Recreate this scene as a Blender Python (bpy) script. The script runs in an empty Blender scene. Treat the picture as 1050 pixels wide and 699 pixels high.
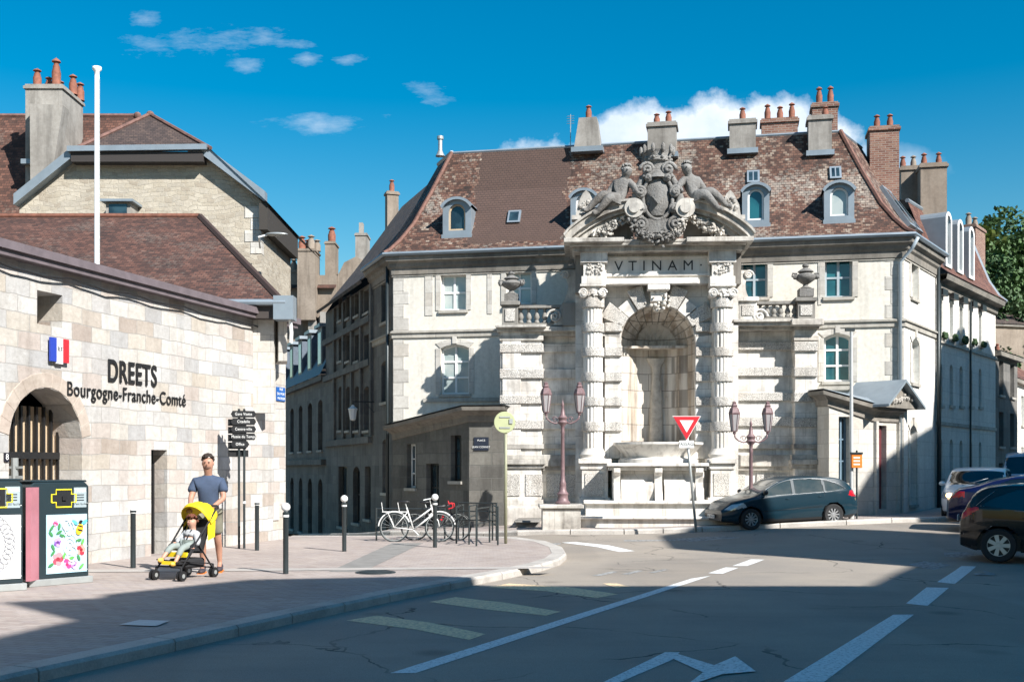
import bpy, bmesh, math, random
from mathutils import Vector, Matrix, noise
R = math.radians
random.seed(7)
FOC, HZ, CX, HC = 1150.0, 479.0, 525.0, 1.74
scene = bpy.context.scene
COL = scene.collection
def clamp(a, lo=0., hi=1.): return max(lo, min(hi, a))
def sm(a, lo, hi):
    t = clamp((a-lo)/(hi-lo)); return t*t*(3-2*t)
KERB = .12
SUN_AZ, SUN_EL = R(180-43), R(38)
COT = 1/math.tan(SUN_EL)
def gz(x, y):
    """pavement level; roads lie KERB lower"""
    up = .14*sm(x, -1.5, 1)*sm(y, 24, 28.5)+.28*sm(x, 2, 11)*sm(y, 20, 29) + .02*max(0, min(y, 80)-33)*sm(x, 9, 14)
    dn = .062*clamp(y-30, 0, 40)*sm(-x, 2.5, 4.5)
    return up-dn
def G(px, py, off=0.):
    """ground point seen at pixel px, py"""
    D = 25.
    for _ in range(30):
        X = (px-CX)/FOC*D
        D = .5*D+.5*FOC*(HC-(gz(X, D)+off))/(py-HZ)
    X = (px-CX)/FOC*D
    return Vector((X, D, gz(X, D)+off))
class Fr:
    """vertical plane: u to the viewer's right, local y into the wall"""
    def __init__(s, x, y, ang):
        s.x, s.y, s.a = x, y, ang
        s.u = (math.cos(ang), math.sin(ang)); s.n = (-math.sin(ang), math.cos(ang))
    def sz(s, px, py, t=0.):
        rx = (px-CX)/FOC
        ox, oy = s.x+t*s.n[0], s.y+t*s.n[1]
        k = (ox*s.n[0]+oy*s.n[1])/(rx*s.n[0]+s.n[1])
        return (rx*k-s.x)*s.u[0]+(k-s.y)*s.u[1], HC+(HZ-py)/FOC*k
    def S(s, px, t=0.): return s.sz(px, 400, t)[0]
    def Z(s, px, py, t=0.): return s.sz(px, py, t)[1]
    def w(s, a, t, z): return Vector((s.x+a*s.u[0]+t*s.n[0], s.y+a*s.u[1]+t*s.n[1], z))
def fr2(p, q): return Fr(p[0], p[1], math.atan2(q[1]-p[1], q[0]-p[0]))
def at(px, D): return ((px-CX)/FOC*D, D)

# ---------------------------------------------------------------- object helpers
def tag(o, label=None, cat=None, group=None, kind=None):
    if label: o['label'] = label
    if cat: o['category'] = cat
    if group: o['group'] = group
    if kind: o['kind'] = kind
    return o
def thing(name, label, cat, loc=(0, 0, 0), rz=0., group=None, scale=1.):
    o = bpy.data.objects.new(name, None); COL.objects.link(o)
    o.location = loc; o.rotation_euler = (0, 0, rz); o.scale = (scale,)*3
    o.empty_display_size = .3
    return tag(o, label, cat, group)
def copy_tree(o, parent=None):
    c = o.copy(); COL.objects.link(c); c.parent = parent
    for ch in [k for k in COL.objects if k.parent == o]: copy_tree(ch, c)
    return c
def smoothf(o):
    for p in o.data.polygons: p.use_smooth = True
    return o
class MB:
    def __init__(s): s.v = []; s.f = []; s.uv = []
    def add(s, vs, fs, uvs=None):
        b = len(s.v); s.v += [tuple(p) for p in vs]
        for i, f in enumerate(fs):
            s.f.append([b+k for k in f]); s.uv.append(uvs[i] if uvs else None)
        return s
    def box(s, x0, x1, y0, y1, z0, z1):
        x0, x1 = sorted((x0, x1)); y0, y1 = sorted((y0, y1)); z0, z1 = sorted((z0, z1))
        return s.add([(x0,y0,z0),(x1,y0,z0),(x1,y1,z0),(x0,y1,z0),(x0,y0,z1),(x1,y0,z1),(x1,y1,z1),(x0,y1,z1)],
                     [(0,3,2,1),(4,5,6,7),(0,1,5,4),(1,2,6,5),(2,3,7,6),(3,0,4,7)])
    def quad(s, a, b, c, d, uv=None): return s.add([a, b, c, d], [(0,1,2,3)], [uv] if uv else None)
    def poly(s, pts): return s.add(pts, [tuple(range(len(pts)))])
    def prism(s, pts, y0, y1):
        """pts (x,z) outline, extruded along y"""
        n = len(pts)
        vs = [(x, y0, z) for x, z in pts]+[(x, y1, z) for x, z in pts]
        return s.add(vs, [tuple(range(n)), tuple(range(2*n-1, n-1, -1))]+[(i, i+n, (i+1) % n+n, (i+1) % n) for i in range(n)])
    def column(s, pts, z0, z1):
        n = len(pts); z0 = z0 if hasattr(z0, '__len__') else [z0]*n; z1 = z1 if hasattr(z1, '__len__') else [z1]*n
        vs = [(p[0], p[1], a) for p, a in zip(pts, z0)]+[(p[0], p[1], a) for p, a in zip(pts, z1)]
        return s.add(vs, [tuple(range(n-1, -1, -1)), tuple(range(n, 2*n))]+[(i, (i+1) % n, (i+1) % n+n, i+n) for i in range(n)])
    def tube(s, pts, r, n=8, cap=True):
        pts = [Vector(p) for p in pts]; rs = r if hasattr(r, '__len__') else [r]*len(pts)
        rings = []; prev = None
        for i, p in enumerate(pts):
            a = pts[max(0, i-1)]; b = pts[min(len(pts)-1, i+1)]
            d = (b-a).normalized() if (b-a).length > 1e-9 else Vector((0,0,1))
            if prev is None:
                e = d.cross(Vector((0,0,1)))
                if e.length < .1: e = d.cross(Vector((1,0,0)))
            else:
                e = prev-d*prev.dot(d)
                if e.length < 1e-4: e = d.cross(Vector((1,0,0)))
            e.normalize(); prev = e; g = d.cross(e)
            rings.append([p+(e*math.cos(t)+g*math.sin(t))*rs[i] for t in [2*math.pi*k/n for k in range(n)]])
        vs = [v for ring in rings for v in ring]; fs = []
        for i in range(len(pts)-1):
            for k in range(n): fs.append((i*n+k, i*n+(k+1) % n, (i+1)*n+(k+1) % n, (i+1)*n+k))
        if cap: fs += [tuple(range(n-1, -1, -1)), tuple((len(pts)-1)*n+k for k in range(n))]
        return s.add(vs, fs)
    def lathe(s, prof, c=(0,0,0), n=20, a0=0., a1=2*math.pi, flute=0, fd=0., squash=1., seg=None):
        full = abs(a1-a0-2*math.pi) < 1e-6; m = n if full else n+1
        vs = []; fs = []
        for r, z in prof:
            for k in range(m):
                t = a0+(a1-a0)*k/n
                rr = r*(1-fd*(.5+.5*math.cos(flute*t))**2) if flute else r
                vs.append((c[0]+rr*math.cos(t), c[1]+rr*math.sin(t)*squash, c[2]+z))
        for i in range(len(prof)-1):
            for k in range(n if full else m-1):
                k2 = (k+1) % m
                fs.append((i*m+k, i*m+k2, (i+1)*m+k2, (i+1)*m+k))
        return s.add(vs, fs)
    def ball(s, c, r, n=10, m=7, rough=0.):
        rx, ry, rz = r if hasattr(r, '__len__') else (r, r, r)
        vs = [(c[0], c[1], c[2]-rz)]; fs = []
        for i in range(1, m):
            ph = math.pi*i/m-math.pi/2
            for k in range(n):
                t = 2*math.pi*k/n; q = 1+(random.uniform(-rough, rough) if rough else 0)
                vs.append((c[0]+rx*q*math.cos(ph)*math.cos(t), c[1]+ry*q*math.cos(ph)*math.sin(t), c[2]+rz*q*math.sin(ph)))
        vs.append((c[0], c[1], c[2]+rz)); L = len(vs)-1
        for k in range(n):
            fs.append((0, 1+(k+1) % n, 1+k)); fs.append((L, L-n+k, L-n+(k+1) % n))
        for i in range(m-2):
            for k in range(n): fs.append((1+i*n+k, 1+i*n+(k+1) % n, 1+(i+1)*n+(k+1) % n, 1+(i+1)*n+k))
        return s.add(vs, fs)
    def build(s, name, mat, parent=None, smooth=False, bevel=0., recalc=True, M=None, ang=None):
        me = bpy.data.meshes.new(name); me.from_pydata(s.v, [], s.f)
        if any(s.uv):
            ul = me.uv_layers.new(name='UVMap')
            for p, u in zip(me.polygons, s.uv):
                if u:
                    for li, c in zip(p.loop_indices, u): ul.data[li].uv = c
        if M is not None: me.transform(M)
        if recalc:
            bm = bmesh.new(); bm.from_mesh(me); bmesh.ops.recalc_face_normals(bm, faces=bm.faces); bm.to_mesh(me); bm.free()
        me.materials.append(mat)
        o = bpy.data.objects.new(name, me); COL.objects.link(o); o.parent = parent
        if smooth:
            for p in me.polygons: p.use_smooth = True
            if ang is not None: me.set_sharp_from_angle(angle=R(ang))
        if bevel:
            b = o.modifiers.new('b', 'BEVEL'); b.width = bevel; b.segments = 1; b.limit_method = 'ANGLE'
        return o
def one(mb, name, label, cat, mat, group=None, kind=None, **k):
    """a top-level thing that is one mesh: origin moved to its base"""
    c = [sum(p[i] for p in mb.v)/len(mb.v) for i in (0, 1)]; z = min(p[2] for p in mb.v)
    mb.v = [(a-c[0], b-c[1], d-z) for a, b, d in mb.v]
    o = mb.build(name, mat, **k); o.location = (c[0], c[1], z)
    return tag(o, label, cat, group, kind)
def skin(name, chains, mat, parent=None, M=None, sub=1, root=None):
    """chains: list of [(point, radius)...]; chains that share a point are joined"""
    verts = []; rad = []; key = {}; edges = []
    for ch in chains:
        last = None
        for p, r in ch:
            k = tuple(round(c, 4) for c in p)
            if k not in key: key[k] = len(verts); verts.append(Vector(p)); rad.append(r)
            i = key[k]
            if last is not None and last != i: edges.append((last, i))
            last = i
    me = bpy.data.meshes.new(name); me.from_pydata(verts, edges, [])
    o = bpy.data.objects.new(name, me); COL.objects.link(o)
    o.modifiers.new('s', 'SKIN').use_smooth_shade = True
    if not me.skin_vertices: me.skin_vertices.new()
    for i, r in enumerate(rad):
        sv = me.skin_vertices[0].data[i]
        sv.radius = r if hasattr(r, '__len__') else (r, r); sv.use_root = (i == (root or 0))
    ss = o.modifiers.new('u', 'SUBSURF'); ss.levels = ss.render_levels = sub
    dg = bpy.context.evaluated_depsgraph_get(); dg.update()
    m2 = bpy.data.meshes.new_from_object(o.evaluated_get(dg))
    o.modifiers.clear(); o.data = m2
    if M is not None: m2.transform(M)
    m2.materials.clear(); m2.materials.append(mat)
    for p in m2.polygons: p.use_smooth = True
    o.parent = parent
    return o

# ---------------------------------------------------------------- materials
class NT:
    def __init__(s, name):
        s.m = bpy.data.materials.new(name); s.m.use_nodes = True
        s.t = s.m.node_tree; s.t.nodes.clear()
        s.out = s.n('ShaderNodeOutputMaterial'); s.p = s.n('ShaderNodeBsdfPrincipled')
        s.l(s.p.outputs[0], s.out.inputs[0]); s.tc = s.n('ShaderNodeTexCoord')
    def n(s, k, **kw):
        o = s.t.nodes.new(k)
        for a, b in kw.items(): setattr(o, a, b)
        return o
    def l(s, a, b): s.t.links.new(a, b)
    def set(s, **kw):
        for k, v in kw.items():
            i = s.p.inputs[k.replace('_', ' ')]
            if hasattr(v, 'is_output') or isinstance(v, bpy.types.NodeSocket): s.l(v, i)
            elif hasattr(v, '__len__') and len(v) == 3: i.default_value = (*v, 1)
            else: i.default_value = v
    def math(s, op, a, b=None, c=None, cl=False):
        o = s.n('ShaderNodeMath', operation=op, use_clamp=cl)
        for i, v in enumerate((a, b, c)):
            if v is None: continue
            if isinstance(v, bpy.types.NodeSocket): s.l(v, o.inputs[i])
            else: o.inputs[i].default_value = v
        return o.outputs[0]
    def noise(s, scale, detail=4, rough=.55, vec=None, stretch=None):
        v = vec or s.tc.outputs['Object']
        if stretch:
            mp = s.n('ShaderNodeMapping'); mp.inputs['Scale'].default_value = stretch; s.l(v, mp.inputs[0]); v = mp.outputs[0]
        o = s.n('ShaderNodeTexNoise'); o.inputs['Scale'].default_value = scale; o.inputs['Detail'].default_value = detail
        o.inputs['Roughness'].default_value = rough; s.l(v, o.inputs['Vector'])
        return o.outputs['Fac']
    def vor(s, scale, vec=None, feature='F1', out='Distance'):
        o = s.n('ShaderNodeTexVoronoi', feature=feature); o.inputs['Scale'].default_value = scale
        s.l(vec or s.tc.outputs['Object'], o.inputs['Vector']); return o.outputs[out]
    def ramp(s, fac, stops, interp='LINEAR'):
        o = s.n('ShaderNodeValToRGB'); o.color_ramp.interpolation = interp; e = o.color_ramp.elements
        while len(e) < len(stops): e.new(.5)
        for q, (p, c) in zip(e, stops):
            q.position = p; q.color = (*c, 1) if hasattr(c, '__len__') else (c, c, c, 1)
        s.l(fac, o.inputs[0]); return o.outputs[0]
    def mix(s, fac, a, b, mode='MIX'):
        o = s.n('ShaderNodeMix', data_type='RGBA', blend_type=mode)
        for i, v in ((0, fac), (6, a), (7, b)):
            if isinstance(v, bpy.types.NodeSocket): s.l(v, o.inputs[i])
            elif i == 0: o.inputs[0].default_value = v
            else: o.inputs[i].default_value = (*v, 1) if hasattr(v, '__len__') else (v, v, v, 1)
        return o.outputs[2]
    def bump(s, h, strength=.4, dist=.02, base=None):
        o = s.n('ShaderNodeBump'); o.inputs['Strength'].default_value = strength; o.inputs['Distance'].default_value = dist
        s.l(h, o.inputs['Height'])
        if base: s.l(base, o.inputs['Normal'])
        s.l(o.outputs[0], s.p.inputs['Normal']); return o.outputs[0]
    def wallvec(s, flat=False):
        sp = s.n('ShaderNodeSeparateXYZ'); s.l(s.tc.outputs['Object'], sp.inputs[0])
        cb = s.n('ShaderNodeCombineXYZ')
        if flat: s.l(sp.outputs[0], cb.inputs[0]); s.l(sp.outputs[1], cb.inputs[1])
        else: s.l(s.math('ADD', sp.outputs[0], sp.outputs[1]), cb.inputs[0]); s.l(sp.outputs[2], cb.inputs[1])
        return cb.outputs[0]
    def brick(s, vec, w, h, mortar=.012, off=.5, jitter=0.):
        if jitter:
            nz = s.n('ShaderNodeTexNoise'); nz.inputs['Scale'].default_value = 1.3; s.l(vec, nz.inputs['Vector'])
            sc = s.n('ShaderNodeVectorMath', operation='SCALE'); s.l(nz.outputs['Color'], sc.inputs[0]); sc.inputs['Scale'].default_value = jitter
            ad = s.n('ShaderNodeVectorMath', operation='ADD'); s.l(vec, ad.inputs[0]); s.l(sc.outputs[0], ad.inputs[1]); vec = ad.outputs[0]
        o = s.n('ShaderNodeTexBrick'); o.offset = off
        o.inputs['Color1'].default_value = (0,0,0,1); o.inputs['Color2'].default_value = (1,1,1,1); o.inputs['Mortar'].default_value = (.5,.5,.5,1)
        o.inputs['Scale'].default_value = 1; o.inputs['Mortar Size'].default_value = mortar; o.inputs['Mortar Smooth'].default_value = .3
        o.inputs['Brick Width'].default_value = w; o.inputs['Row Height'].default_value = h; s.l(vec, o.inputs['Vector'])
        return o.outputs['Color'], o.outputs['Fac']
def stone(name, stops, bw=.6, bh=.3, mortar=.01, mcol=(.2,.19,.17), stain=.5, scol=(.35,.33,.3), bump=.4, rough=.85, jitter=.0, streak=0., vscale=.8):
    t = NT(name); v = t.wallvec(); c, f = t.brick(v, bw, bh, mortar, jitter=jitter)
    col = t.ramp(c, stops)
    col = t.mix(t.math('MULTIPLY', t.ramp(t.noise(vscale, 6, .65), [(.35, 0), (.72, 1)]), stain), col, scol, 'MULTIPLY')
    col = t.mix(t.ramp(t.noise(9, 6, .7), [(.3, .75), (.7, 0)]), col, (.7, .68, .66), 'MULTIPLY')
    if streak:
        st = t.ramp(t.noise(2.2, 5, .6, stretch=(1.6, 1.6, .16)), [(.5, 0), (.75, 1)])
        col = t.mix(t.math('MULTIPLY', st, streak), col, (.3, .29, .28), 'MULTIPLY')
    col = t.mix(t.math('MULTIPLY', f, .75), col, mcol)
    t.set(Base_Color=col, Roughness=rough)
    h = t.math('ADD', t.math('MULTIPLY', t.noise(14, 6, .7), .6), t.math('MULTIPLY', f, -1.0))
    h = t.math('ADD', h, t.math('MULTIPLY', c, .25))
    t.bump(h, bump, .02)
    return t.m
def plain(name, col, rough=.6, metal=0., var=.15, vs=3., bump=0., coat=0.):
    t = NT(name)
    c = t.mix(t.ramp(t.noise(vs, 6, .6), [(.35, 0), (.7, 1)]), col, tuple(x*(1-var) for x in col)) if var else None
    t.set(Base_Color=c if c is not None else col, Roughness=rough, Metallic=metal)
    if coat: t.set(Coat_Weight=coat, Coat_Roughness=.03)
    if bump: t.bump(t.noise(30, 5, .6), bump, .01)
    return t.m
def tiles(name, stops, w=.13, h=.10, patch=None, pcol=None, lichen=0., lcol=(.35,.33,.28), bump=.8):
    """roof tiles laid along the UV map (metres)"""
    t = NT(name); uv = t.tc.outputs['UV']
    c, f = t.brick(uv, w, h, .008)
    nz = t.noise(1.1, 5, .65, vec=uv)
    # second, shifted tile field breaks the two-tone look
    mp = t.n('ShaderNodeMapping'); mp.inputs['Location'].default_value = (3.7, 1.04, 0); t.l(uv, mp.inputs[0])
    c2, _ = t.brick(mp.outputs[0], w, h, .0)
    v = t.math('ADD', t.math('MULTIPLY', c, .55), t.math('MULTIPLY', t.noise(13, 3, .6, vec=uv), .45))
    v = t.math('ADD', v, t.math('MULTIPLY', t.math('SUBTRACT', nz, .5), .9))
    col = t.ramp(v, stops)
    if lichen:
        lm = t.ramp(t.math('MULTIPLY', t.noise(7, 5, .7, vec=uv), t.noise(.6, 3, .5, vec=uv)), [(.27, 0), (.34, 1)])
        col = t.mix(t.math('MULTIPLY', lm, lichen), col, lcol)
    if patch:
        sp = t.n('ShaderNodeSeparateXYZ'); t.l(uv, sp.inputs[0])
        wob = t.math('MULTIPLY', t.math('SUBTRACT', t.noise(.9, 4, .6, vec=uv), .5), .9)
        x = t.math('ADD', sp.outputs[0], wob)
        m = t.math('MULTIPLY', t.math('GREATER_THAN', x, patch[0]), t.math('LESS_THAN', x, patch[1]))
        m = t.math('MULTIPLY', m, t.math('GREATER_THAN', t.math('ADD', sp.outputs[1], wob), patch[2]))
        pc = t.mix(t.noise(3, 6, .7, vec=uv), pcol, tuple(q*.5 for q in pcol))
        col = t.mix(m, col, pc)
    col = t.mix(t.math('MULTIPLY', f, .7), col, (.03, .022, .02))
    t.set(Base_Color=col, Roughness=.85)
    sp2 = t.n('ShaderNodeSeparateXYZ'); t.l(uv, sp2.inputs[0])
    saw = t.math('FRACT', t.math('DIVIDE', sp2.outputs[1], h))
    hh = t.math('ADD', t.math('MULTIPLY', saw, -1.), t.math('ADD', t.math('MULTIPLY', c, .8), t.math('MULTIPLY', f, -.6)))
    t.bump(hh, bump, .03)
    return t.m
M = {}
W3 = [(0, (.5,.47,.41)), (.4, (.62,.59,.53)), (.7, (.7,.67,.61)), (1, (.46,.42,.36))]
M['wall_ashlar'] = stone('dreets_ashlar', [(0, (.40,.34,.30)), (.14, (.52,.475,.41)), (.28, (.58,.565,.53)), (.42, (.63,.62,.59)), (.55, (.43,.43,.43)), (.68, (.60,.585,.55)), (.8, (.50,.44,.40)), (.9, (.66,.65,.63)), (1, (.48,.47,.46))],
                         .54, .29, .007, (.36,.34,.31), stain=.55, scol=(.62,.57,.52), bump=1.0, jitter=.10, streak=.3)
M['plaster'] = stone('cream_plaster', [(0, (.74,.71,.635)), (1, (.78,.75,.675))], 30, 30, .0, stain=.3, scol=(.8,.77,.72), bump=.1, streak=.3)
M['wing_plaster'] = stone('wing_plaster', [(0, (.70,.68,.64)), (1, (.78,.76,.71))], .9, .42, .006, (.35,.33,.3), stain=.35, scol=(.65,.63,.6), bump=.2, streak=.3)
M['trim'] = stone('grey_limestone', [(0, (.42,.40,.36)), (.5, (.5,.48,.43)), (1, (.56,.53,.47))], .9, .4, .006, stain=.5, scol=(.5,.47,.44), bump=.25, streak=.5)
M['cornice'] = stone('weathered_cornice_stone', [(0, (.2,.19,.17)), (1, (.32,.29,.25))], 1.1, .6, .006, stain=.6, bump=.3, streak=.6)
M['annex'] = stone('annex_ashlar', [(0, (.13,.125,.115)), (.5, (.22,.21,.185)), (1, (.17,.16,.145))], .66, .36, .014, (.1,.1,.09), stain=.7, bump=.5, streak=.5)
M['quoin'] = stone('quoin_stone', [(0, (.54,.52,.48)), (.5, (.66,.64,.59)), (1, (.58,.54,.48))], .62, .4, .01, (.3,.28,.25), stain=.4, bump=.3)
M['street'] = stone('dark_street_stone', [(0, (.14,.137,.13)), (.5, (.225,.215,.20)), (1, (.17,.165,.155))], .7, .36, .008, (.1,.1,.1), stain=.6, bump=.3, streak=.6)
M['rubble'] = stone('rubble_gable', [(0, (.40,.35,.28)), (.3, (.50,.45,.36)), (.65, (.56,.51,.42)), (1, (.46,.42,.35))], .27, .13, .012, (.46,.41,.33), stain=.55, scol=(.5,.46,.42), bump=1.0, jitter=.45)
M['cement'] = stone('cement_render', [(0, (.36,.34,.31)), (1, (.4,.38,.34))], 9, 9, 0, stain=.7, scol=(.4,.38,.36), bump=.25, streak=.7)
M['old_plaster'] = stone('old_brown_plaster', [(0, (.30,.25,.2)), (1, (.36,.3,.24))], 9, 9, 0, stain=.7, scol=(.45,.4,.36), bump=.25, streak=.6)
M['brick'] = stone('red_brick', [(0, (.19,.08,.055)), (.5, (.28,.13,.09)), (1, (.34,.2,.14))], .22, .07, .012, (.3,.26,.22), stain=.5, bump=.4)
def fstone(name, stops, dark=.6, wear=.5, bs=.4, bw=.8, bh=.66, mortar=.006, verm=False, streak=.8):
    t = NT(name); v = t.wallvec(); c, f = t.brick(v, bw, bh, mortar)
    col = t.ramp(c, stops)
    gr = t.ramp(t.noise(1.4, 7, .7), [(.42, 0), (.68, 1)])
    col = t.mix(t.math('MULTIPLY', gr, dark), col, (.16, .15, .14))
    st = t.ramp(t.noise(3.0, 6, .65, stretch=(1.5, 1.5, .14)), [(.48, 0), (.72, 1)])
    col = t.mix(t.math('MULTIPLY', st, streak*.6), col, (.2, .18, .155), 'MULTIPLY')
    wm = t.ramp(t.noise(.7, 4, .6), [(.5, 0), (.75, 1)])
    col = t.mix(t.math('MULTIPLY', wm, .35), col, (.6, .44, .28), 'MULTIPLY')
    col = t.mix(t.math('MULTIPLY', f, .6), col, (.14, .13, .12))
    if verm:
        d = t.vor(26, feature='DISTANCE_TO_EDGE')
        k = t.ramp(d, [(.04, 0), (.16, 1)])
        col = t.mix(t.math('MULTIPLY', t.math('SUBTRACT', 1, k), .62), col, (.12, .11, .10))
        h = t.math('ADD', k, t.math('MULTIPLY', t.noise(20, 5, .7), .3)); t.bump(h, .6, .018)
    else:
        h = t.math('ADD', t.math('MULTIPLY', t.noise(16, 6, .7), .6), t.math('MULTIPLY', f, -1.)); t.bump(h, bs, .02 if bs < .5 else .07)
    t.set(Base_Color=col, Roughness=.85)
    return t.m
FS = [(0, (.66,.63,.58)), (.5, (.78,.75,.70)), (1, (.70,.67,.62))]
M['fount'] = fstone('fountain_limestone', FS, .5)
M['fcol'] = fstone('column_limestone', FS, .12, bh=5, bw=5, streak=.5)
M['verm'] = fstone('vermiculated_stone', FS, .15, verm=True, bh=5, bw=5)
M['niche'] = niche_stone = fstone('niche_stone', [(0, (.34,.28,.22)), (1, (.46,.38,.29))], .5, bw=1.1, bh=.5, mortar=.014)
def nichem():
    t = NT('niche_stone_limed'); v = t.wallvec(); c, f = t.brick(v, 1.1, .5, .014)
    col = t.ramp(c, [(0, (.30,.245,.19)), (1, (.42,.345,.265))])
    col = t.mix(t.ramp(t.noise(1.2, 6, .7), [(.4, 0), (.7, .8)]), col, (.12,.10,.085))
    lime = t.ramp(t.noise(2.4, 6, .6, stretch=(1.3, 1.3, .12)), [(.40, 0), (.56, 1)])
    col = t.mix(t.math('MULTIPLY', lime, .85), col, (.62,.58,.52))
    col = t.mix(t.math('MULTIPLY', f, .6), col, (.08,.07,.06)); t.set(Base_Color=col, Roughness=.8)
    t.bump(t.math('ADD', t.noise(14, 6, .7), t.math('MULTIPLY', f, -1.)), .5, .02); return t.m
M['niche'] = nichem(); M['calcite'] = plain('limescale', (.50,.46,.40), .7, 0, .45, 5, .4)
M['basin'] = fstone('basin_limestone', [(0, (.66,.63,.58)), (1, (.76,.73,.68))], .16, bw=1.3, bh=5, streak=1.)
M['fdark'] = fstone('dark_weathered_stone', [(0, (.22,.21,.19)), (1, (.32,.3,.27))], .7, bw=5, bh=5)
M['ledge'] = fstone('ledge_stone', [(0, (.48,.46,.42)), (1, (.62,.57,.5))], .85, bw=1.2, bh=5, streak=1.)
M['statue'] = fstone('statue_stone', [(0, (.20,.195,.185)), (1, (.32,.31,.29))], .95, bs=1.0, bw=5, bh=5)
RT = [(.1, (.022,.014,.011)), (.36, (.065,.032,.022)), (.52, (.115,.052,.034)), (.64, (.15,.08,.055)), (.76, (.21,.15,.11)), (.9, (.34,.29,.24)), (1, (.26,.07,.035))]
M['roof_main'] = tiles('mottled_roof_tiles', RT, patch=(5.3, 8.2, .5), pcol=(.11,.065,.05), lichen=.5, lcol=(.36,.33,.28))
M['roof_brown'] = tiles('brown_roof_tiles', [(.1, (.032,.017,.013)), (.5, (.085,.038,.026)), (.8, (.14,.062,.042)), (1, (.2,.13,.10))], .15, .12, lichen=.35, lcol=(.2,.16,.13))
M['roof_red'] = tiles('red_mansard_tiles', [(.1, (.07,.03,.024)), (.5, (.14,.06,.042)), (.9, (.2,.1,.07))], .15, .12)
M['roof_dark'] = tiles('dark_roof_tiles', [(.1, (.03,.025,.023)), (.6, (.07,.05,.042)), (1, (.14,.1,.08))], .17, .13)
M['zinc'] = plain('zinc_sheet', (.27,.32,.36), .45, .3, .2, 2)
M['slate'] = plain('blue_slate', (.1,.13,.17), .55, 0, .3, 5)
M['pot'] = plain('terracotta', (.27,.10,.06), .8, 0, .45, 9)
M['white'] = plain('white_paint', (.78,.78,.76), .45, 0, .06, 4)
M['greyblue'] = plain('grey_blue_paint', (.36,.42,.46), .5, 0, .1, 4)
M['shutter'] = plain('dull_blue_paint', (.12,.19,.25), .6, 0, .2, 4)
M['iron'] = plain('anthracite_iron', (.03,.04,.043), .42, .2, .15, 8)
M['black'] = plain('black_paint', (.012,.012,.013), .45, 0, 0)
M['hole'] = plain('dark_interior', (.008,.009,.011), .9, 0, 0)
M['steel'] = plain('galvanised_steel', (.42,.44,.43), .45, .5, .15, 6)
M['pinkiron'] = plain('dusty_pink_iron', (.22,.14,.145), .5, .1, .35, 14)
M['frost'] = plain('lantern_glass', (.38,.36,.36), .2, 0, .15, 8)
M['door_red'] = plain('dark_red_door', (.13,.03,.035), .5, 0, .2, 4)
M['grate_tan'] = plain('tan_boards', (.55,.42,.28), .7, 0, .2, 5)
def glassm(name, col, rough=.04, var=0., c2=None, vs=1.5):
    t = NT(name)
    c = t.mix(t.ramp(t.noise(vs, 3, .5), [(.42, 0), (.58, 1)]), col, c2) if c2 else col
    t.set(Base_Color=c, Roughness=rough, Specular_IOR_Level=.9)
    return t.m
M['glass'] = glassm('dark_window_glass', (.012,.022,.03), c2=(.03,.06,.075))
M['glass_teal'] = glassm('teal_window_glass', (.01,.06,.08), c2=(.02,.12,.14), vs=.9)
M['glass_sky_curt'] = glassm('sky_curtain_glass', (.30,.38,.38), .12, c2=(.42,.46,.44))  # sky reflection painted into the base colour, together with a curtain tone
M['carglass'] = glassm('tinted_car_glass', (.006,.008,.01), .02)
M['carglass2'] = glassm('clear_car_glass', (.03,.05,.06), .02, c2=(.055,.07,.075), vs=2.5)
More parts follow.
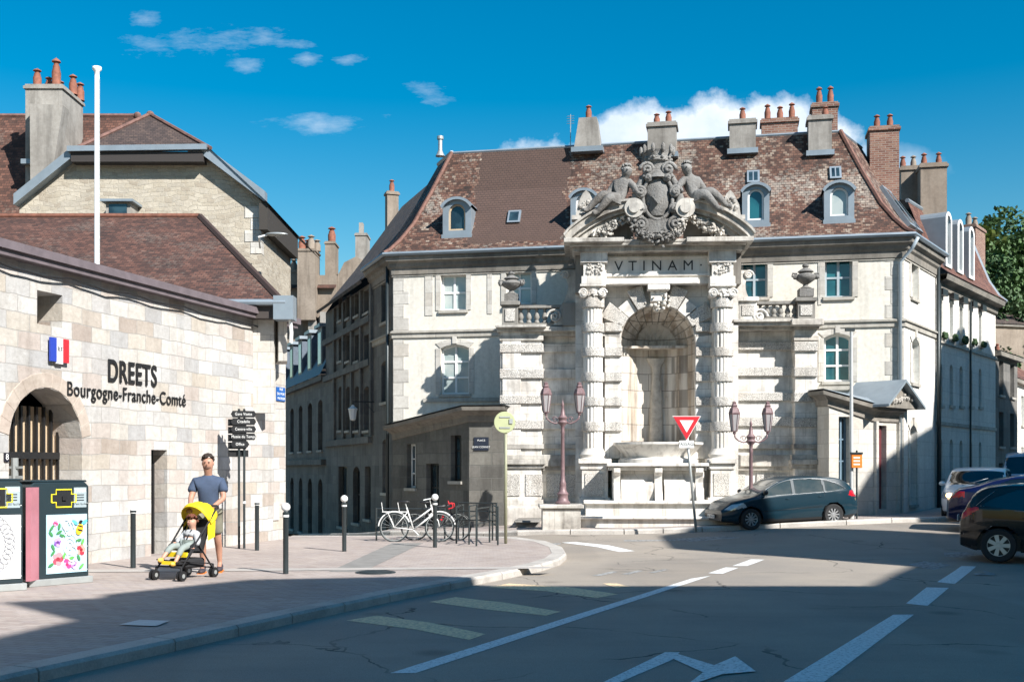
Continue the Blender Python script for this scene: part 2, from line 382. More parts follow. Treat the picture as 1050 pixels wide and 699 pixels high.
# ---------------------------------------------------------------- ground
def ground_mats():
    t = NT('asphalt'); o = t.tc.outputs['Object']
    c = t.ramp(t.noise(90, 4, .8), [(.3, (.165,.145,.124)), (.7, (.33,.296,.258))])
    c = t.mix(t.ramp(t.noise(.35, 5, .6), [(.35, 0), (.7, 1)]), c, (1.35, 1.3, 1.22), 'MULTIPLY')
    c = t.mix(t.ramp(t.noise(.9, 5, .7, stretch=(.25, 1.6, 1)), [(.5, 0), (.8, .5)]), c, (.7, .7, .7), 'MULTIPLY')
    c = t.mix(t.ramp(t.noise(.18, 3, .5, stretch=(1, .3, 1)), [(.52, 0), (.54, .35)]), c, (.72, .71, .7), 'MULTIPLY')
    c = t.mix(t.ramp(t.vor(.55), [(.05, .6), (.14, 0)]), c, (.45, .45, .45), 'MULTIPLY')
    d = t.vor(.22, feature='DISTANCE_TO_EDGE', vec=None)
    # wandering cracks, broken up
    nz = t.n('ShaderNodeTexNoise'); nz.inputs['Scale'].default_value = .8; nz.inputs['Detail'].default_value = 6; t.l(o, nz.inputs[0])
    ad = t.n('ShaderNodeVectorMath', operation='ADD'); t.l(o, ad.inputs[0]); t.l(nz.outputs['Color'], ad.inputs[1])
    d = t.vor(.3, vec=ad.outputs[0], feature='DISTANCE_TO_EDGE')
    ck = t.math('MULTIPLY', t.math('LESS_THAN', d, .0045), t.ramp(t.noise(.5, 3, .5), [(.45, 0), (.55, 1)]))
    c = t.mix(t.math('MULTIPLY', ck, .75), c, (.015, .015, .015))
    t.set(Base_Color=c, Roughness=.82); t.bump(t.math('ADD', t.noise(120, 3, .7), t.math('MULTIPLY', ck, -1)), .5, .01)
    M['asphalt'] = t.m
    t = NT('small_pavers'); v = t.wallvec(True)
    mp = t.n('ShaderNodeMapping'); mp.inputs['Rotation'].default_value = (0, 0, R(17)); t.l(v, mp.inputs[0])
    c, f = t.brick(mp.outputs[0], .22, .11, .007)
    col = t.ramp(c, [(0, (.34,.28,.25)), (.5, (.42,.36,.32)), (1, (.37,.32,.3))])
    col = t.mix(t.ramp(t.noise(.5, 6, .65), [(.35, 0), (.7, .8)]), col, (.72, .7, .7), 'MULTIPLY')
    col = t.mix(t.ramp(t.noise(6, 5, .7), [(.55, 0), (.75, .6)]), col, (.6, .58, .56), 'MULTIPLY')
    col = t.mix(t.ramp(t.vor(2.2), [(.03, .7), (.06, 0)]), col, (.12, .11, .1))
    col = t.mix(t.math('MULTIPLY', f, .6), col, (.16, .14, .13))
    t.set(Base_Color=col, Roughness=.8); t.bump(t.math('MULTIPLY', f, -1), .5, .01); M['pavers'] = t.m
    t = NT('paint_white_worn'); c = t.mix(t.ramp(t.noise(25, 6, .75), [(.5, 0), (.62, 1)]), (.72, .73, .72), (.34, .34, .33))
    t.set(Base_Color=c, Roughness=.7); M['mark'] = t.m
    t = NT('paint_yellow_faded'); c = t.mix(t.ramp(t.noise(18, 6, .75), [(.45, 0), (.6, 1)]), (.82, .62, .36), (.45, .35, .25))
    t.set(Base_Color=c, Roughness=.75); M['markyel'] = t.m
    t = NT('paint_ghost'); c = t.mix(t.ramp(t.noise(12, 6, .75), [(.42, 0), (.6, 1)]), (.36, .36, .35), (.12, .12, .115))
    t.set(Base_Color=c, Roughness=.75); M['markold'] = t.m
    M['kerb'] = stone('kerb_granite', [(0, (.3,.29,.28)), (1, (.4,.39,.37))], 1.0, 5, .02, (.1,.1,.1), stain=.6, bump=.4)
    t = NT('kerb_granite_pale'); v = t.wallvec(); c = t.noise(40, 5, .8)
    col = t.ramp(c, [(.3, (.36,.335,.305)), (.7, (.54,.505,.46))]); col = t.mix(t.ramp(t.noise(1.2, 5, .7), [(.45, 0), (.7, .8)]), col, (.55, .54, .54), 'MULTIPLY')
    t.set(Base_Color=col, Roughness=.8); t.bump(c, .4, .01); M['kerb'] = t.m
ground_mats()
def sheet(name, pts, off, mat, step=1.5, kind='structure', parent=None, close_side=0.):
    bm = bmesh.new(); f = bm.faces.new([bm.verts.new((p[0], p[1], 0)) for p in pts])
    bmesh.ops.triangulate(bm, faces=[f])
    for ax in (0, 1):
        lo = min(p[ax] for p in pts); hi = max(p[ax] for p in pts)
        if hi-lo < step: continue
        k = math.ceil(lo/step)*step
        while k < hi:
            n = (1, 0, 0) if ax == 0 else (0, 1, 0); c = (k, 0, 0) if ax == 0 else (0, k, 0)
            bmesh.ops.bisect_plane(bm, geom=bm.verts[:]+bm.edges[:]+bm.faces[:], plane_co=c, plane_no=n, dist=1e-5); k += step
    for v in bm.verts: v.co.z = gz(v.co.x, v.co.y)+off
    bmesh.ops.recalc_face_normals(bm, faces=bm.faces)
    if sum(f.normal.z*f.calc_area() for f in bm.faces) < 0: bmesh.ops.reverse_faces(bm, faces=bm.faces)
    me = bpy.data.meshes.new(name); bm.to_mesh(me); bm.free(); me.materials.append(mat)
    o = bpy.data.objects.new(name, me); COL.objects.link(o); o.parent = parent
    if kind: o['kind'] = kind
    return o
def grid_lines(lo, a, b, hi, fine, coarse):
    out = []; k = lo
    while k < a: out.append(k); k += coarse
    k = a
    while k < b: out.append(k); k += fine
    k = b
    while k <= hi: out.append(k); k += coarse
    return out
xs = grid_lines(-220, -20, 30, 220, 1., 20.); ys = grid_lines(-60, 0, 82, 320, 1., 20.)
mb = MB(); nx = len(xs)
mb.add([(x, y, gz(x, y)-KERB) for y in ys for x in xs], [(j*nx+i, j*nx+i+1, (j+1)*nx+i+1, (j+1)*nx+i) for j in range(len(ys)-1) for i in range(nx-1)])
o = mb.build('road', M['asphalt'], smooth=True, recalc=False); o['kind'] = 'structure'

def offset_path(pts, d):
    out = []
    for i, p in enumerate(pts):
        a = pts[max(0, i-1)]; b = pts[min(len(pts)-1, i+1)]
        n1 = Vector((p.x-a.x, p.y-a.y)) if i else Vector((b.x-p.x, b.y-p.y))
        n2 = Vector((b.x-p.x, b.y-p.y)) if i < len(pts)-1 else n1
        m = (n1.normalized()+n2.normalized()).normalized(); n = Vector((-m.y, m.x))
        k = 1/max(.5, n.dot(Vector((-n1.normalized().y, n1.normalized().x))))
        out.append(Vector((p.x+n.x*d*k, p.y+n.y*d*k)))
    return out
def densify(pts, step):
    out = []
    for a, b in zip(pts[:-1], pts[1:]):
        n = max(1, int((b-a).length/step))
        out += [a.lerp(b, k/n) for k in range(n)]
    return out+[pts[-1]]
def kerb(name, path, width, top=.004, mat='kerb', mstep=1.0):
    """path runs with the pavement on its left; one stone per metre with a joint"""
    a = densify([Vector((p[0], p[1])) for p in path], mstep); b = offset_path(a, width)
    mb = MB()
    for i in range(len(a)-1):
        g = .012/max(.05, (a[i+1]-a[i]).length)
        p, q, r, s = a[i].lerp(a[i+1], g), a[i+1].lerp(a[i], g), b[i+1].lerp(b[i], g), b[i].lerp(b[i+1], g)
        zz = [gz(k.x, k.y) for k in (p, q, r, s)]
        ins = [p.lerp(s, .1), q.lerp(r, .1)]
        vs = [(k.x, k.y, z-KERB-.05) for k, z in zip((p, q, r, s), zz)]
        vs += [(p.x, p.y, zz[0]-.03), (q.x, q.y, zz[1]-.03), (r.x, r.y, zz[2]+top), (s.x, s.y, zz[3]+top), (ins[0].x, ins[0].y, zz[0]+top), (ins[1].x, ins[1].y, zz[1]+top)]
        mb.add(vs, [(0,1,5,4), (4,5,9,8), (8,9,6,7), (1,2,6,9,5), (3,0,4,8,7), (2,3,7,6)])
    o = mb.build(name, M[mat]); o['kind'] = 'structure'; return b
def GP(*pp, off=-KERB): return [G(x, y, off) for x, y in pp]
near = G(40, 699, -KERB); nxt = G(300, 639, -KERB); dr = (near-nxt).normalized()
path = [near+dr*14, near]+GP((180, 667), (300, 639), (400, 617), (462, 604.5), (515, 594), (556, 585), (574, 579), (581, 573), (577, 566), (560, 559.5), (530, 555.5), (480, 554.2), (400, 553.6), (300, 553.6))
path = [Vector((p[0], p[1])) for p in path]
inner = kerb('kerb', path, .30)
poly = inner+[Vector((-9.5, 27.6)), Vector((-17, 26)), Vector((-17, -5))]
sheet('pavement', poly, 0, M['pavers'])
p2 = [Vector(p[:2]) for p in GP((150, 549), (300, 548.6), (400, 548.6), (530, 548.8), (640, 547.6), (720, 545), (800, 541), (868, 538), (960, 534.8), (990, 533))]
p2 += [Vector((17.5, 33.5)), Vector((30, 49)), Vector((36, 58))]
in2 = kerb('kerb', p2[::-1][::-1], .28)
sheet('pavement', in2+[Vector((20, 60)), Vector((-26, 60))], 0, M['pavers'])
# a paler granite strip, path of smooth slabs, manhole
sheet('pavement_strip', GP((337, 586), (372, 586), (434, 556.5), (402, 556.5), off=0), .004, plain('grey_slabs', (.24,.23,.215), .8, 0, .3, 3))
sheet('pavement_strip', GP((0, 584.5), (570, 581), (560, 582.8), (0, 587.5), off=0), .008, plain('pale_slabs', (.42,.39,.36), .8, 0, .2, 3))
c = G(385, 586, .012); mb = MB()
mb.lathe([(.0, .01), (.27, .01), (.27, .0), (.33, .0), (.34, -.01)], (0,0,0), 24)
one(MB().add([(x+c.x, y+c.y, z+c.z) for x, y, z in mb.v], mb.f), 'manhole_cover', 'round dark manhole cover set flush in the pale pavement', 'manhole cover', M['iron'])
def mark(pts, m='mark', name='road_marking', off=.004): return sheet(name, GP(*pts), -KERB+off, M[m], step=1.0)
mark([(400, 690), (426, 690), (729, 590), (709, 593)])
mark([(726, 587.5), (741, 588), (757, 582), (744, 581.5)])
mark([(751, 580), (766, 580), (784, 573.5), (770, 573.2)])
mark([(803, 699), (845, 699), (937, 630), (916, 630)])
mark([(929, 618.5), (951, 621), (973, 602.5), (950, 602)])
mark([(961, 596.5), (979, 598.5), (1001, 580.5), (986, 580)])
mark([(617, 700), (634, 700), (690, 676), (697, 668.5), (682, 668.5)])
mark([(682, 672), (692, 669.8), (738, 684), (722, 690)], off=.008)
mark([(700, 706), (729, 684), (754, 673.5), (775, 689), (740, 692)], off=.012)
for q in ([(355, 636), (386, 631), (440, 638), (498, 650), (481, 656), (425, 645)], [(440, 617), (467, 612), (520, 618), (575, 627), (560, 631), (500, 625)], [(500, 602), (522, 598), (585, 602), (634, 609), (612, 613), (560, 606)], [(618, 598), (632, 598), (645, 601), (632, 602.5)]):
    mark(q, 'markyel')
mark([(576, 556), (590, 555.4), (625, 559), (652, 565), (640, 566.5), (612, 560.5)])
mark([(538, 557.6), (575, 556.6), (575, 557.8), (538, 558.9)], 'markold')
mark([(640, 553.4), (700, 553), (700, 554.2), (640, 554.8)], 'markold')
mark([(690, 552), (740, 549.6), (760, 551), (708, 555.2)], 'markold')
for q in ([(607, 590), (615, 590.3), (634, 586), (628, 585.5)], [(637, 588.5), (645, 588.8), (660, 585), (654, 584.6)], [(664, 587), (671, 587.3), (686, 583.6), (680, 583.4)]): mark(q, 'markold')
mark([(968, 566), (992, 566), (1001, 569), (990, 572.5), (968, 570)], 'markold')
mark([(930, 579), (948, 575), (976, 579), (958, 584)], 'markold')
for q in ([(998, 588), (1020, 588), (1022, 590), (1000, 590)], [(1007, 585.5), (1012, 585.5), (1018, 589), (1013, 589)]): mark(q, 'markold', off=.012)
for a in (300, 345, 392):
    mark([(a-8, 552.2), (a+26, 552.2), (a+34, 549.8), (a+6, 549.8)], 'mark')
sheet('tactile_slab', GP((122, 641), (160, 642.5), (174, 637), (143, 636), off=0), .012, plain('pale_slab', (.62,.62,.6), .7, 0, .12, 9))

# ---------------------------------------------------------------- building parts
def arc_pts(s0, s1, z1, rise, n=8):
    """points along a segmental arch from (s0, z1-rise) over (mid, z1) to (s1, z1-rise)"""
    if rise <= 0: return [(s0, z1), (s1, z1)]
    w = (s1-s0)/2; r = (w*w+rise*rise)/(2*rise); c = z1-r; a = math.asin(clamp(w/r, 0, 1))
    if rise > w: a = math.pi-a
    return [((s0+s1)/2+r*math.sin(-a+2*a*k/n), c+r*math.cos(-a+2*a*k/n)) for k in range(n+1)]
def wall(parent, s0, s1, z0, z1, holes, mat, t=0., depth=.22, name='wall', thick=.4, back=True):
    """holes: (a,b,z0,z1,rise)"""
    xs = sorted({s0, s1}|{h[0] for h in holes}|{h[1] for h in holes}); zs = sorted({z0, z1}|{h[2] for h in holes}|{h[3] for h in holes})
    mb = MB()
    for a, b in zip(xs[:-1], xs[1:]):
        for c, d in zip(zs[:-1], zs[1:]):
            m, k = (a+b)/2, (c+d)/2
            if m < s0 or m > s1 or k < z0 or k > z1: continue
            if any(h[0] < m < h[1] and h[2] < k < h[3] for h in holes): continue
            mb.quad((a, t, c), (b, t, c), (b, t, d), (a, t, d))
    for h in holes:
        a, b, c, d, r = (list(h)+[0])[:5]; e = t+depth
        arc = arc_pts(a, b, d, r); n = len(arc)
        if r > 0:
            m = n//2
            mb.poly([(a, t, d)]+[(x, t, z) for x, z in reversed(arc[:m+1])]); mb.poly([(b, t, d)]+[(x, t, z) for x, z in reversed(arc[m:])])
        for (x, z), (x2, z2) in zip(arc[:-1], arc[1:]): mb.quad((x, t, z), (x2, t, z2), (x2, e, z2), (x, e, z))
        zt = arc[0][1]
        mb.quad((a, t, c), (a, t, zt), (a, e, zt), (a, e, c)); mb.quad((b, t, c), (b, e, c), (b, e, zt), (b, t, zt)); mb.quad((a, t, c), (a, e, c), (b, e, c), (b, t, c))
    return mb.build(name, M[mat], parent, recalc=False)
def window(parent, h, t=0., depth=.2, glass='glass', frame='white', cols=2, rows=(.5,), fw=.06, sill=True, sur=None, shutters=None, bars=.035, name='window'):
    a, b, c, d, r = (list(h)+[0])[:5]; e = t+depth-.03
    arc = arc_pts(a, b, d, r); mb = MB()
    out = [(a, c)]+[p for p in arc]+[(b, c)]
    cx, cz = (a+b)/2, (c+d)/2
    ins = [(x+fw*(1 if x < cx-1e-3 else -1 if x > cx+1e-3 else 0), z-fw if z > c+.01 else z+fw) for x, z in out]
    n = len(out)
    for i in range(n):
        j = (i+1) % n
        o1, o2, i1, i2 = out[i], out[j], ins[i], ins[j]
        mb.quad((o1[0], e, o1[1]), (o2[0], e, o2[1]), (i2[0], e, i2[1]), (i1[0], e, i1[1]))
        mb.quad((i1[0], e, i1[1]), (i2[0], e, i2[1]), (i2[0], e+.05, i2[1]), (i1[0], e+.05, i1[1]))
    for k in range(1, cols):
        x = a+(b-a)*k/cols; mb.box(x-bars, x+bars, e-.006, e+.04, c+fw, d-fw*1.0)
    for q in rows:
        z = c+(d-c)*q; mb.box(a+fw, b-fw, e-.003, e+.04, z-bars*.8, z+bars*.8)
    w = mb.build(name, M[frame], parent)
    MB().poly([(x, e+.03, z) for x, z in reversed(out)]).build('pane', M[glass], w)
    if sill: MB().box(a-.06, b+.06, t-.07, t+.02, c-.09, c-.004).build('sill', M['trim'], w)
    if sur:
        mb = MB(); g = .16; zt = arc[0][1]
        mb.box(a-g, a-.004, t-.025, t+.01, c, zt); mb.box(b+.004, b+g, t-.025, t+.01, c, zt)
        if r > 0:
            for (x, z), (x2, z2) in zip(arc[:-1], arc[1:]):
                def o_(x, z): return (cx+(x-cx)*(1+2*g/(b-a)), z+g)
                p, q = o_(x, z), o_(x2, z2)
                mb.add([(x, t-.025, z), (x2, t-.025, z2), (q[0], t-.025, q[1]), (p[0], t-.025, p[1]), (x, t, z), (x2, t, z2), (q[0], t, q[1]), (p[0], t, p[1])], [(0,1,2,3), (3,2,6,7), (0,4,5,1)])
            mb.box(cx-.07, cx+.07, t-.06, t+.01, d+.02, d+g+.08)
        else: mb.box(a-g, b+g, t-.028, t+.01, d+.004, d+g)
        mb.build('surround', M[sur], w)
    if shutters:
        for x0, x1 in ((a, a+.1*(b-a)), (b-.1*(b-a), b)): MB().box(x0+.004, x1, t-.06, t+.08, c+.02, (arc[0][1])-.02).build('shutter', M[shutters], w)
    return w
def px_hole(fr, x0, x1, y0, y1, rise=0, t=0):
    c = (x0+x1)/2; return (fr.S(x0, t), fr.S(x1, t), fr.Z(c, y1, t), fr.Z(c, y0, t), rise)
def pot(parent, x, y, z, h=.42, r=.1, cap=True):
    mb = MB(); mb.lathe([(r*1.15, 0), (r*.95, .05), (r, h*.55), (r*.75, h*.72), (r*.75, h*.8)], (x, y, z), 12)
    if cap:
        mb.lathe([(r*.75, h*.8), (r*.55, h*.82), (r*.55, h*.93), (r*1.0, h*.95), (r*.9, h*1.0), (0, h*1.12)], (x, y, z), 12)
    return mb.build('chimney_pot', M['pot'] if random.random() < .8 else M['old_plaster'], parent, smooth=True, ang=40)
def chimney(parent, x0, x1, y0, y1, z0, z1, mat='cement', pots=(), taper=0., flash=None, cap=.05, ph=.42):
    mb = MB()
    if taper:
        c, d = (x0+x1)/2, (y0+y1)/2
        vs = [(x, y, z0) for x, y in ((x0,y0),(x1,y0),(x1,y1),(x0,y1))]+[(c+(x-c)*(1-taper), d+(y-d)*(1-taper), z1) for x, y in ((x0,y0),(x1,y0),(x1,y1),(x0,y1))]
        mb.add(vs, [(0,1,5,4),(1,2,6,5),(2,3,7,6),(3,0,4,7),(4,5,6,7)])
    else: mb.box(x0, x1, y0, y1, z0, z1)
    if cap and not taper: mb.box(x0-cap, x1+cap, y0-cap, y1+cap, z1-.14, z1-.05); mb.box(x0-.01, x1+.01, y0-.01, y1+.01, z1-.05, z1+.01)
    o = mb.build('chimney', M[mat], parent)
    if flash is not None: MB().box(x0-.07, x1+.07, y0-.08, y1+.05, flash, flash+.16).build('flashing', M['zinc'], o)
    for p in pots:
        k = p if hasattr(p, '__len__') else (p, .5, ph)
        pot(o, x0+(x1-x0)*k[0], y0+(y1-y0)*k[1], z1+.01, k[2], r=k[3] if len(k) > 3 else .1)
    return o
def strip_roof(mb, path, prof, closed=False):
    """path: [(x,y)] eave line, roof to its left... prof: [(inset, z)]"""
    P = [Vector(p) for p in path]; rings = []
    for d, z in prof:
        rings.append([(q.x, q.y, z) for q in offset_path(P, d)] if d else [(q.x, q.y, z) for q in P])
    cum = [0]
    for a, b in zip(P[:-1], P[1:]): cum.append(cum[-1]+(b-a).length)
    vv = [0]
    for a, b in zip(prof[:-1], prof[1:]): vv.append(vv[-1]+math.hypot(b[0]-a[0], b[1]-a[1]))
    for i in range(len(prof)-1):
        for k in range(len(P)-1):
            d = (P[k+1]-P[k]).normalized()
            def U(r, q): return cum[k]+(Vector(rings[r][q][:2])-P[k]).dot(d)
            mb.quad(rings[i][k], rings[i][k+1], rings[i+1][k+1], rings[i+1][k],
                    [(U(i, k), vv[i]), (U(i, k+1), vv[i]), (U(i+1, k+1), vv[i+1]), (U(i+1, k), vv[i+1])])
    return rings

# ---------------------------------------------------------------- main corner house
DL, DR = 35.4, 32.4
pA, pB = at(403, DL), at(927, DR)
FA = fr2(pA, pB); LEN = math.dist(pA, pB)
ZE = HC+240*(DR-.5)/FOC
def rel(fr, p):
    dx, dy = p[0]-fr.x, p[1]-fr.y; return (dx*fr.u[0]+dy*fr.u[1], dx*fr.n[0]+dy*fr.n[1])
house = thing('corner_house', 'cream corner townhouse with a steep mottled tile roof behind the stone fountain', 'house', (FA.x, FA.y, 0), FA.a)
def P(*a, **k): return px_hole(FA, *a, **k)
wins = [(P(452, 478, 281, 318), 'glass_sky_curt', (.5,)), (P(519, 545, 278, 312), 'glass_sky_curt', (.5,)), (P(760, 787, 267, 305), 'glass_teal', (.5,)), (P(846, 874, 263.5, 304.5), 'glass_teal', (.5,)),
        (P(452, 481, 353, 404, .12), 'glass_sky_curt', (.34, .66)), (P(845, 873, 342, 391, .12), 'glass_teal', (.34, .67))]
wall(house, 0, LEN, -.3, ZE-.02, [w[0] for w in wins], 'plaster')
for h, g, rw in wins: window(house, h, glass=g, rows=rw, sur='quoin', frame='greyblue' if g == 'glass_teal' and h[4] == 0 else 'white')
# side walls
ds = Vector((-.37, 1)).normalized(); LS = 2.9
pS = (pA[0]+ds.x*LS, pA[1]+ds.y*LS)
SL = fr2(pS, pA)                                   # left street wall, seen from the left
dw = Vector((.674, 1)).normalized()
kk = 3.75; pW = (pB[0]+dw.x*kk, pB[1]+dw.y*kk)
FW = fr2(pB, pW)
def sub(parent_frame, fr, z0, z1, s1, holes, mat, parent, name='wall'):
    """a wall of the frame fr built under a parent whose axes are parent_frame's"""
    o = wall(parent, 0, s1, z0, z1, holes, mat, name=name)
    q = rel(parent_frame, (fr.x, fr.y)); o.location = (q[0], q[1], 0); o.rotation_euler = (0, 0, fr.a-parent_frame.a)
    return o
def sub_obj(o, parent_frame, fr):
    q = rel(parent_frame, (fr.x, fr.y)); o.location = (q[0], q[1], 0); o.rotation_euler = (0, 0, fr.a-parent_frame.a)
hs = [px_hole(SL, 391, 399, 290, 330), px_hole(SL, 391, 398, 370, 412, .1), px_hole(SL, 392, 399, 450, 505, .1)]
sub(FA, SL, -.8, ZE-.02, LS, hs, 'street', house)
for h in hs: sub_obj(window(house, h, glass='glass', frame='black', rows=(.5,)), FA, SL)
hw = [px_hole(FW, 934, 941, 262, 306), px_hole(FW, 934.5, 942, 347, 393, .16), px_hole(FW, 932.5, 939.5, 436, 517, .16)]
sub(FA, FW, -.1, ZE-.02, kk, hw, 'wing_plaster', house)
for i, h in enumerate(hw): sub_obj(window(house, h, glass='glass_sky_curt' if i < 2 else 'glass', rows=(.35, .7) if i else (.5,), sur='quoin', name='window' if i < 2 else 'window'), FA, FW)
# quoins
for x0, x1, fr in ((.004, .5, FA), (LEN-.75, LEN-.004, FA)):
    mb = MB(); z = -.1; k = 0
    while z < ZE-.5:
        w = .52 if k % 2 else .36
        a, b = (x0, x0+w) if x0 < 1 else (x1-w, x1)
        mb.box(a, b, -.012, .01, z+.004, z+.404); z += .41; k += 1
    mb.build('quoin_stack', M['quoin'], house, bevel=.006)
for (x0, x1) in ((1.05, 1.3), (3.05, 3.2), (LEN-2.4, LEN-2.3)): MB().box(x0, x1, -.02, .01, ZE-1.9, ZE-.5).build('pilaster_strip', M['quoin'], house)
# cornice profile & string course wrap the corners
P0 = rel(FA, pS); P3 = rel(FA, pW)
foot = [P0, (0, 0), (LEN, 0), P3]
def band(prof, mat, name, path=foot, parent=house):
    mb = MB(); strip_roof(mb, path, prof); return mb.build(name, M[mat], parent)
band([(0, ZE-.62), (-.06, ZE-.6), (-.07, ZE-.42), (-.13, ZE-.36), (-.16, ZE-.26), (-.27, ZE-.2), (-.30, ZE-.06), (-.27, ZE-.02), (.1, ZE-.02)], 'cornice', 'cornice')
band([(0, ZE-.66), (-.035, ZE-.655), (-.035, ZE-.625), (0, ZE-.62)], 'trim', 'moulding')
zs_ = FA.Z(800, 334, 0)
band([(0, zs_-.12), (-.05, zs_-.1), (-.05, zs_+.03), (-.1, zs_+.05), (-.1, zs_+.1), (0, zs_+.14)], 'trim', 'string_course')
z2 = FA.Z(860, 400); 
MB().box(LEN-3.6, LEN-1.2, -.07, .01, z2, z2+.12).build('ledge', M['trim'], house); MB().box(1.0, 3.9, -.07, .01, FA.Z(460, 408)-.12, FA.Z(460, 408)).build('ledge', M['trim'], house)
# gutter
mb = MB(); strip_roof(mb, foot, [(-.29, ZE-.05), (-.36, ZE-.06), (-.41, ZE), (-.39, ZE+.06), (-.35, ZE+.02), (-.27, ZE+.0)]); mb.build('gutter', M['zinc'], house)
# roof
eave = [(P0[0]-.5, P0[1]+.2), (0, 0), (LEN, 0), (P3[0]+.1, P3[1]+.15)]
prof = [(-.35, ZE+.02), (-.1, ZE+.17), (.3, ZE+.55), (.8, ZE+1.15), (1.5, ZE+2.3), (2.35, ZE+3.82)]
mb = MB(); rings = strip_roof(mb, [P0, (0, 0), (LEN, 0), P3], prof)
roof = mb.build('roof', M['roof_main'], house)
ZR = prof[-1][1]
mb = MB(); mb.poly(rings[-1]); mb.build('roof_top', M['zinc'], roof)
mb = MB()
r = rings[-1]
for a, b in zip(r[:-1], r[1:]): mb.tube([a, b], .05, 6)
mb.tube([(x, y, z+.03) for x, y, z in (r[0], r[1])], .07, 6)
mb.build('ridge_flashing', M['zinc'], roof)
for k in (1, 2): MB().tube([Vector(q[k])+Vector((0, 0, .02)) for q in rings], .07, 6).build('hip_tiles', M['roof_main'] if 0 else plain('hip_tile', (.2,.1,.075), .85, 0, .5, 8), roof)
def roof_y(z):      # inset of the roof surface at height z on the main front
    for (a, b), (c, d) in zip(prof[:-1], prof[1:]):
        if z <= d: return a+(c-a)*(z-b)/(d-b)
    return prof[-1][0]
def dormer(px0, px1, py0, py1, glass='glass', big=True):
    """py0 top of the arch, py1 foot on the roof"""
    t = roof_y(FA.Z((px0+px1)/2, py1, .4))-.03
    for _ in range(4): t = roof_y(FA.Z((px0+px1)/2, py1, t))-.03
    s0, s1 = FA.S(px0, t), FA.S(px1, t); z0, z1 = FA.Z((px0+px1)/2, py1, t), FA.Z((px0+px1)/2, py0, t)
    w = s1-s0; c = (s0+s1)/2; r = w*.3
    body = MB(); arc = arc_pts(s0, s1, z1, r, 10)
    n = len(arc); back = 1.9
    a, b = s0+w*.2, s1-w*.2; ia = arc_pts(a, b, z1-w*.17, r*1.1, 10); zb = z0+w*.16
    # front with an arched opening: ring between outline and opening
    outl = [(s0, z0)]+arc+[(s1, z0)]; inn = [(a, zb)]+ia+[(b, zb)]
    for i in range(len(outl)):
        j = (i+1) % len(outl)
        body.quad((outl[i][0], t, outl[i][1]), (outl[j][0], t, outl[j][1]), (inn[j][0], t, inn[j][1]), (inn[i][0], t, inn[i][1]))
        body.quad((inn[i][0], t, inn[i][1]), (inn[j][0], t, inn[j][1]), (inn[j][0], t+.1, inn[j][1]), (inn[i][0], t+.1, inn[i][1]))
    body.quad((s0, t, z0-.3), (s0, t, arc[0][1]), (s0, t+back, arc[0][1]), (s0, t+back, z0-.3)); body.quad((s1, t, z0-.3), (s1, t, arc[-1][1]), (s1, t+back, arc[-1][1]), (s1, t+back, z0-.3))
    o = body.build('dormer', M['zinc'], house)
    hood = MB()
    for (x, z), (x2, z2) in zip(arc[:-1], arc[1:]):
        k = 1.13; f_ = lambda x, z: (c+(x-c)*k, z+.05)
        p, q = f_(x, z), f_(x2, z2)
        hood.add([(p[0], t-.12, p[1]), (q[0], t-.12, q[1]), (q[0], t+back, q[1]), (p[0], t+back, p[1]), (x, t-.12, z-.03), (x2, t-.12, z2-.03), (x2, t+back, z2-.03), (x, t+back, z-.03)], [(0,1,2,3), (0,4,5,1), (4,7,6,5)])
    hood.build('dormer_roof', M['zinc'], o)
    wf = MB(); m2 = arc_pts(a+.06, b-.06, z1-w*.17-.06, r*.9, 10); i2 = [(a+.06, zb+.06)]+m2+[(b-.06, zb+.06)]
    for i in range(len(inn)):
        j = (i+1) % len(inn)
        wf.quad((inn[i][0], t+.07, inn[i][1]), (inn[j][0], t+.07, inn[j][1]), (i2[j][0], t+.07, i2[j][1]), (i2[i][0], t+.07, i2[i][1]))
    wf.build('window_frame', M['grate_tan'] if px0 < 500 else M['white'], o)
    MB().poly([(x, t+.1, z) for x, z in reversed(inn)]).build('pane', M[glass], o)
    MB().box(s0-.03, s1+.03, t-.06, t+.2, z0-.1, z0+.02).build('flashing', M['zinc'], o)
dormer(454, 483, 204, 241); dormer(761, 789, 189, 230, 'glass_teal'); dormer(845, 876, 187, 226, 'glass_sky_curt'); dormer(585, 612, 195, 238)
def skylight(px0, px1, py0, py1, bars=False):
    pc = (px0+px1)/2; t = .8
    for _ in range(5): t = roof_y(FA.Z(pc, py1, t))
    z0 = FA.Z(pc, py1, t); t1 = t
    for _ in range(5): t1 = roof_y(FA.Z(pc, py0, t1))
    z1 = FA.Z(pc, py0, t1); s0, s1 = FA.S(px0, t), FA.S(px1, t)
    def slab(mb, a, b, za, zb, lift):
        f = lambda z: t+(t1-t)*(z-z0)/(z1-z0)
        mb.add([(a, f(za)-lift, za+lift*.5), (b, f(za)-lift, za+lift*.5), (b, f(zb)-lift, zb+lift*.5), (a, f(zb)-lift, zb+lift*.5), (a, f(za)+.05, za), (b, f(za)+.05, za), (b, f(zb)+.05, zb), (a, f(zb)+.05, zb)], [(0,1,2,3), (0,4,5,1), (1,5,6,2), (2,6,7,3), (3,7,4,0)])
    mb = MB(); slab(mb, s0, s1, z0, z1, .06); o = mb.build('skylight', M['zinc'], house)
    mb = MB(); g = .06; m = (s0+s1)/2
    for a, b in (((s0+g, m-.02), (m+.02, s1-g)) if bars else ((s0+g, s1-g),)): slab(mb, a, b, z0+g, z1-g, .065)
    mb.build('pane', M['glass'], o)
skylight(520, 533, 217, 229); skylight(766, 779, 176, 188, True); skylight(851, 863, 172, 184, True)
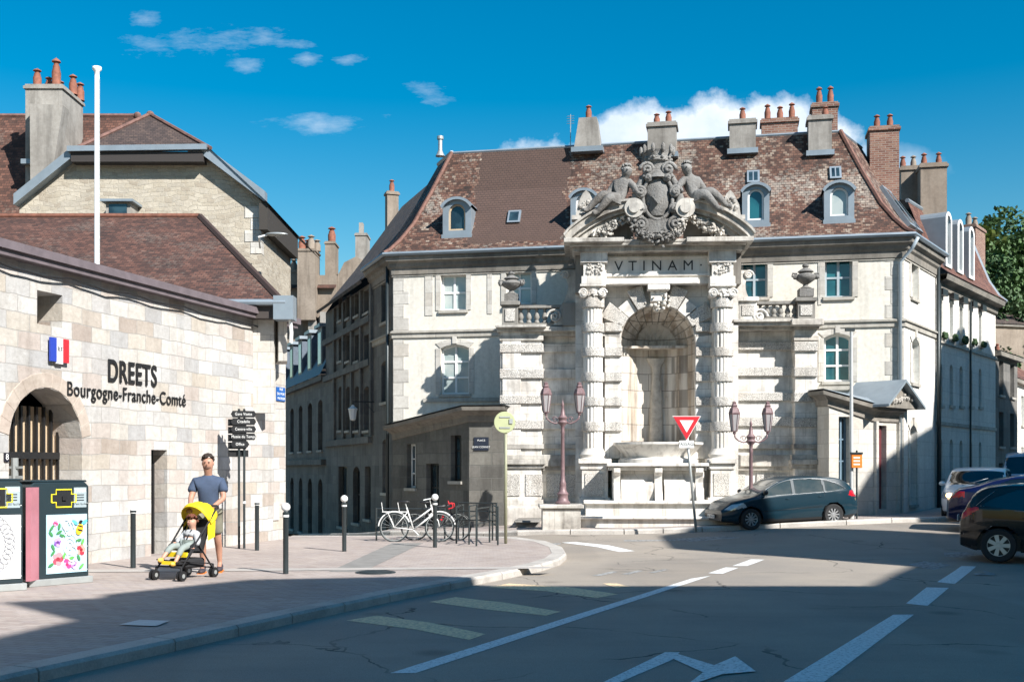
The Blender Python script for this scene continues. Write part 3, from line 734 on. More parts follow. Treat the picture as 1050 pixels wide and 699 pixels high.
# chimneys on the ridge and front slope
def ch(px0, px1, py0, py1, t0, dep, mat, pots, flash=True, taper=0., ph=.42, cap=.05):
    c = (px0+px1)/2; s0, s1 = FA.S(px0, t0), FA.S(px1, t0); z0, z1 = FA.Z(c, py1, t0), FA.Z(c, py0, t0)
    return chimney(house, s0, s1, t0, t0+dep, z0-(.0 if flash else 1.2), z1, mat, pots, taper, z0-.05 if flash else None, ph=ph, cap=cap)
ch(588, 616, 119, 154, 1.9, .8, 'cement', [(.5, .5, .42)], taper=.35)
ch(664, 693, 125, 160, 1.75, .7, 'cement', [(.3, .5, .34), (.72, .5, .40)])
ch(748, 775, 122, 156, 1.85, .7, 'cement', [(.5, .5, .42)])
ch(781, 818, 121, 137, 2.9, .6, 'brick', [(.17, .5, .5), (.52, .5, .42), (.85, .5, .5)], flash=False)
ch(829, 853, 118, 158, 1.8, .7, 'cement', [(.75, .4, .3)])
ch(833, 859, 105, 137, 2.8, .7, 'brick', [(.3, .5, .55), (.75, .5, .55)], flash=False)
ch(892, 922, 129, 175, 3.6, .9, 'brick', [(.3, .5, .45), (.75, .5, .45)], flash=False)
ch(924, 946, 170, 215, 6.0, 1.2, 'old_plaster', [(.2, .5, .45), (.7, .5, .45)], flash=False)
ch(944, 971, 167, 215, 5.2, 1.6, 'old_plaster', [(.28, .5, .5), (.85, .5, .5)], flash=False)
# metal flue and aerial
c = (FA.S(451, 1.9), 1.95); z = FA.Z(451, 160, 1.9)
MB().lathe([(.16, 0), (.11, .1), (.07, .2), (.07, .55), (.11, .56), (.11, .66), (0, .7)], (c[0], c[1], z), 12).build('flue', M['steel'], house, smooth=True, ang=40)
c = (FA.S(585, 2.5), 2.5); mb = MB(); mb.tube([(c[0], c[1], ZR-.1), (c[0], c[1], ZR+1.1)], .015, 5)
for k in range(4): mb.tube([(c[0]-.12, c[1], ZR+.8+.08*k), (c[0]+.12, c[1], ZR+.8+.08*k)], .008, 4)
mb.build('aerial', M['steel'], house)
# downpipes
for s, n_ in ((LEN-.12, 1),):
    mb = MB(); mb.tube([(s+.45, -.4, ZE-.1), (s+.3, -.3, ZE-.4), (s, -.1, ZE-.75), (s, -.1, .35)], .05, 8); mb.build('downpipe', M['greyblue'], house, smooth=True)
q = Vector(rel(FA, SL.w(LS-.25, -.12, 0)[:2])); MB().tube([(q.x, q.y, ZE-.3), (q.x, q.y, -.3)], .055, 8).build('downpipe', M['iron'], house, smooth=True)
q = Vector(rel(FA, FW.w(kk-.1, -.1, 0)[:2])); MB().tube([(q.x, q.y, ZE-.3), (q.x, q.y, .3)], .05, 8).build('downpipe', M['iron'], house, smooth=True)
# large roof window on the right slope
mb = MB(); k3 = rings[3][2], rings[3][3]; k5 = rings[5][2], rings[5][3]
A_, B_ = Vector(rings[2][2]), Vector(rings[2][3]); C_, D_ = Vector(rings[4][2]), Vector(rings[4][3])
nrm = (B_-A_).cross(C_-A_).normalized(); nrm = nrm if nrm.z > 0 else -nrm
def bil(u, v, l=0.): return A_.lerp(B_, u).lerp(C_.lerp(D_, u), v)+nrm*l
for u0, u1 in ((.52, .72), (.76, .96)):
    f = MB().add([bil(u0, .1, .1), bil(u1, .1, .1), bil(u1, .9, .1), bil(u0, .9, .1), bil(u0, .1, -.05), bil(u1, .1, -.05), bil(u1, .9, -.05), bil(u0, .9, -.05)], [(0,1,2,3), (0,4,5,1), (1,5,6,2), (2,6,7,3), (3,7,4,0)]).build('skylight', M['zinc'], house)
    MB().quad(bil(u0+.03, .16, .105), bil(u1-.03, .16, .105), bil(u1-.03, .84, .105), bil(u0+.03, .84, .105)).build('pane', M['glass'], f)

# ---------------------------------------------------------------- the low annexes either side of the fountain
def local(fr, px, D): return rel(fr, at(px, D))
def annex(name, label, pts, tops, mat, holes, eaves=.5, parent_fr=FA):
    """pts: plan points (world); walls between them"""
    root = thing(name, label, 'annex', (parent_fr.x, parent_fr.y, 0), parent_fr.a)
    L = [rel(parent_fr, p) for p in pts]
    for i in range(len(pts)-1):
        fr = fr2(pts[i], pts[i+1]); n = math.dist(pts[i], pts[i+1])
        hh = [px_hole(fr, *h[:4], rise=h[4] if len(h) > 4 else 0) for h in holes[i]]
        w = wall(root, 0, n, -.6, min(tops[i], tops[i+1]), hh, mat); sub_obj(w, parent_fr, fr)
        if abs(tops[i]-tops[i+1]) > .02:
            a, b = tops[i], tops[i+1]; g = MB()
            g.poly([(0, .0, min(a, b)), (n, .0, min(a, b)), (n if b > a else 0, .0, max(a, b))])
            sub_obj(g.build('wall', M[mat], root), parent_fr, fr)
        for h, src in zip(hh, holes[i]):
            kind = src[5] if len(src) > 5 else 'glass'
            if kind == 'niche': o = MB().box(h[0], h[1], .2, .22, h[2], h[3]).build('recess', M['hole'], root)
            elif kind == 'door':
                o = MB().box(h[0], h[1], .16, .22, h[2], h[3]).build('door', M['door_red'], root)
                d = MB()
                for q in range(2):
                    for (za, zb) in ((.06, .3), (.34, .62), (.66, .84), (.87, .96)):
                        w_ = (h[1]-h[0])/2; hz = h[3]-h[2]
                        d.box(h[0]+q*w_+.08, h[0]+(q+1)*w_-.08, .13, .165, h[2]+za*hz, h[2]+zb*hz)
                d.build('door_panel', M['door_red'], o)
            else: o = window(root, h, glass=kind, frame=src[6] if len(src) > 6 else 'shutter', rows=(.33, .66), cols=2, bars=.025)
            sub_obj(o, parent_fr, fr)
    # projecting eave with mouldings
    path = [Vector(p) for p in L]
    for nm, pr, m in (('cornice', [(0, -.42), (-.05, -.4), (-.06, -.24), (-eaves*.6, -.14), (-eaves, -.1), (-eaves-.02, .0), (.2, .04)], 'cornice'),):
        off = [offset_path(path, d) for d, z in pr]; mb = MB()
        for a in range(len(pr)-1):
            for k in range(len(path)-1):
                z0, z1 = pr[a][1], pr[a+1][1]
                mb.quad((*off[a][k], tops[k]+z0), (*off[a][k+1], tops[k+1]+z0), (*off[a+1][k+1], tops[k+1]+z1), (*off[a+1][k], tops[k]+z1))
        mb.build(nm, M[m], root)
    lid = [(*p, z+.05) for p, z in zip(offset_path(path, -eaves-.02), tops)]
    return root, L, lid
zA = [HC+42*35.0/FOC, HC+61.5*32.3/FOC, HC+61.5*32.3/FOC]
la = [at(403, 35.3), at(481, 32.3), at(520, 32.15)]
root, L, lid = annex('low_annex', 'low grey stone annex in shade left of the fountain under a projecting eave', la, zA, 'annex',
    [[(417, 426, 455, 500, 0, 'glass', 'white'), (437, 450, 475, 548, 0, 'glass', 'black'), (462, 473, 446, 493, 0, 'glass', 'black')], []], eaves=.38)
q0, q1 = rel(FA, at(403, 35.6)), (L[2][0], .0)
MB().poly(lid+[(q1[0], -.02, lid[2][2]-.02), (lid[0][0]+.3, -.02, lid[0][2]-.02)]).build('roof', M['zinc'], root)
ra = [at(838, 31.9), at(850, 30.9), at(895, 31.3), at(921, 32.4)]
zb = [HC+78*31.5/FOC, HC+78*30.9/FOC, HC+62*31.3/FOC, HC+62*31.6/FOC]
root, L, lid = annex('low_annex', 'low pale stone annex right of the fountain with a dark red door', ra, zb, 'quoin',
    [[], [(860, 871, 427, 495, 0, 'glass', 'shutter')], [(898, 909, 436, 522, 0, 'door')]], eaves=.26)
MB().poly(lid+[(L[3][0]+.3, -.02, lid[3][2]), (L[0][0], -.02, lid[0][2])]).build('roof', M['zinc'], root)
FAX = fr2(ra[1], ra[2])
# little pediment over the red door
f3 = fr2(ra[2], ra[3]); n3 = math.dist(ra[2], ra[3]); zt = zb[2]
ped = MB(); c3 = n3*.5; z_ap = f3.Z(914, 392, -.4)
ped.prism([(-.15, zt-.02), (n3+.35, zt-.02), (n3+.35, zt+.06), (c3, z_ap), (-.15, zt+.06)], -.42, .5)
sub_obj(ped.build('pediment', M['cornice'], root), FA, f3)
mb = MB()
for k in range(26): mb.ball((random.uniform(.1, n3), -.44, zt+.14+random.uniform(0, .22)), random.uniform(.03, .07), 6, 4, .2)
sub_obj(mb.build('carved_ornament', M['ledge'], root), FA, f3)
mb = MB()
mb.add([(-.3, -.62, zt+.05), (c3, -.62, z_ap+.1), (c3, .9, z_ap+.1), (-.3, .9, zt+.05), (-.3, -.62, zt-.02), (c3, -.62, z_ap+.02), (c3, .9, z_ap+.02), (-.3, .9, zt-.02)], [(0,1,2,3), (4,5,6,7), (0,4,5,1), (1,5,6,2), (2,6,7,3), (3,7,4,0)])
mb.add([(n3+.45, -.62, zt+.05), (c3, -.62, z_ap+.1), (c3, .9, z_ap+.1), (n3+.45, .9, zt+.05), (n3+.45, -.62, zt-.02), (c3, -.62, z_ap+.02), (c3, .9, z_ap+.02), (n3+.45, .9, zt-.02)], [(0,1,2,3), (4,5,6,7), (0,4,5,1), (1,5,6,2), (2,6,7,3), (3,7,4,0)])
sub_obj(mb.build('pediment_roof', M['zinc'], root), FA, f3)
for x in (.02, n3-.12):
    sub_obj(MB().box(x, x+.14, -.1, .02, -.1, zt-.4).build('door_pilaster', M['quoin'], root), FA, f3)

# ---------------------------------------------------------------- right street: white house and those beyond
dn = Vector((.74, 1)).normalized(); LN = 7.6
pN = (pW[0]+dn.x*LN, pW[1]+dn.y*LN); FN = fr2(pW, pN)
nh = thing('street_house', 'long white street house with a red tile mansard, right of the corner house', 'house', (FN.x, FN.y, 0), FN.a)
ZN = FN.Z(975, 288)
hol = []; cs = [964.5, 975.5, 985.5, 995.5, 1005]
for i, x in enumerate(cs):
    w = 1.9-.12*i; k = (x-962)/44
    hol.append((px_hole(FN, x-w, x+w, 303+17*k, 345+10*k, .18), 'glass_sky_curt'))
    hol.append((px_hole(FN, x-w, x+w, 372+6*k, 415+2*k, .18), 'glass'))
    hol.append((px_hole(FN, x-w, x+w, 449+4*k, 490+1*k, .18), 'glass'))
wall(nh, 0, LN, -.2, ZN, [h for h, _ in hol], 'wing_plaster')
for i, (h, g) in enumerate(hol):
    w = window(nh, h, glass=g, rows=(.33, .66), frame='white' if i % 3 == 0 else 'greyblue', bars=.02, fw=.04)
    if i % 3 == 0:   # flower box
        b = MB(); random.seed(i)
        for k in range(14): b.ball((random.uniform(h[0], h[1]), -.14, h[2]-.02+random.uniform(0, .14)), random.uniform(.05, .09), 5, 4, .3)
        b.build('window_plants', plain('plant_green', (.03,.07,.02), .8, 0, .4, 20), w)
        MB().box(h[0]-.08, h[1]+.08, -.16, -.02, h[3]+.02, h[3]+.22).build('rolled_awning', M['black'], w)
for z, m in ((FN.Z(975, 353), .07), (FN.Z(975, 435), .05)): MB().box(0, LN, -m, .01, z-.06, z+.05).build('string_course', M['trim'], nh)
mb = MB(); pth = [(0, 0), (LN, 0)]
strip_roof(mb, pth, [(0, ZN-.5), (-.08, ZN-.45), (-.1, ZN-.25), (-.32, ZN-.18), (-.36, ZN-.02), (.1, ZN)]); mb.build('cornice', M['cornice'], nh)
mb = MB(); zr = FN.Z(960, 226, 1.0); strip_roof(mb, [(-.0, 0), (LN+.1, 0)], [(-.38, ZN+.02), (-.1, ZN+.25), (.25, ZN+.8), (.9, zr)]); rf = mb.build('roof', M['roof_red'], nh)
mb = MB(); mb.quad((0, .9, zr), (LN+.1, .9, zr), (LN+.1, 5, zr+1.0), (0, 5, zr+1.0)); mb.build('upper_roof', M['zinc'], nh)
mb = MB(); mb.tube([(0, .9, zr), (LN+.1, .9, zr)], .07, 6); mb.tube([(LN+.1, -.38, ZN), (LN+.1, -.1, ZN+.25), (LN+.1, .25, ZN+.8), (LN+.1, .9, zr)], .06, 6); mb.build('edge_flashing', M['zinc'], rf)
MB().poly([(LN, -.1, ZN), (LN, 7, ZN), (LN, 7, zr), (LN, .9, zr), (LN, .25, ZN+.8)]).build('gable', M['old_plaster'], nh)
for px in (971.5, 983.5, 995):
    s = FN.S(px, -.05); zb_, zt_ = ZN+.35, zr-.3
    b = MB(); w = .36; arc = arc_pts(s-w, s+w, zt_, .22, 8); ia = arc_pts(s-w+.12, s+w-.12, zt_-.12, .2, 8)
    ou = [(s-w, zb_)]+arc+[(s+w, zb_)]; inn = [(s-w+.12, zb_+.1)]+ia+[(s+w-.12, zb_+.1)]
    for i in range(len(ou)):
        j = (i+1) % len(ou); b.quad((ou[i][0], -.1, ou[i][1]), (ou[j][0], -.1, ou[j][1]), (inn[j][0], -.1, inn[j][1]), (inn[i][0], -.1, inn[i][1]))
        b.quad((inn[i][0], -.1, inn[i][1]), (inn[j][0], -.1, inn[j][1]), (inn[j][0], .0, inn[j][1]), (inn[i][0], .0, inn[i][1]))
    d = b.build('dormer', M['white'], nh); b = MB()
    for (x, z), (x2, z2) in zip(ou[:-1], ou[1:]): b.quad((x*.998, -.1, z), (x2*.998, -.1, z2), (x2, 1.0, z2), (x, 1.0, z))
    b.build('dormer_cheek', M['zinc'], d)
    MB().poly([(x, -.02, z) for x, z in reversed(inn)]).build('pane', M['glass'], d)
    MB().box(s-.02, s+.02, -.06, -.03, zb_+.1, zt_-.12).build('glazing_bar', M['white'], d)
c = FN.S(1003, 1.6); chimney(nh, FN.S(1001, 2.2)-.1, FN.S(1001, 2.2)+1.5, 2.2, 2.9, zr-.6, FN.Z(1003, 231, 2.2), 'brick', [(.15, .5, .5, .13), (.8, .5, .5, .13)])
q = (-.02, -.1); MB().tube([(.05, -.1, ZN-.3), (.05, -.1, 0)], .05, 8).build('downpipe', M['iron'], nh)
MB().tube([(3.8, -.08, ZN-.3), (3.8, -.08, 0)], .035, 6).build('downpipe', M['iron'], nh)
# the far houses of the right street
def simple_house(name, label, p, q, z1, depth, mat, nwin, rows, roofm, rise=1.6, base=-.3, over=.3, glass='glass', wsize=(.8, 1.4), group=None):
    fr = fr2(p, q); n = math.dist(p, q); h = thing(name, label, 'house', (fr.x, fr.y, 0), fr.a, group=group)
    hs = []
    for j in range(rows):
        for i in range(nwin):
            c = n*(i+.5)/nwin; zc = base+.9+(z1-base-.6)*j/rows; hs.append((c-wsize[0]/2, c+wsize[0]/2, zc, zc+min(wsize[1], (z1-base)/rows*.62), 0))
    wall(h, 0, n, base, z1, hs, mat)
    for k in hs: window(h, k, glass=glass, rows=(.5,))
    b = MB(); b.box(0, .02, .01, depth, base, z1); b.box(n-.02, n, .01, depth, base, z1); b.box(0, n, depth-.02, depth, base, z1); b.build('side_wall', M[mat], h)
    m = MB(); ridge = depth/2
    for a, bb in (((-over, z1), (ridge, z1+rise)), ((depth+over, z1), (ridge, z1+rise))):
        ln = math.hypot(bb[0]-a[0], rise)
        m.quad((-.15, a[0], a[1]), (n+.15, a[0], a[1]), (n+.15, bb[0], bb[1]), (-.15, bb[0], bb[1]), [(0, 0), (n, 0), (n, ln), (0, ln)])
    m.poly([(0, 0, z1), (0, depth, z1), (0, ridge, z1+rise)]); m.poly([(n, 0, z1), (n, depth, z1), (n, ridge, z1+rise)])
    m.build('roof', M[roofm], h)
    MB().box(-.1, n+.1, -.22, .01, z1-.22, z1-.02).build('cornice', M['cornice'], h)
    return h, fr, n
e2 = (pN[0]+dn.x*3.5, pN[1]+dn.y*3.5)
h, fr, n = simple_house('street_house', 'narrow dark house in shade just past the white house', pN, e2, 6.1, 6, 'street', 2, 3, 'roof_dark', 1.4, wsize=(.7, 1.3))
p5, p6 = (21.6, 47.6), (31.5, 57.)
p5 = at(1029, 48.5); p6 = at(1075, 60.)
h, fr, n = simple_house('street_house', 'sunlit white house with grey slate roof at the far right end of the street', p5, p6, 5.8, 8, 'wing_plaster', 4, 2, 'roof_dark', 2.2, base=.4, glass='glass_sky_curt')
h, fr, n = simple_house('hillside_house', 'orange roofed house above the far end of the right street', at(1024, 62), at(1075, 66), HC+85*62/FOC, 9, 'old_plaster', 3, 2, 'roof_red', 3.2)
chimney(h, .3, 1.5, -.1, .9, 4, HC+118*62/FOC, 'brick', [(.3, .5, .5, .13)])
h, fr, n = simple_house('hillside_house', 'long brown roofed house below the wooded hill with small blue windows', at(1002, 95), at(1075, 97), HC+148*95/FOC, 10, 'old_plaster', 5, 2, 'roof_dark', 2.6, glass='glass_teal')

# ---------------------------------------------------------------- left street in shade
s2 = (pS[0]+ds.x*8.2, pS[1]+ds.y*8.2); S2 = fr2(s2, pS)
h2 = thing('street_house', 'tall dark stone house with carved upper windows left of the corner house', 'house', (S2.x, S2.y, 0), S2.a)
z_top = S2.Z(365, 300)
hh = []
for x in (349, 357, 366, 376): 
    w = 1.8+(x-349)*.03
    hh += [px_hole(S2, x-w, x+w, 303+(357-x)*.3, 326+(357-x)*.3), px_hole(S2, x-w*1.1, x+w*1.1, 396, 441, .1), px_hole(S2, x-w, x+w, 343, 370)]
hh += [px_hole(S2, 347, 356, 478, 540), px_hole(S2, 362, 369, 478, 536, .2), px_hole(S2, 374, 380, 478, 532)]
hh = [h for h in hh]
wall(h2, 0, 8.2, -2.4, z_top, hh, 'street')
for k in hh: window(h2, k, glass='glass', frame='black', rows=(.5,), bars=.03)
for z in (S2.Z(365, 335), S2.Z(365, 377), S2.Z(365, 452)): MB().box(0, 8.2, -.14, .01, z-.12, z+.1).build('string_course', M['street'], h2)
for x in (344, 353.5, 362, 371.5, 382): 
    s = S2.S(x); MB().box(s-.12, s+.12, -.1, .01, S2.Z(365, 448), z_top-.1).build('pilaster', M['street'], h2)
mb = MB(); strip_roof(mb, [(0, 0), (8.2, 0)], [(-.35, z_top-.05), (-.4, z_top+.05), (0, z_top+.3), (1.2, z_top+1.8), (3.2, z_top+4.6)]); rf = mb.build('roof', M['roof_dark'], h2)
mb = MB(); mb.quad((0, 3.2, z_top+4.6), (8.2, 3.2, z_top+4.6), (8.2, 7, z_top+4.6), (0, 7, z_top+4.6)); mb.poly([(0, 0, z_top), (0, 1.2, z_top+1.8), (0, 3.2, z_top+4.6), (0, 7, z_top+4.6), (0, 7, z_top)]); mb.build('rear_roof', M['roof_dark'], h2)
c = S2.S(396, 3.0); chimney(h2, c-.2, c+.2, 3.0, 3.5, z_top+2, S2.Z(400, 193, 3.0), 'old_plaster', [(.5, .5, .5, .12)])
s3 = (s2[0]+ds.x*14.5, s2[1]+ds.y*14.5); S3 = fr2(s3, s2)
h3 = thing('street_house', 'dark stone house with blue slate mansard and a row of dormers down the left street', 'house', (S3.x, S3.y, 0), S3.a)
z3 = S3.Z(325, 389); hh = []
for i in range(6):
    c = 14.5*(i+.5)/6
    hh += [(c-.5, c+.5, z3-3.0, z3-.9, .15), (c-.5, c+.5, -1.2, z3-4.2, .3)]
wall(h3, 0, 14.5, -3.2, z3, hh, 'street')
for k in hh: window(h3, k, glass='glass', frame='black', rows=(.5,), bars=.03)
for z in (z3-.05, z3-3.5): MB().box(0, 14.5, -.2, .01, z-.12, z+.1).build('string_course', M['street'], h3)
mb = MB(); strip_roof(mb, [(0, 0), (14.5, 0)], [(-.25, z3+.05), (.9, z3+2.4), (4.0, z3+3.6)]); mb.build('roof', M['slate'], h3)
for i in range(6):
    c = 14.5*(i+.5)/6
    d = MB(); d.box(c-.5, c+.5, -.02, 1.4, z3+.35, z3+2.1); d = d.build('dormer', M['slate'], h3)
    mb = MB(); mb.box(c-.62, c+.62, -.15, 1.6, z3+2.1, z3+2.24); mb.build('dormer_roof', M['zinc'], d)
    MB().box(c-.32, c+.32, -.04, -.015, z3+.6, z3+1.9).build('pane', M['glass_sky_curt'] if i % 2 else M['glass'], d)
# sunlit chimney-laden house closing the street
ph = thing('party_wall_house', 'tall brown plastered house with many clay chimney pots closing the left street', 'house', (*at(330, 62), 0), 0)
def PX(px, D=62.): return (px-330)/FOC*D
def PZ(py, D=62.): return HC+(HZ-py)/FOC*D
MB().box(PX(262), PX(345), 0, 6, -3, PZ(282)).build('wall', M['old_plaster'], ph)
MB().prism([(PX(345)+.01, -3), (PX(345)+.01, PZ(282)), (PX(352), PZ(268)), (PX(364), PZ(262)), (PX(380), PZ(270)), (PX(395), PZ(300)), (PX(395), -3)], .3, 6).build('gable', M['old_plaster'], ph)
def pch(x0, x1, y0, y1, d0, d1, pots, mat='old_plaster'): chimney(ph, PX(x0), PX(x1), d0, d1, PZ(y1), PZ(y0), mat, pots, ph=.75)
pch(308, 326, 258, 330, -.9, .6, [(.18, .3, .7, .2), (.45, .6, .6, .2), (.7, .3, .75, .2), (.95, .6, .6, .2)])
pch(284, 308, 276, 330, .2, 1.4, [(.2, .5, .65, .2), (.6, .5, .65, .2)])
pch(333, 343, 247, 285, .1, 1.4, [(.5, .5, .85, .22)])
pch(363, 375, 237, 266, .5, 1.8, [(.4, .5, .1, .15)], 'cement')
MB().box(PX(366), PX(370), .8, 1.3, PZ(237), PZ(225)).build('chimney_cowl', M['cement'], ph)
mb = MB(); strip_roof(mb, [(PX(262), -.3), (PX(345), -.3)], [(0, PZ(296)), (1.0, PZ(282)), (3, PZ(276))]); mb.build('roof', M['roof_brown'], ph)
for px in (318, 330, 341): MB().box(PX(px), PX(px+8), -.6, .5, PZ(346-(px-318)*.4), PZ(326-(px-318)*.4)).build('dormer', M['cement'], ph)

# ---------------------------------------------------------------- left: the long ashlar wall of the DREETS office
cW = (-5.53, 27.4); dW = Vector((.2991, 1)).normalized(); fW0 = (cW[0]-dW.x*21, cW[1]-dW.y*21)
FD = Fr(cW[0], cW[1], math.atan2(dW.y, dW.x))
ZD = HC+(HZ-336)/FOC*27.4
dre = thing('office_wall_building', 'long low building of pale and pink ashlar blocks with black lettering and an arched gateway', 'building', (FD.x, FD.y, 0), FD.a)
aL, aR = FD.S(9), FD.S(84); zat = FD.Z(47, 397)
gate = (aL, aR, -.05, zat, (aR-aL)*.46)
door = (FD.S(155), FD.S(171.5), -.02, FD.Z(163, 461), 0)
nic = (FD.S(38), FD.S(64), FD.Z(51, 334), FD.Z(51, 300), 0)
wall(dre, -21, 0, -.3, ZD, [gate, door, nic], 'wall_ashlar', depth=.62)
# end wall, going back along the left street
MB().box(-.02, 0, .01, 1.5, -.6, ZD).build('end_wall', M['quoin'], dre)
mb = MB(); mb.box(-21, .25, -.2, .5, ZD, ZD+.1); mb.box(-21, .3, -.26, .6, ZD+.1, ZD+.24); mb.build('coping', plain('lead_coping', (.16,.13,.14), .55, 0, .3, 4), dre)
mb = MB(); rnd = random.Random(3); pts = [(-21+21*i/60, -.1, ZD-.08-.05*rnd.random()-.06*abs(math.sin(i*.6))) for i in range(61)]; mb.tube(pts, .018, 5); mb.build('cable', M['black'], dre)
MB().box(nic[0], nic[1], .615, .63, nic[2], nic[3]).build('recess', M['hole'], dre)
# arch voussoirs, slightly proud
arc = arc_pts(gate[0], gate[1], gate[3], gate[4], 13); mb = MB(); cx_ = (aL+aR)/2; zc_ = gate[3]-gate[4]
for (x, z), (x2, z2) in zip(arc[:-1], arc[1:]):
    g = .008; a1 = Vector((x-cx_, z-zc_+.2)).normalized(); a2 = Vector((x2-cx_, z2-zc_+.2)).normalized(); w = .25
    p = [(x, z), (x2, z2), (x2+a2.x*w, z2+a2.y*w), (x+a1.x*w, z+a1.y*w)]
    mb.prism(p, -.012, .02)
mb.build('arch_stones', stone('arch_pink_stone', [(0, (.48,.40,.34)), (1, (.56,.49,.42))], .4, .4, .0, stain=.5, bump=.5), dre, bevel=.006)
# dark passage with the gate
mb = MB(); mb.box(aL-1, aR+1, 3.2, 3.3, -.1, 4.2); mb.box(aL-1.02, aL-1, .62, 3.2, -.1, 4.2); mb.box(aR+1, aR+1.02, .62, 3.2, -.1, 4.2); mb.box(aL-1, aR+1, .62, 3.2, 4.2, 4.22); mb.build('passage', M['hole'], dre)
gt = MB(); zmid = FD.Z(47, 467, .5); ztop = zat-.12; gR = FD.S(67, .5)
x = aL-.1; k = 0
while x < gR: gt.box(x, x+.045, .48, .53, 0.02, min(ztop, zat-.3)); x += .19; k += 1
gt.box(aL-.1, gR, .47, .54, zmid-.06, zmid+.06); gt.box(aL-.1, gR+.03, .47, .54, 0.03, .13); gt.box(gR-.02, gR+.06, .46, .55, 0, ztop-.2)
go = gt.build('gate', M['black'], dre)
MB().box(aL-.1, gR, .6, .615, .05, zat-.3).build('gate_boards', M['grate_tan'], go)
b = MB(); d0, d1, dz0, dz1 = door[0], door[1], door[2], door[3]
b.box(d0, d1, .30, .34, dz0, dz1-.28)
for i in range(4): b.box(d0+(d1-d0)*(i+.5)/4-.03, d0+(d1-d0)*(i+.5)/4+.03, .27, .31, dz0, dz1-.28)
dd = b.build('door', M['black'], dre); MB().box(d0, d1, .33, .35, dz1-.28, dz1).build('fanlight', M['glass'], dd)
MB().ball((d0+.12, .24, 1.05), .035).build('door_handle', M['steel'], dd)
# lettering
def text(body, size, s, z, t, fr_parent, mat, ext=.02, name='lettering', sx=1., align='CENTER', bold=.0, rot=(math.pi/2, 0, 0)):
    cu = bpy.data.curves.new(name, 'FONT'); cu.body = body; cu.size = size; cu.extrude = ext; cu.align_x = align; cu.align_y = 'CENTER'; cu.offset = bold; cu.space_character = 1.08
    o = bpy.data.objects.new(name, cu); COL.objects.link(o); o.parent = fr_parent; o.location = (s, t, z); o.rotation_euler = rot; o.scale = (sx, 1, 1)
    cu.materials.append(mat)
    dg = bpy.context.evaluated_depsgraph_get(); me = bpy.data.meshes.new_from_object(o.evaluated_get(dg)); me.materials.clear(); me.materials.append(mat)
    m = bpy.data.objects.new(name, me); COL.objects.link(m); m.parent = fr_parent; m.location = o.location; m.rotation_euler = rot; m.scale = (sx, 1, 1)
    bpy.data.objects.remove(o); m.name = name; return m
zc = FD.Z(136, 384); text('DREETS', .58, FD.S(135.5), zc, -.022, dre, M['black'], .008, bold=.010, sx=.74)
zc = FD.Z(135, 405.5); text('Bourgogne-Franche-Comté', .36, FD.S(133.5), zc, -.022, dre, M['black'], .006, bold=.002, sx=.86)
# tricolour plaque
fl = thing('flag_plaque', 'blue white and red shield shaped plaque on the ashlar wall above the gateway', 'plaque', (*FD.w(FD.S(57.5), -.05, 0)[:2], FD.Z(57.5, 376)), FD.a)
zz = (FD.Z(57.5, 347)-FD.Z(57.5, 376))
for i, (cn, cc) in enumerate((('blue', (.02,.05,.35)), ('white', (.75,.75,.75)), ('red', (.6,.02,.03)))):
    a = -.24+.16*i; MB().prism([(a, .05 if i == 1 else .08), (a+.16, .05 if i == 1 else .08), (a+.16, zz), (a, zz)], -.03, .0).build('stripe', plain('flag_'+cn, cc, .5, 0, 0), fl)
text('RF', .12, 0, zz*.6, -.035, fl, M['black'], .002)
def plaque(fr, px0, px1, py0, py1, col, name, label, lines, lcol, t=-.03, size=.1):
    c = (px0+px1)/2; a, b = fr.S(px0, t), fr.S(px1, t); z0, z1 = fr.Z(c, py1, t), fr.Z(c, py0, t); w = b-a
    o = thing(name, label, 'sign', (*fr.w((a+b)/2, t, 0)[:2], z0), fr.a)
    MB().box(-w/2, w/2, 0, .025, 0, z1-z0).build('plate', plain(name+'_col', col, .4, 0, 0), o)
    for i, ln in enumerate(lines): text(ln, size, 0, (z1-z0)*(1-(i+.5)/len(lines)), -.004, o, M[lcol], .002)
    return o
plaque(FD, 284, 292.5, 397, 411, (.01,.10,.36), 'street_sign', 'small blue street name plate at the corner of the ashlar wall', ['RUE', 'DU PORT', 'MAYEUR'], 'white', size=.09)
plaque(FD, 5, 9.5, 464, 473, (.01,.01,.02), 'number_plate', 'small dark number plate left of the arched gateway', ['8'], 'white', size=.14)
plaque(FD, 281, 286.5, 515, 533, (.55,.53,.5), 'letter_box', 'white meter box low on the ashlar wall near its corner', [], 'white')
FAN = fr2(la[0], la[1])
FAN2 = fr2(la[1], la[2])
plaque(FAN2, 486, 501, 448, 461.5, (.015,.02,.035), 'street_sign', 'dark street name plate on the shaded annex wall', ['PLACE', 'JEAN CORNET'], 'white', size=.075)

# ---------------------------------------------------------------- left: roofs behind the wall
b2 = thing('low_wing', 'low brown tiled hip roofed wing behind the ashlar wall', 'building', (*at(288, 25.6), 0), 0)
o2 = at(288, 25.6)
def L2(px, D, z): p = at(px, D); return (p[0]-o2[0], p[1]-o2[1], z)
ze = HC+(HZ-309)*25.6/FOC; zr2 = HC+(HZ-222)*31/FOC
A1, A2 = L2(289, 25.6, ze), L2(-260, 25.6, ze); A3 = L2(205, 31, zr2); A4 = L2(-200, 31, zr2)
bk = (A1[0]-.37*9, A1[1]+9, ze)
mb = MB()
def uvq(a, b, c, d):
    L_ = (Vector(b)-Vector(a)).normalized(); 
    def uv(p): q = Vector(p)-Vector(a); u = q.dot(L_); return (u, (q-L_*u).length)
    return [uv(p) for p in (a, b, c, d)]
mb.quad(A2, A1, A3, A4, uvq(A2, A1, A3, A4)); mb.quad(A1, bk, bk, A3, uvq(A1, bk, bk, A3))
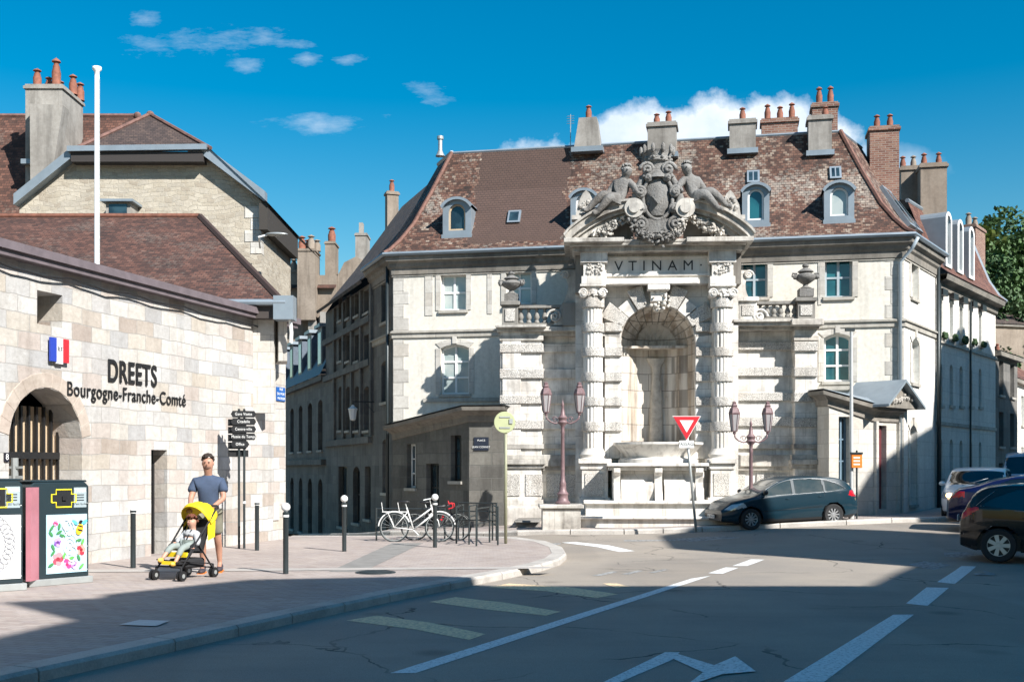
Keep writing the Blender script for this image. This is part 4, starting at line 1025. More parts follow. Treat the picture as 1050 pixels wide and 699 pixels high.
rf = mb.build('roof', M['roof_brown'], b2)
MB().tube([A1, A3], .09, 6).build('hip_tiles', M['roof_brown'], rf); MB().tube([A3, A4], .09, 6).build('ridge_tiles', plain('ridge_clay', (.2,.08,.05), .85, 0, .5, 6), rf)
mb = MB(); mb.tube([(A2[0], A2[1]-.06, ze-.03), (A1[0]+.1, A1[1]-.06, ze-.03)], .075, 8); mb.build('gutter', M['zinc'], b2)
MB().box(A2[0], A1[0]+.05, .02, .3, ze-.38, ze-.06).build('fascia', plain('dark_fascia', (.05,.04,.035), .7, 0, .1), b2)
MB().box(A2[0], A1[0]-.25, .3, .5, 3, ze-.2).build('wall', M['quoin'], b2)
mb = MB(); z0_ = 4.9; mb.column([(-.12, .32), (.08, .32), (-.1, 1.2), (-.4, 1.2)], 4.2, ze-.1); mb.build('corner_pier', M['quoin'], b2)
# hopper head
hp = MB(); hp.column([(-.15, -.12), (.3, -.12), (.3, .3), (-.15, .3)], ze-.42, ze+.12); hp.build('hopper', M['zinc'], b2)
hp = MB(); hp.tube([(.2, 0, ze-.3), (.22, .1, ze-.7), (.2, .15, 4.6)], .045, 6); hp.build('downpipe', M['white'], b2)
# tall gabled house
o4 = at(20, 34.)
gh = thing('gabled_house', 'tall rubble stone house with half hipped gable and zinc verges on the left', 'house', (*o4, 0), 0)
def L4(px, py, D=34.): p = at(px, D); return (p[0]-o4[0], D-o4[1], HC+(HZ-py)*D/FOC)
gp = [L4(20, 300), L4(20, 208), L4(78, 160), L4(212, 157), L4(268, 207), L4(268, 300)]
MB().prism([(p[0], p[2]) for p in gp], 0, 4.5).build('wall', M['rubble'], gh)
qs = MB(); z = L4(0, 260)[2]
xq = gp[-1][0]
for i in range(9): qs.box(xq-(.5 if i % 2 else .32), xq+.01, -.02, .3, z+i*.36, z+i*.36+.34) if z+i*.36+.34 < gp[4][2] else None
qs.build('quoin_stack', M['quoin'], gh)
# half hip
apex = L4(154, 118, 36.2); e1, e2_ = L4(72, 156, 33.6), L4(216, 153, 33.6)
mb = MB(); mb.add([e1, e2_, apex], [(0, 1, 2)], [[(0, 0), (4.2, 0), (2.4, 2.5)]])
bkr = (apex[0], 9, apex[2]); 
vr = L4(276, 209, 33.6); mb.quad(e2_, vr, (vr[0], 9, vr[2]), (e2_[0], 9, e2_[2]), [(0,0),(2.5,0),(2.5,5),(0,5)])
mb.quad(e2_, (e2_[0], 9, e2_[2]), bkr, apex, [(0,0),(5,0),(5,2),(0,2)])
rf = mb.build('half_hip_roof', tiles('dark_hip_tiles', [(.1, (.035,.025,.022)), (.6, (.075,.05,.042)), (1, (.12,.08,.06))], .15, .12), gh)
mr = MB(); a, b_, c, d = L4(-60, 250, 34.3), L4(100, 250, 34.3), L4(141, 119, 37.5), L4(-60, 119, 37.5)
mr.quad(a, b_, c, d, uvq(a, b_, c, d)); b5 = L4(60, 160, 37.6); mr.build('roof', M['roof_brown'], gh)
mb = MB(); mb.tube([(p[0], p[1], p[2]+.03) for p in (e1, apex)], .07, 6); mb.tube([(p[0], p[1], p[2]+.03) for p in (apex, e2_)], .06, 6); mb.tube([d, c], .08, 6); mb.ball(apex, .13); mb.ball(c, .13); mb.build('ridge_tiles', plain('ridge_clay2', (.19,.1,.08), .85, 0, .5, 6), gh)
mb = MB(); f_ = lambda p, dz, y: (p[0], y, p[2]+dz)
def beam(p, q, w=.24, y0=-.35, y1=.02): mb.add([f_(p, -w*.5, y0), f_(q, -w*.5, y0), f_(q, w*.5, y0), f_(p, w*.5, y0), f_(p, -w*.5, y1), f_(q, -w*.5, y1), f_(q, w*.5, y1), f_(p, w*.5, y1)], [(0,1,2,3), (4,7,6,5), (0,4,5,1), (2,6,7,3), (1,5,6,2), (3,7,4,0)])
beam(L4(19, 207), L4(77, 160), .32); beam(L4(210, 156), L4(274, 204), .32); beam(L4(75, 157), L4(216, 155), .16, -.5, -.3)
mb.build('verge_boards', M['zinc'], gh)
mb = MB(); mb.box(L4(78, 0)[0], L4(212, 0)[0], -.4, .0, gp[2][2]-.28, gp[2][2]+.02); mb.build('eave_soffit', plain('dark_soffit', (.035,.03,.028), .8, 0, 0), gh)
mb = MB(); x_ = gp[4][0]; mb.box(x_, x_+.25, -.3, 4.5, gp[4][2]-.9, gp[4][2]-.1); mb.build('side_eave', plain('dark_soffit2', (.04,.035,.03), .8, 0, 0), gh)
# stair window in the low dormer between the roofs
mb = MB(); q = L4(111, 221, 33.5), L4(136, 209, 33.5); mb.box(q[0][0], q[1][0], -.7, .0, q[0][2]-.3, q[1][2]); dm = mb.build('dormer', M['cement'], gh)
MB().box(q[0][0]-.12, q[1][0]+.12, -.85, .0, q[1][2], q[1][2]+.07).build('dormer_roof', M['zinc'], dm); MB().box(q[0][0]+.1, q[1][0]-.1, -.72, -.68, q[0][2]-.1, q[1][2]-.06).build('pane', M['glass'], dm)
# big chimney with clay pots
c0, c1 = L4(26, 85, 35.2), L4(52, 145, 35.2); c1b = L4(72, 145, 35.2)
o = chimney(gh, c0[0], c1b[0]-.25, 1.2, 2.9, c1[2]-2.2, c0[2]-.05, 'cement', [(.2, .2, .55, .13), (.5, .75, .5, .13), (.72, .2, .85, .14), (.95, .6, .6, .13), (.95, .95, .55, .13), (.4, .4, .42, .12)])
mb = MB(); mb.prism([(c0[0]+.35, c1[2]-1.6), (c1b[0]-.45, c1[2]-1.6), (c1b[0]-.05, c0[2]-.85), (c0[0]+.33, c0[2]-.8)], .75, 1.25); mb.build('chimney_flank', M['cement'], o)
MB().box(c0[0]-.06, c1b[0]-.2, 1.0, 1.18, c1[2]-.75, c1[2]-.6).build('flashing', M['zinc'], o)
# ---------------------------------------------------------------- the monumental fountain
FQ = fr2(at(513, 33.0), at(838, 32.4))
fo = thing('monumental_fountain', 'monumental pale stone wall fountain with banded columns and a broken pediment crowned by statues', 'fountain', (FQ.x, FQ.y, 0), FQ.a)
SC = FQ.S(675, -1.2)                        # axis of symmetry
def B(mb, x0, x1, y0, y1, t0, t1=None, tz=None):
    c = (x0+x1)/2; tz = t0 if tz is None else tz
    a, b = FQ.S(x0, t0), FQ.S(x1, t0); z0, z1 = FQ.Z(c, y1, tz), FQ.Z(c, y0, tz)
    mb.box(a, b, t0, .3 if t1 is None else t1, z0, z1); return (a, b, z0, z1)
def part(mb, name, mat, par=fo, **k): return mb.build(name, M[mat], par, **k)
# back wall
mb = MB(); B(mb, 513, 634, 338, 560, 0, .6); B(mb, 716, 838, 333, 560, 0, .6); part(mb, 'wall', 'fount')
# projecting centre either side of the niche
a0, b0 = FQ.S(590, -.6), FQ.S(757, -.6); rN = 1.07; zsp = FQ.Z(675, 352, -.6); ztopn = FQ.Z(675, 291, -.6); zn0 = FQ.Z(675, 470, -.6)
mb = MB()
for x0, x1 in ((a0, SC-rN), (SC+rN, b0)): mb.box(x0, x1, -.6, .4, .1, ztopn+.5)
n = 20
for k in range(n):     # spandrels over the arch
    t0_, t1_ = math.pi*k/n, math.pi*(k+1)/n
    p = (SC-rN*math.cos(t0_), zsp+rN*math.sin(t0_)); q = (SC-rN*math.cos(t1_), zsp+rN*math.sin(t1_))
    mb.prism([p, q, (q[0], ztopn+.5), (p[0], ztopn+.5)], -.6, .4)
mb.box(SC-rN, SC+rN, -.6, .4, .1, zn0)
part(mb, 'central_block', 'fount')
# niche: apse and conch
pr = [(rN, -.6), (rN*.97, -.25), (rN*.86, .05), (rN*.62, .28), (rN*.58, .36), (rN*.4, .5), (rN*.2, .58), (0, .6)]
mb = MB(); half = [(-r, t) for r, t in pr]+[(r, t) for r, t in reversed(pr[:-1])]
zz_ = [zn0, zsp]
for (x, t), (x2, t2) in zip(half[:-1], half[1:]): mb.quad((SC+x, t, zn0), (SC+x2, t2, zn0), (SC+x2, t2, zsp), (SC+x, t, zsp))
part(mb, 'niche_wall', 'niche', smooth=True, ang=30)
mb = MB(); nv = 13
for k in range(nv):
    g = .014
    for j in range(3):
        (r0, t0), (r1, t1) = pr[j], pr[j+1]
        a_, b_ = math.pi*k/nv+g, math.pi*(k+1)/nv-g; lift = .02*(k % 2)
        vs = []
        for (r, t) in ((r0, t0), (r1, t1)):
            for q in (a_, (a_+b_)/2, b_): vs.append((SC-r*math.cos(q), t-lift, zsp+r*math.sin(q)))
        mb.add(vs, [(0,1,4,3), (1,2,5,4)])
part(mb, 'arch_stones', 'niche', recalc=False)
mb = MB()
for j in range(3):
    (r0, t0), (r1, t1) = pr[j], pr[j+1]
    for k in range(20):
        a_, b_ = math.pi*k/20, math.pi*(k+1)/20
        mb.quad(*[(SC-r*math.cos(q), t+.02, zsp+r*math.sin(q)) for r, t, q in ((r0, t0, a_), (r0, t0, b_), (r1, t1, b_), (r1, t1, a_))])
part(mb, 'arch_joints', 'fdark')
mb = MB(); m = 44
for j in range(3, 7):
    (r0, t0), (r1, t1) = pr[j], pr[j+1]
    for k in range(m):
        a_, b_ = math.pi*k/m, math.pi*(k+1)/m
        w = lambda q, r: .05*abs(math.sin(q*9))*r/rN
        mb.quad(*[(SC-r*math.cos(q), t-w(q, r), zsp+r*math.sin(q)) for r, t, q in ((r0, t0, a_), (r0, t0, b_), (r1, t1, b_), (r1, t1, a_))])
part(mb, 'shell', 'niche', smooth=True)
mb = MB(); mb.box(SC-rN*.9, SC+rN*.9, .02, .7, zsp-.07, zsp+.0); part(mb, 'impost', 'niche')
# stump of a figure against the back of the niche
mb = MB(); zt = FQ.Z(675, 367, .3); mb.lathe([(.28, zt), (.26, zt-.06), (.15, zt-.25), (.12, zt-.6), (.17, zt-1.1), (.22, zn0)], (SC+.05, .50, 0), 14, squash=.5); part(mb, 'limescale_pillar', 'calcite', smooth=True)
# columns
bands_y = [(304, 315), (330.5, 340), (355.5, 365), (381, 391), (406.5, 416), (432, 442)]
for cx in (608, 740):
    s = FQ.S(cx, -1.0); z = lambda y: FQ.Z(cx, y, -1.25)
    sh = MB(); ra = .285; z1 = z(303); z0 = z(460)
    sh.lathe([(ra*.98, z0), (ra, z0+.5), (ra*.94, z1)], (s, -1.0, 0), 96, flute=16, fd=.10)
    col = part(sh, 'column', 'fcol', smooth=True, ang=50)
    for y0, y1 in bands_y:
        b = MB(); zz0, zz1 = z(y1), z(y0); b.lathe([(ra*.9, zz0), (ra*1.12, zz0+.01), (ra*1.14, zz0+.04), (ra*1.14, zz1-.04), (ra*1.12, zz1-.01), (ra*.9, zz1)], (s, -1.0, 0), 32); b.build('column_band', M['verm'], col, smooth=True, ang=40)
    b = MB(); zb = z(472); b.lathe([(.40, zb), (.41, zb+.05), (.36, zb+.09), (.38, zb+.17), (.34, zb+.24), (.30, zb+.3), (ra, z0+.02)], (s, -1.0, 0), 32); b.build('column_base', M['fcol'], col, smooth=True, ang=40)
    # ionic capital
    b = MB(); zc0, zc1 = z(305), z(291.5)
    b.lathe([(ra*.9, zc0-.02), (ra*1.1, zc0+.05), (ra*.96, zc0+.08), (ra*1.1, zc1-.06)], (s, -1.0, 0), 24); b.box(s-.36, s+.36, -1.36, -.64, zc1-.06, zc1)
    for sg in (-1, 1):
        pts = []; 
        for k in range(26):
            a_ = k*.5; rr = .13*math.exp(-a_*.13); pts.append((s+sg*(.26+rr*math.cos(a_)), -1.34, zc0+.12+rr*math.sin(a_)))
        b.tube(pts, .03, 6); b.tube([(s+sg*.26, -1.34, zc0+.12), (s+sg*.26, -.7, zc0+.12)], .12, 12)
    for k in range(14): b.ball((s+random.uniform(-.16, .16), -1.33, zc0+random.uniform(.04, .2)), random.uniform(.03, .05), 6, 4)
    b.build('capital', M['fount'], col, smooth=True, ang=40)
    # pedestal with carved panel
    b = MB(); x0, x1 = (595, 625) if cx < 650 else (727, 754)
    B(b, x0-2, x1+2, 470, 475, -1.46, -.5); B(b, x0, x1, 475, 481, -1.38, -.5); B(b, x0+1.5, x1-1.5, 481, 514, -1.34, -.5); B(b, x0-1, x1+1, 510, 530, -1.42, -.5)
    pd = part(b, 'pedestal', 'fount', bevel=.008)
    b = MB(); B(b, x0+5, x1-6, 485, 508, -1.37, -1.3); b.build('carved_panel', M['verm'], pd)
    b = MB()                                                     # block above the capital
    x0, x1 = (598, 620) if cx < 650 else (730, 752)
    B(b, x0, x1, 269, 283, -1.3, -.5); B(b, x0-2, x1+2, 283, 291.5, -1.36, -.5); B(b, x0-3, x1+3, 256, 269, -1.36, -.5)
    bl = part(b, 'entablature_block', 'fount', bevel=.008)
    b = MB(); sa, sb = FQ.S(x0+3, -1.3), FQ.S(x1-3, -1.3); za, zb_ = z(281), z(270)
    for k in range(40): b.ball((random.uniform(sa, sb), -1.31, random.uniform(za, zb_)), random.uniform(.02, .05), 6, 4, .2)
    b.build('carved_ornament', M['verm'], bl, smooth=True)
# rusticated jambs beside the niche and outer archivolt stones
for sg, (xa, xb) in ((-1, (620, 637)), (1, (713, 731))):
    mb = MB(); mv = MB()
    B(mb, xa, xb, 318, 470, -.78, -.5)
    o = part(mb, 'jamb', 'fount', bevel=.01)
    for y0, y1 in bands_y[1:]:
        mv = MB(); B(mv, xa, xb+(1 if sg < 0 else 0), y0, y1, -.86, -.7); mv.build('jamb_band', M['verm'], o, bevel=.02)
    mb = MB(); mb2 = MB()
    for k, (r0, r1, w) in enumerate(((1.08, 1.62, .12), (1.08, 1.78, .20), (1.08, 1.5, .12), (1.08, 1.7, .2))):
        a0_, a1_ = .12+.30*k+.01, .12+.30*(k+1)-.01
        pts = [(SC+sg*r*math.cos(a), zsp+r*math.sin(a)) for r, a in ((r0, a0_), (r1, a0_), (r1, a1_), (r0, a1_))]
        pts = [(x, min(z, ztopn-.02)) for x, z in pts]
        (mb2 if k % 2 else mb).prism(pts, -.66-w, -.55)
    part(mb, 'archivolt', 'fount', bevel=.01); part(mb2, 'archivolt_band', 'verm', bevel=.01)
# keystone console
mb = MB(); B(mb, 664, 687, 291, 297, -1.15, -.5); B(mb, 667, 684, 297, 309, -1.0, -.5); B(mb, 670, 681, 309, 318, -.85, -.5)
ks = part(mb, 'keystone', 'fount', bevel=.02); mb = MB()
for k in range(34): mb.ball((SC+random.gauss(.06, .16), -1.05+random.uniform(0, .2), FQ.Z(675, random.uniform(296, 318), -1)), random.uniform(.03, .07), 6, 4, .2)
mb.build('carved_ornament', M['ledge'], ks, smooth=True)
# entablature: inscription and mouldings
mb = MB(); B(mb, 620, 731, 254, 291, -1.0, .4); part(mb, 'entablature', 'fount')
mb = MB(); ins = B(mb, 622, 725, 265, 280, -1.03, -.95); ip = part(mb, 'inscription_panel', 'fcol')
mb = MB(); B(mb, 619, 728, 262.5, 265, -1.08, -.9); B(mb, 619, 728, 280, 283, -1.08, -.9); B(mb, 621, 716, 285, 291, -1.15, -.9); B(mb, 619, 622, 262.5, 283, -1.07, -.9); B(mb, 725, 728, 262.5, 283, -1.07, -.9); part(mb, 'moulding', 'fcol', bevel=.01)
ic = M['letter'] = plain('incised_letters', (.05,.05,.05), .9, 0, 0)
text('V T I N A M ·', .40, (ins[0]+ins[1])/2+.05, (ins[2]+ins[3])/2-.01, -1.034, ip, ic, .004, sx=1.02)
# main cornice (broken forward over the columns)
mb = MB()
B(mb, 588, 762, 250, 257, -1.45, .4); B(mb, 584, 766, 247, 251, -1.6, .4); B(mb, 578, 640, 243.5, 248, -1.78, .4); B(mb, 704, 773, 242.5, 247.5, -1.78, .4); B(mb, 640, 704, 245, 248, -1.62, .4)
part(mb, 'main_cornice', 'ledge', bevel=.012)
mb = MB(); B(mb, 590, 610, 255, 300, -.9, .4); B(mb, 745, 760, 255, 291, -.9, .4); part(mb, 'side_pier', 'fdark')
# side scrolls (volute buttresses)
for sg, (px, tp) in ((-1, (584, -.5)), (1, (763, -.5))):
    s = FQ.S(px, tp); z0, z1 = FQ.Z(px, 333, tp), FQ.Z(px, 277, tp); h = z1-z0; w = .62
    base = []
    for k in range(13):
        q = k/12; base.append((s+sg*(w*.1+w*(.65*math.exp(-q*3)+.12*math.sin(q*7))), z0+h*q))
    pts = [(s-sg*.25, z0)]+base+[(s-sg*.25, z1)]
    mb = MB(); mb.prism(pts, tp, .3)
    for cz, rr in ((z0+.24, .24), (z1-.14, .14)):
        sp = []
        for k in range(30): a_ = k*.45; r_ = rr*math.exp(-a_*.14); sp.append((s+sg*(.42 if rr > .2 else .12)+r_*math.cos(a_)*sg, tp-.02, cz+r_*math.sin(a_)))
        mb.tube(sp, .035, 6)
    part(mb, 'scroll_buttress', 'ledge' if sg < 0 else 'fount')
# broken segmental pediment
def ped_arc(x0, y0, x1, y1, sg):
    """curved raking cornice from the outer foot (x0,y0) to the inner scroll (x1,y1)"""
    t = -1.5; s0, s1 = FQ.S(x0, t), FQ.S(x1, t); z0, z1 = FQ.Z((x0+x1)/2, y0, t), FQ.Z((x0+x1)/2, y1, t)
    def pt(q, off):
        x = s0+(s1-s0)*q; z = z0+(z1-z0)*math.sin(q*math.pi/2*.98)**.78
        dx, dz = (s1-s0), (z1-z0)*math.cos(q*math.pi/2)*1.4; L = math.hypot(dx, dz); return (x+(-dz/L*off)*(1 if dx > 0 else -1), z+abs(dx)/L*off)
    mb = MB(); n = 16
    for lo, hi, ta in ((0, .16, t+.12), (.16, .26, t), (.26, .44, t-.16), (.44, .5, t-.24)):
        for k in range(n):
            a, b = k/n, (k+1)/n
            mb.prism([pt(a, lo-.3), pt(b, lo-.3), pt(b, hi-.3), pt(a, hi-.3)], ta, -.2)
    e = pt(1, -.05)
    mb.tube([(e[0], t-.26, e[1]-.02), (e[0], -.2, e[1]-.02)], .27, 18); mb.tube([(e[0], t-.32, e[1]-.02), (e[0], t-.2, e[1]-.02)], .15, 14)
    o = part(mb, 'pediment_arch', 'ledge', smooth=True, ang=35)
    mb = MB()
    for k in range(n):
        a, b = k/n, (k+1)/n; p, q = pt(a, -.28), pt(b, -.28)
        mb.quad((p[0], -1.1, z0-.2), (q[0], -1.1, z0-.2), (q[0], -1.1, q[1]), (p[0], -1.1, p[1]))
    mb.build('tympanum', M['fdark'], o, recalc=False)
    return e
eL = ped_arc(582, 247, 650, 213, -1); eR = ped_arc(770, 246, 702, 212, 1)
# garlands
def garland(x0, y0, x1, y1, sag, r, n=60, t=-1.45, name='garland', mat='ledge'):
    n = int(n*2.6); mb = MB(); s0, s1 = FQ.S(x0, t), FQ.S(x1, t); z0, z1 = FQ.Z(x0, y0, t), FQ.Z(x1, y1, t)
    for k in range(n):
        q = random.random(); w = r*(.4+.6*math.sin(q*math.pi))
        c = (s0+(s1-s0)*q+random.gauss(0, w*.42), t+random.uniform(-.14, .1), z0+(z1-z0)*q-sag*math.sin(q*math.pi)+random.gauss(0, w*.45))
        if k % 3: mb.ball(c, random.uniform(.025, .055), 7, 5, .2)
        else:      # carved leaf
            a = random.uniform(0, 6.28); L_, w_ = random.uniform(.08, .14), random.uniform(.03, .05); u = Vector((math.cos(a), -.3, math.sin(a))).normalized(); v = Vector((-math.sin(a), 0, math.cos(a)))
            c = Vector(c); mb.add([c-u*L_*.4, c+v*w_+u*L_*.2, c+u*L_+Vector((0, -.05, 0)), c-v*w_+u*L_*.2, c+Vector((0, -.05, 0))], [(0,1,4), (1,2,4), (2,3,4), (3,0,4)])
    return part(mb, name, mat, smooth=True)
garland(608, 241, 640, 224, .05, .17, 70); garland(742, 240, 706, 220, .05, .17, 70)
garland(646, 222, 662, 243, .1, .16, 60, -1.6, mat='statue'); garland(702, 222, 686, 243, .1, .16, 60, -1.6)
garland(655, 240, 695, 240, .1, .18, 90, -1.7, mat='statue')
# cartouche with crown
t = -1.45; zc = lambda y: FQ.Z(674, y, t); s674 = FQ.S(674, t)
mb = MB(); prof = [(225, .0), (222, .22), (214, .33), (204, .37), (194, .35), (186, .28), (180, .22), (176, 0)]
vs = []; nn = 16
for y, w in prof:
    for k in range(nn+1): a_ = math.pi*k/nn; vs.append((s674+w*math.cos(a_), t-.05-.2*(w/.37)*math.sin(a_), zc(y)))
mb.add(vs, [(i*(nn+1)+k, i*(nn+1)+k+1, (i+1)*(nn+1)+k+1, (i+1)*(nn+1)+k) for i in range(len(prof)-1) for k in range(nn)])
mb.box(s674-.34, s674+.34, t-.22, -.6, zc(240), zc(226)); mb.box(s674-.5, s674+.5, t, -.4, zc(245), zc(180)); part(mb, 'cartouche', 'statue', smooth=True, ang=40)
mb = MB()
ring = [(s674+.41*math.cos(a)*1.0, t-.18, zc(204)+.62*math.sin(a)) for a in [2*math.pi*k/24 for k in range(25)]]; mb.tube(ring, .055, 7)
mb.add([(s674, t-.36, zc(212)), (s674-.2, t-.33, zc(203)), (s674-.12, t-.33, zc(192)), (s674, t-.4, zc(196)), (s674+.12, t-.33, zc(192)), (s674+.2, t-.33, zc(203))], [(0,1,2,3), (0,3,4,5)])   # worn eagle relief
for sg in (-1, 1):
    for (cx_, cz_, r0) in ((.28, 176, .22), (.48, 199, .19), (.46, 232, .24), (.26, 184, .14), (.44, 216, .15)):
        sp = []
        for k in range(28): a_ = k*.45; r_ = r0*math.exp(-a_*.13); sp.append((s674+sg*(cx_+r_*math.cos(a_)), t-.2-.01*k*.3, zc(cz_)+r_*math.sin(a_)))
        mb.tube(sp, .055, 6)
    mb.tube([(s674+sg*.3, t-.15, zc(178)), (s674+sg*.5, t-.1, zc(190)), (s674+sg*.62, t-.1, zc(204)), (s674+sg*.5, t-.15, zc(222)), (s674+sg*.3, t-.1, zc(236))], [.08, .1, .12, .1, .07], 8)
for k in range(60): mb.ball((s674+random.uniform(-.72, .72), t-.05+random.uniform(-.1, .1), zc(random.uniform(200, 240))), (random.uniform(.03, .09), .06, random.uniform(.03, .09)), 7, 5, .3)
part(mb, 'cartouche_frame', 'statue', smooth=True)
mb = MB(); mb.lathe([(.44, zc(184)), (.40, zc(181)), (.34, zc(176)), (.3, zc(169)), (.34, zc(167)), (.40, zc(166)), (.38, zc(164.5)), (.37, zc(163)), (.3, zc(160)), (0, zc(158))], (s674, t+.1, 0), 24)
cp = part(mb, 'helmet', 'statue', smooth=True)
mb = MB(); mb.lathe([(.36, zc(166.5)), (.38, zc(164)), (.38, zc(162.5)), (.36, zc(161)), (.44, zc(156))], (s674, t+.1, 0), 24)
for k in range(10): a_ = 2*math.pi*k/10; mb.ball((s674+.45*math.cos(a_), t+.1+.45*math.sin(a_), zc(154.5)), (.06, .06, .14), 7, 5); mb.ball((s674+.39*math.cos(a_), t+.1+.39*math.sin(a_), zc(163.3)), .05, 6, 4)
part(mb, 'crown', 'statue', smooth=True)
# seated figures on the raking cornices
def putto(mirror, px, py, name):
    s = FQ.S(px, -1.3); z = FQ.Z(px, py, -1.3)          # seat
    m = mirror
    def p(x, y, zz): return (s+m*x*1.05, -1.42+y*1.05, z+zz*1.02)
    ch = [[(p(0, 0, .05), .18), (p(-.04, 0, .24), .175), (p(-.10, -.02, .46), .185), (p(-.14, -.03, .58), .12), (p(-.18, -.06, .66), .075), (p(-.21, -.10, .75), .12), (p(-.23, -.12, .84), .13), (p(-.22, -.10, .93), .08)],
          [(p(-.10, -.02, .46), .185), (p(-.29, -.08, .50), .10), (p(-.42, -.18, .34), .08), (p(-.50, -.26, .18), .06), (p(-.55, -.28, .12), .05)],
          [(p(-.10, -.02, .46), .185), (p(.08, .04, .50), .105), (p(.22, .02, .28), .085), (p(.30, -.14, .12), .065), (p(.36, -.20, .10), .05)],
          [(p(0, 0, .05), .18), (p(.12, -.14, .02), .14), (p(.40, -.22, .16), .12), (p(.62, -.22, -.04), .09), (p(.82, -.22, -.26), .06), (p(.95, -.28, -.28), .05)],
          [(p(0, 0, .05), .18), (p(.0, -.18, -.0), .14), (p(.24, -.36, .06), .12), (p(.40, -.38, -.16), .09), (p(.58, -.34, -.36), .065), (p(.70, -.42, -.40), .05)]]
    ch = [[(q, r*1.25) for q, r in c] for c in ch]
    o = skin(name, ch, M['statue'], fo, sub=2)
    hb = MB(); c = p(-.22, -.11, .86)
    for k in range(60):
        a, b_ = random.uniform(0, 6.28), random.uniform(-.5, 1.5); y_ = .13*math.sin(a)*math.cos(b_)
        if y_ < -.04 and b_ < .6: continue
        hb.ball((c[0]+.13*math.cos(a)*math.cos(b_), c[1]+.02+y_, c[2]+.02+.12*math.sin(b_)), random.uniform(.03, .045), 6, 4, .2)
    c2 = p(-.23, -.25, .82); hb.ball(c2, (.02, .03, .025), 6, 4); 
    hb.build('hair', M['statue'], o, smooth=True)
    return o
putto(1, 712, 205, 'seated_statue'); putto(-1, 634, 208, 'seated_statue')
# drapery and attributes beside the figures
mb = MB()
for cx_, cy_, n_, sx_, sz_ in ((627, 212, 26, .28, .12), (690, 210, 18, .16, .14), (655, 205, 16, .14, .2), (728, 206, 14, .2, .08), (612, 224, 14, .18, .1)):
    for k in range(n_): mb.ball((FQ.S(cx_, -1.3)+random.gauss(0, sx_), -1.25+random.uniform(-.15, .15), FQ.Z(cx_, cy_, -1.3)+random.gauss(0, sz_)), (random.uniform(.04, .12), .09, random.uniform(.03, .08)), 7, 5, .35)
part(mb, 'carved_drapery', 'statue', smooth=True)
# small finials beyond the pediment
for px, tt in ((601, -.2), (748, -.2)):
    mb = MB(); s = FQ.S(px, tt); z0, z1 = FQ.Z(px, 222, tt), FQ.Z(px, 196, tt); mb.prism([(s-.3, z0), (s+.3, z0), (s+.26, z0+.3), (s+.1, z1-.1), (s, z1), (s-.1, z1-.1), (s-.26, z0+.3)], tt-.15, tt+.15)
    mb.box(s-.42, s+.42, tt-.2, tt+.2, z0-.12, z0)
    for k in range(20): mb.ball((s+random.uniform(-.18, .18), tt-.16, random.uniform(z0, z1-.2)), random.uniform(.03, .07), 6, 4)
    mb.box(s-.3, s+.3, tt-.1, tt+.2, FQ.Z(px, 245, tt), z0-.12); part(mb, 'finial', 'ledge')
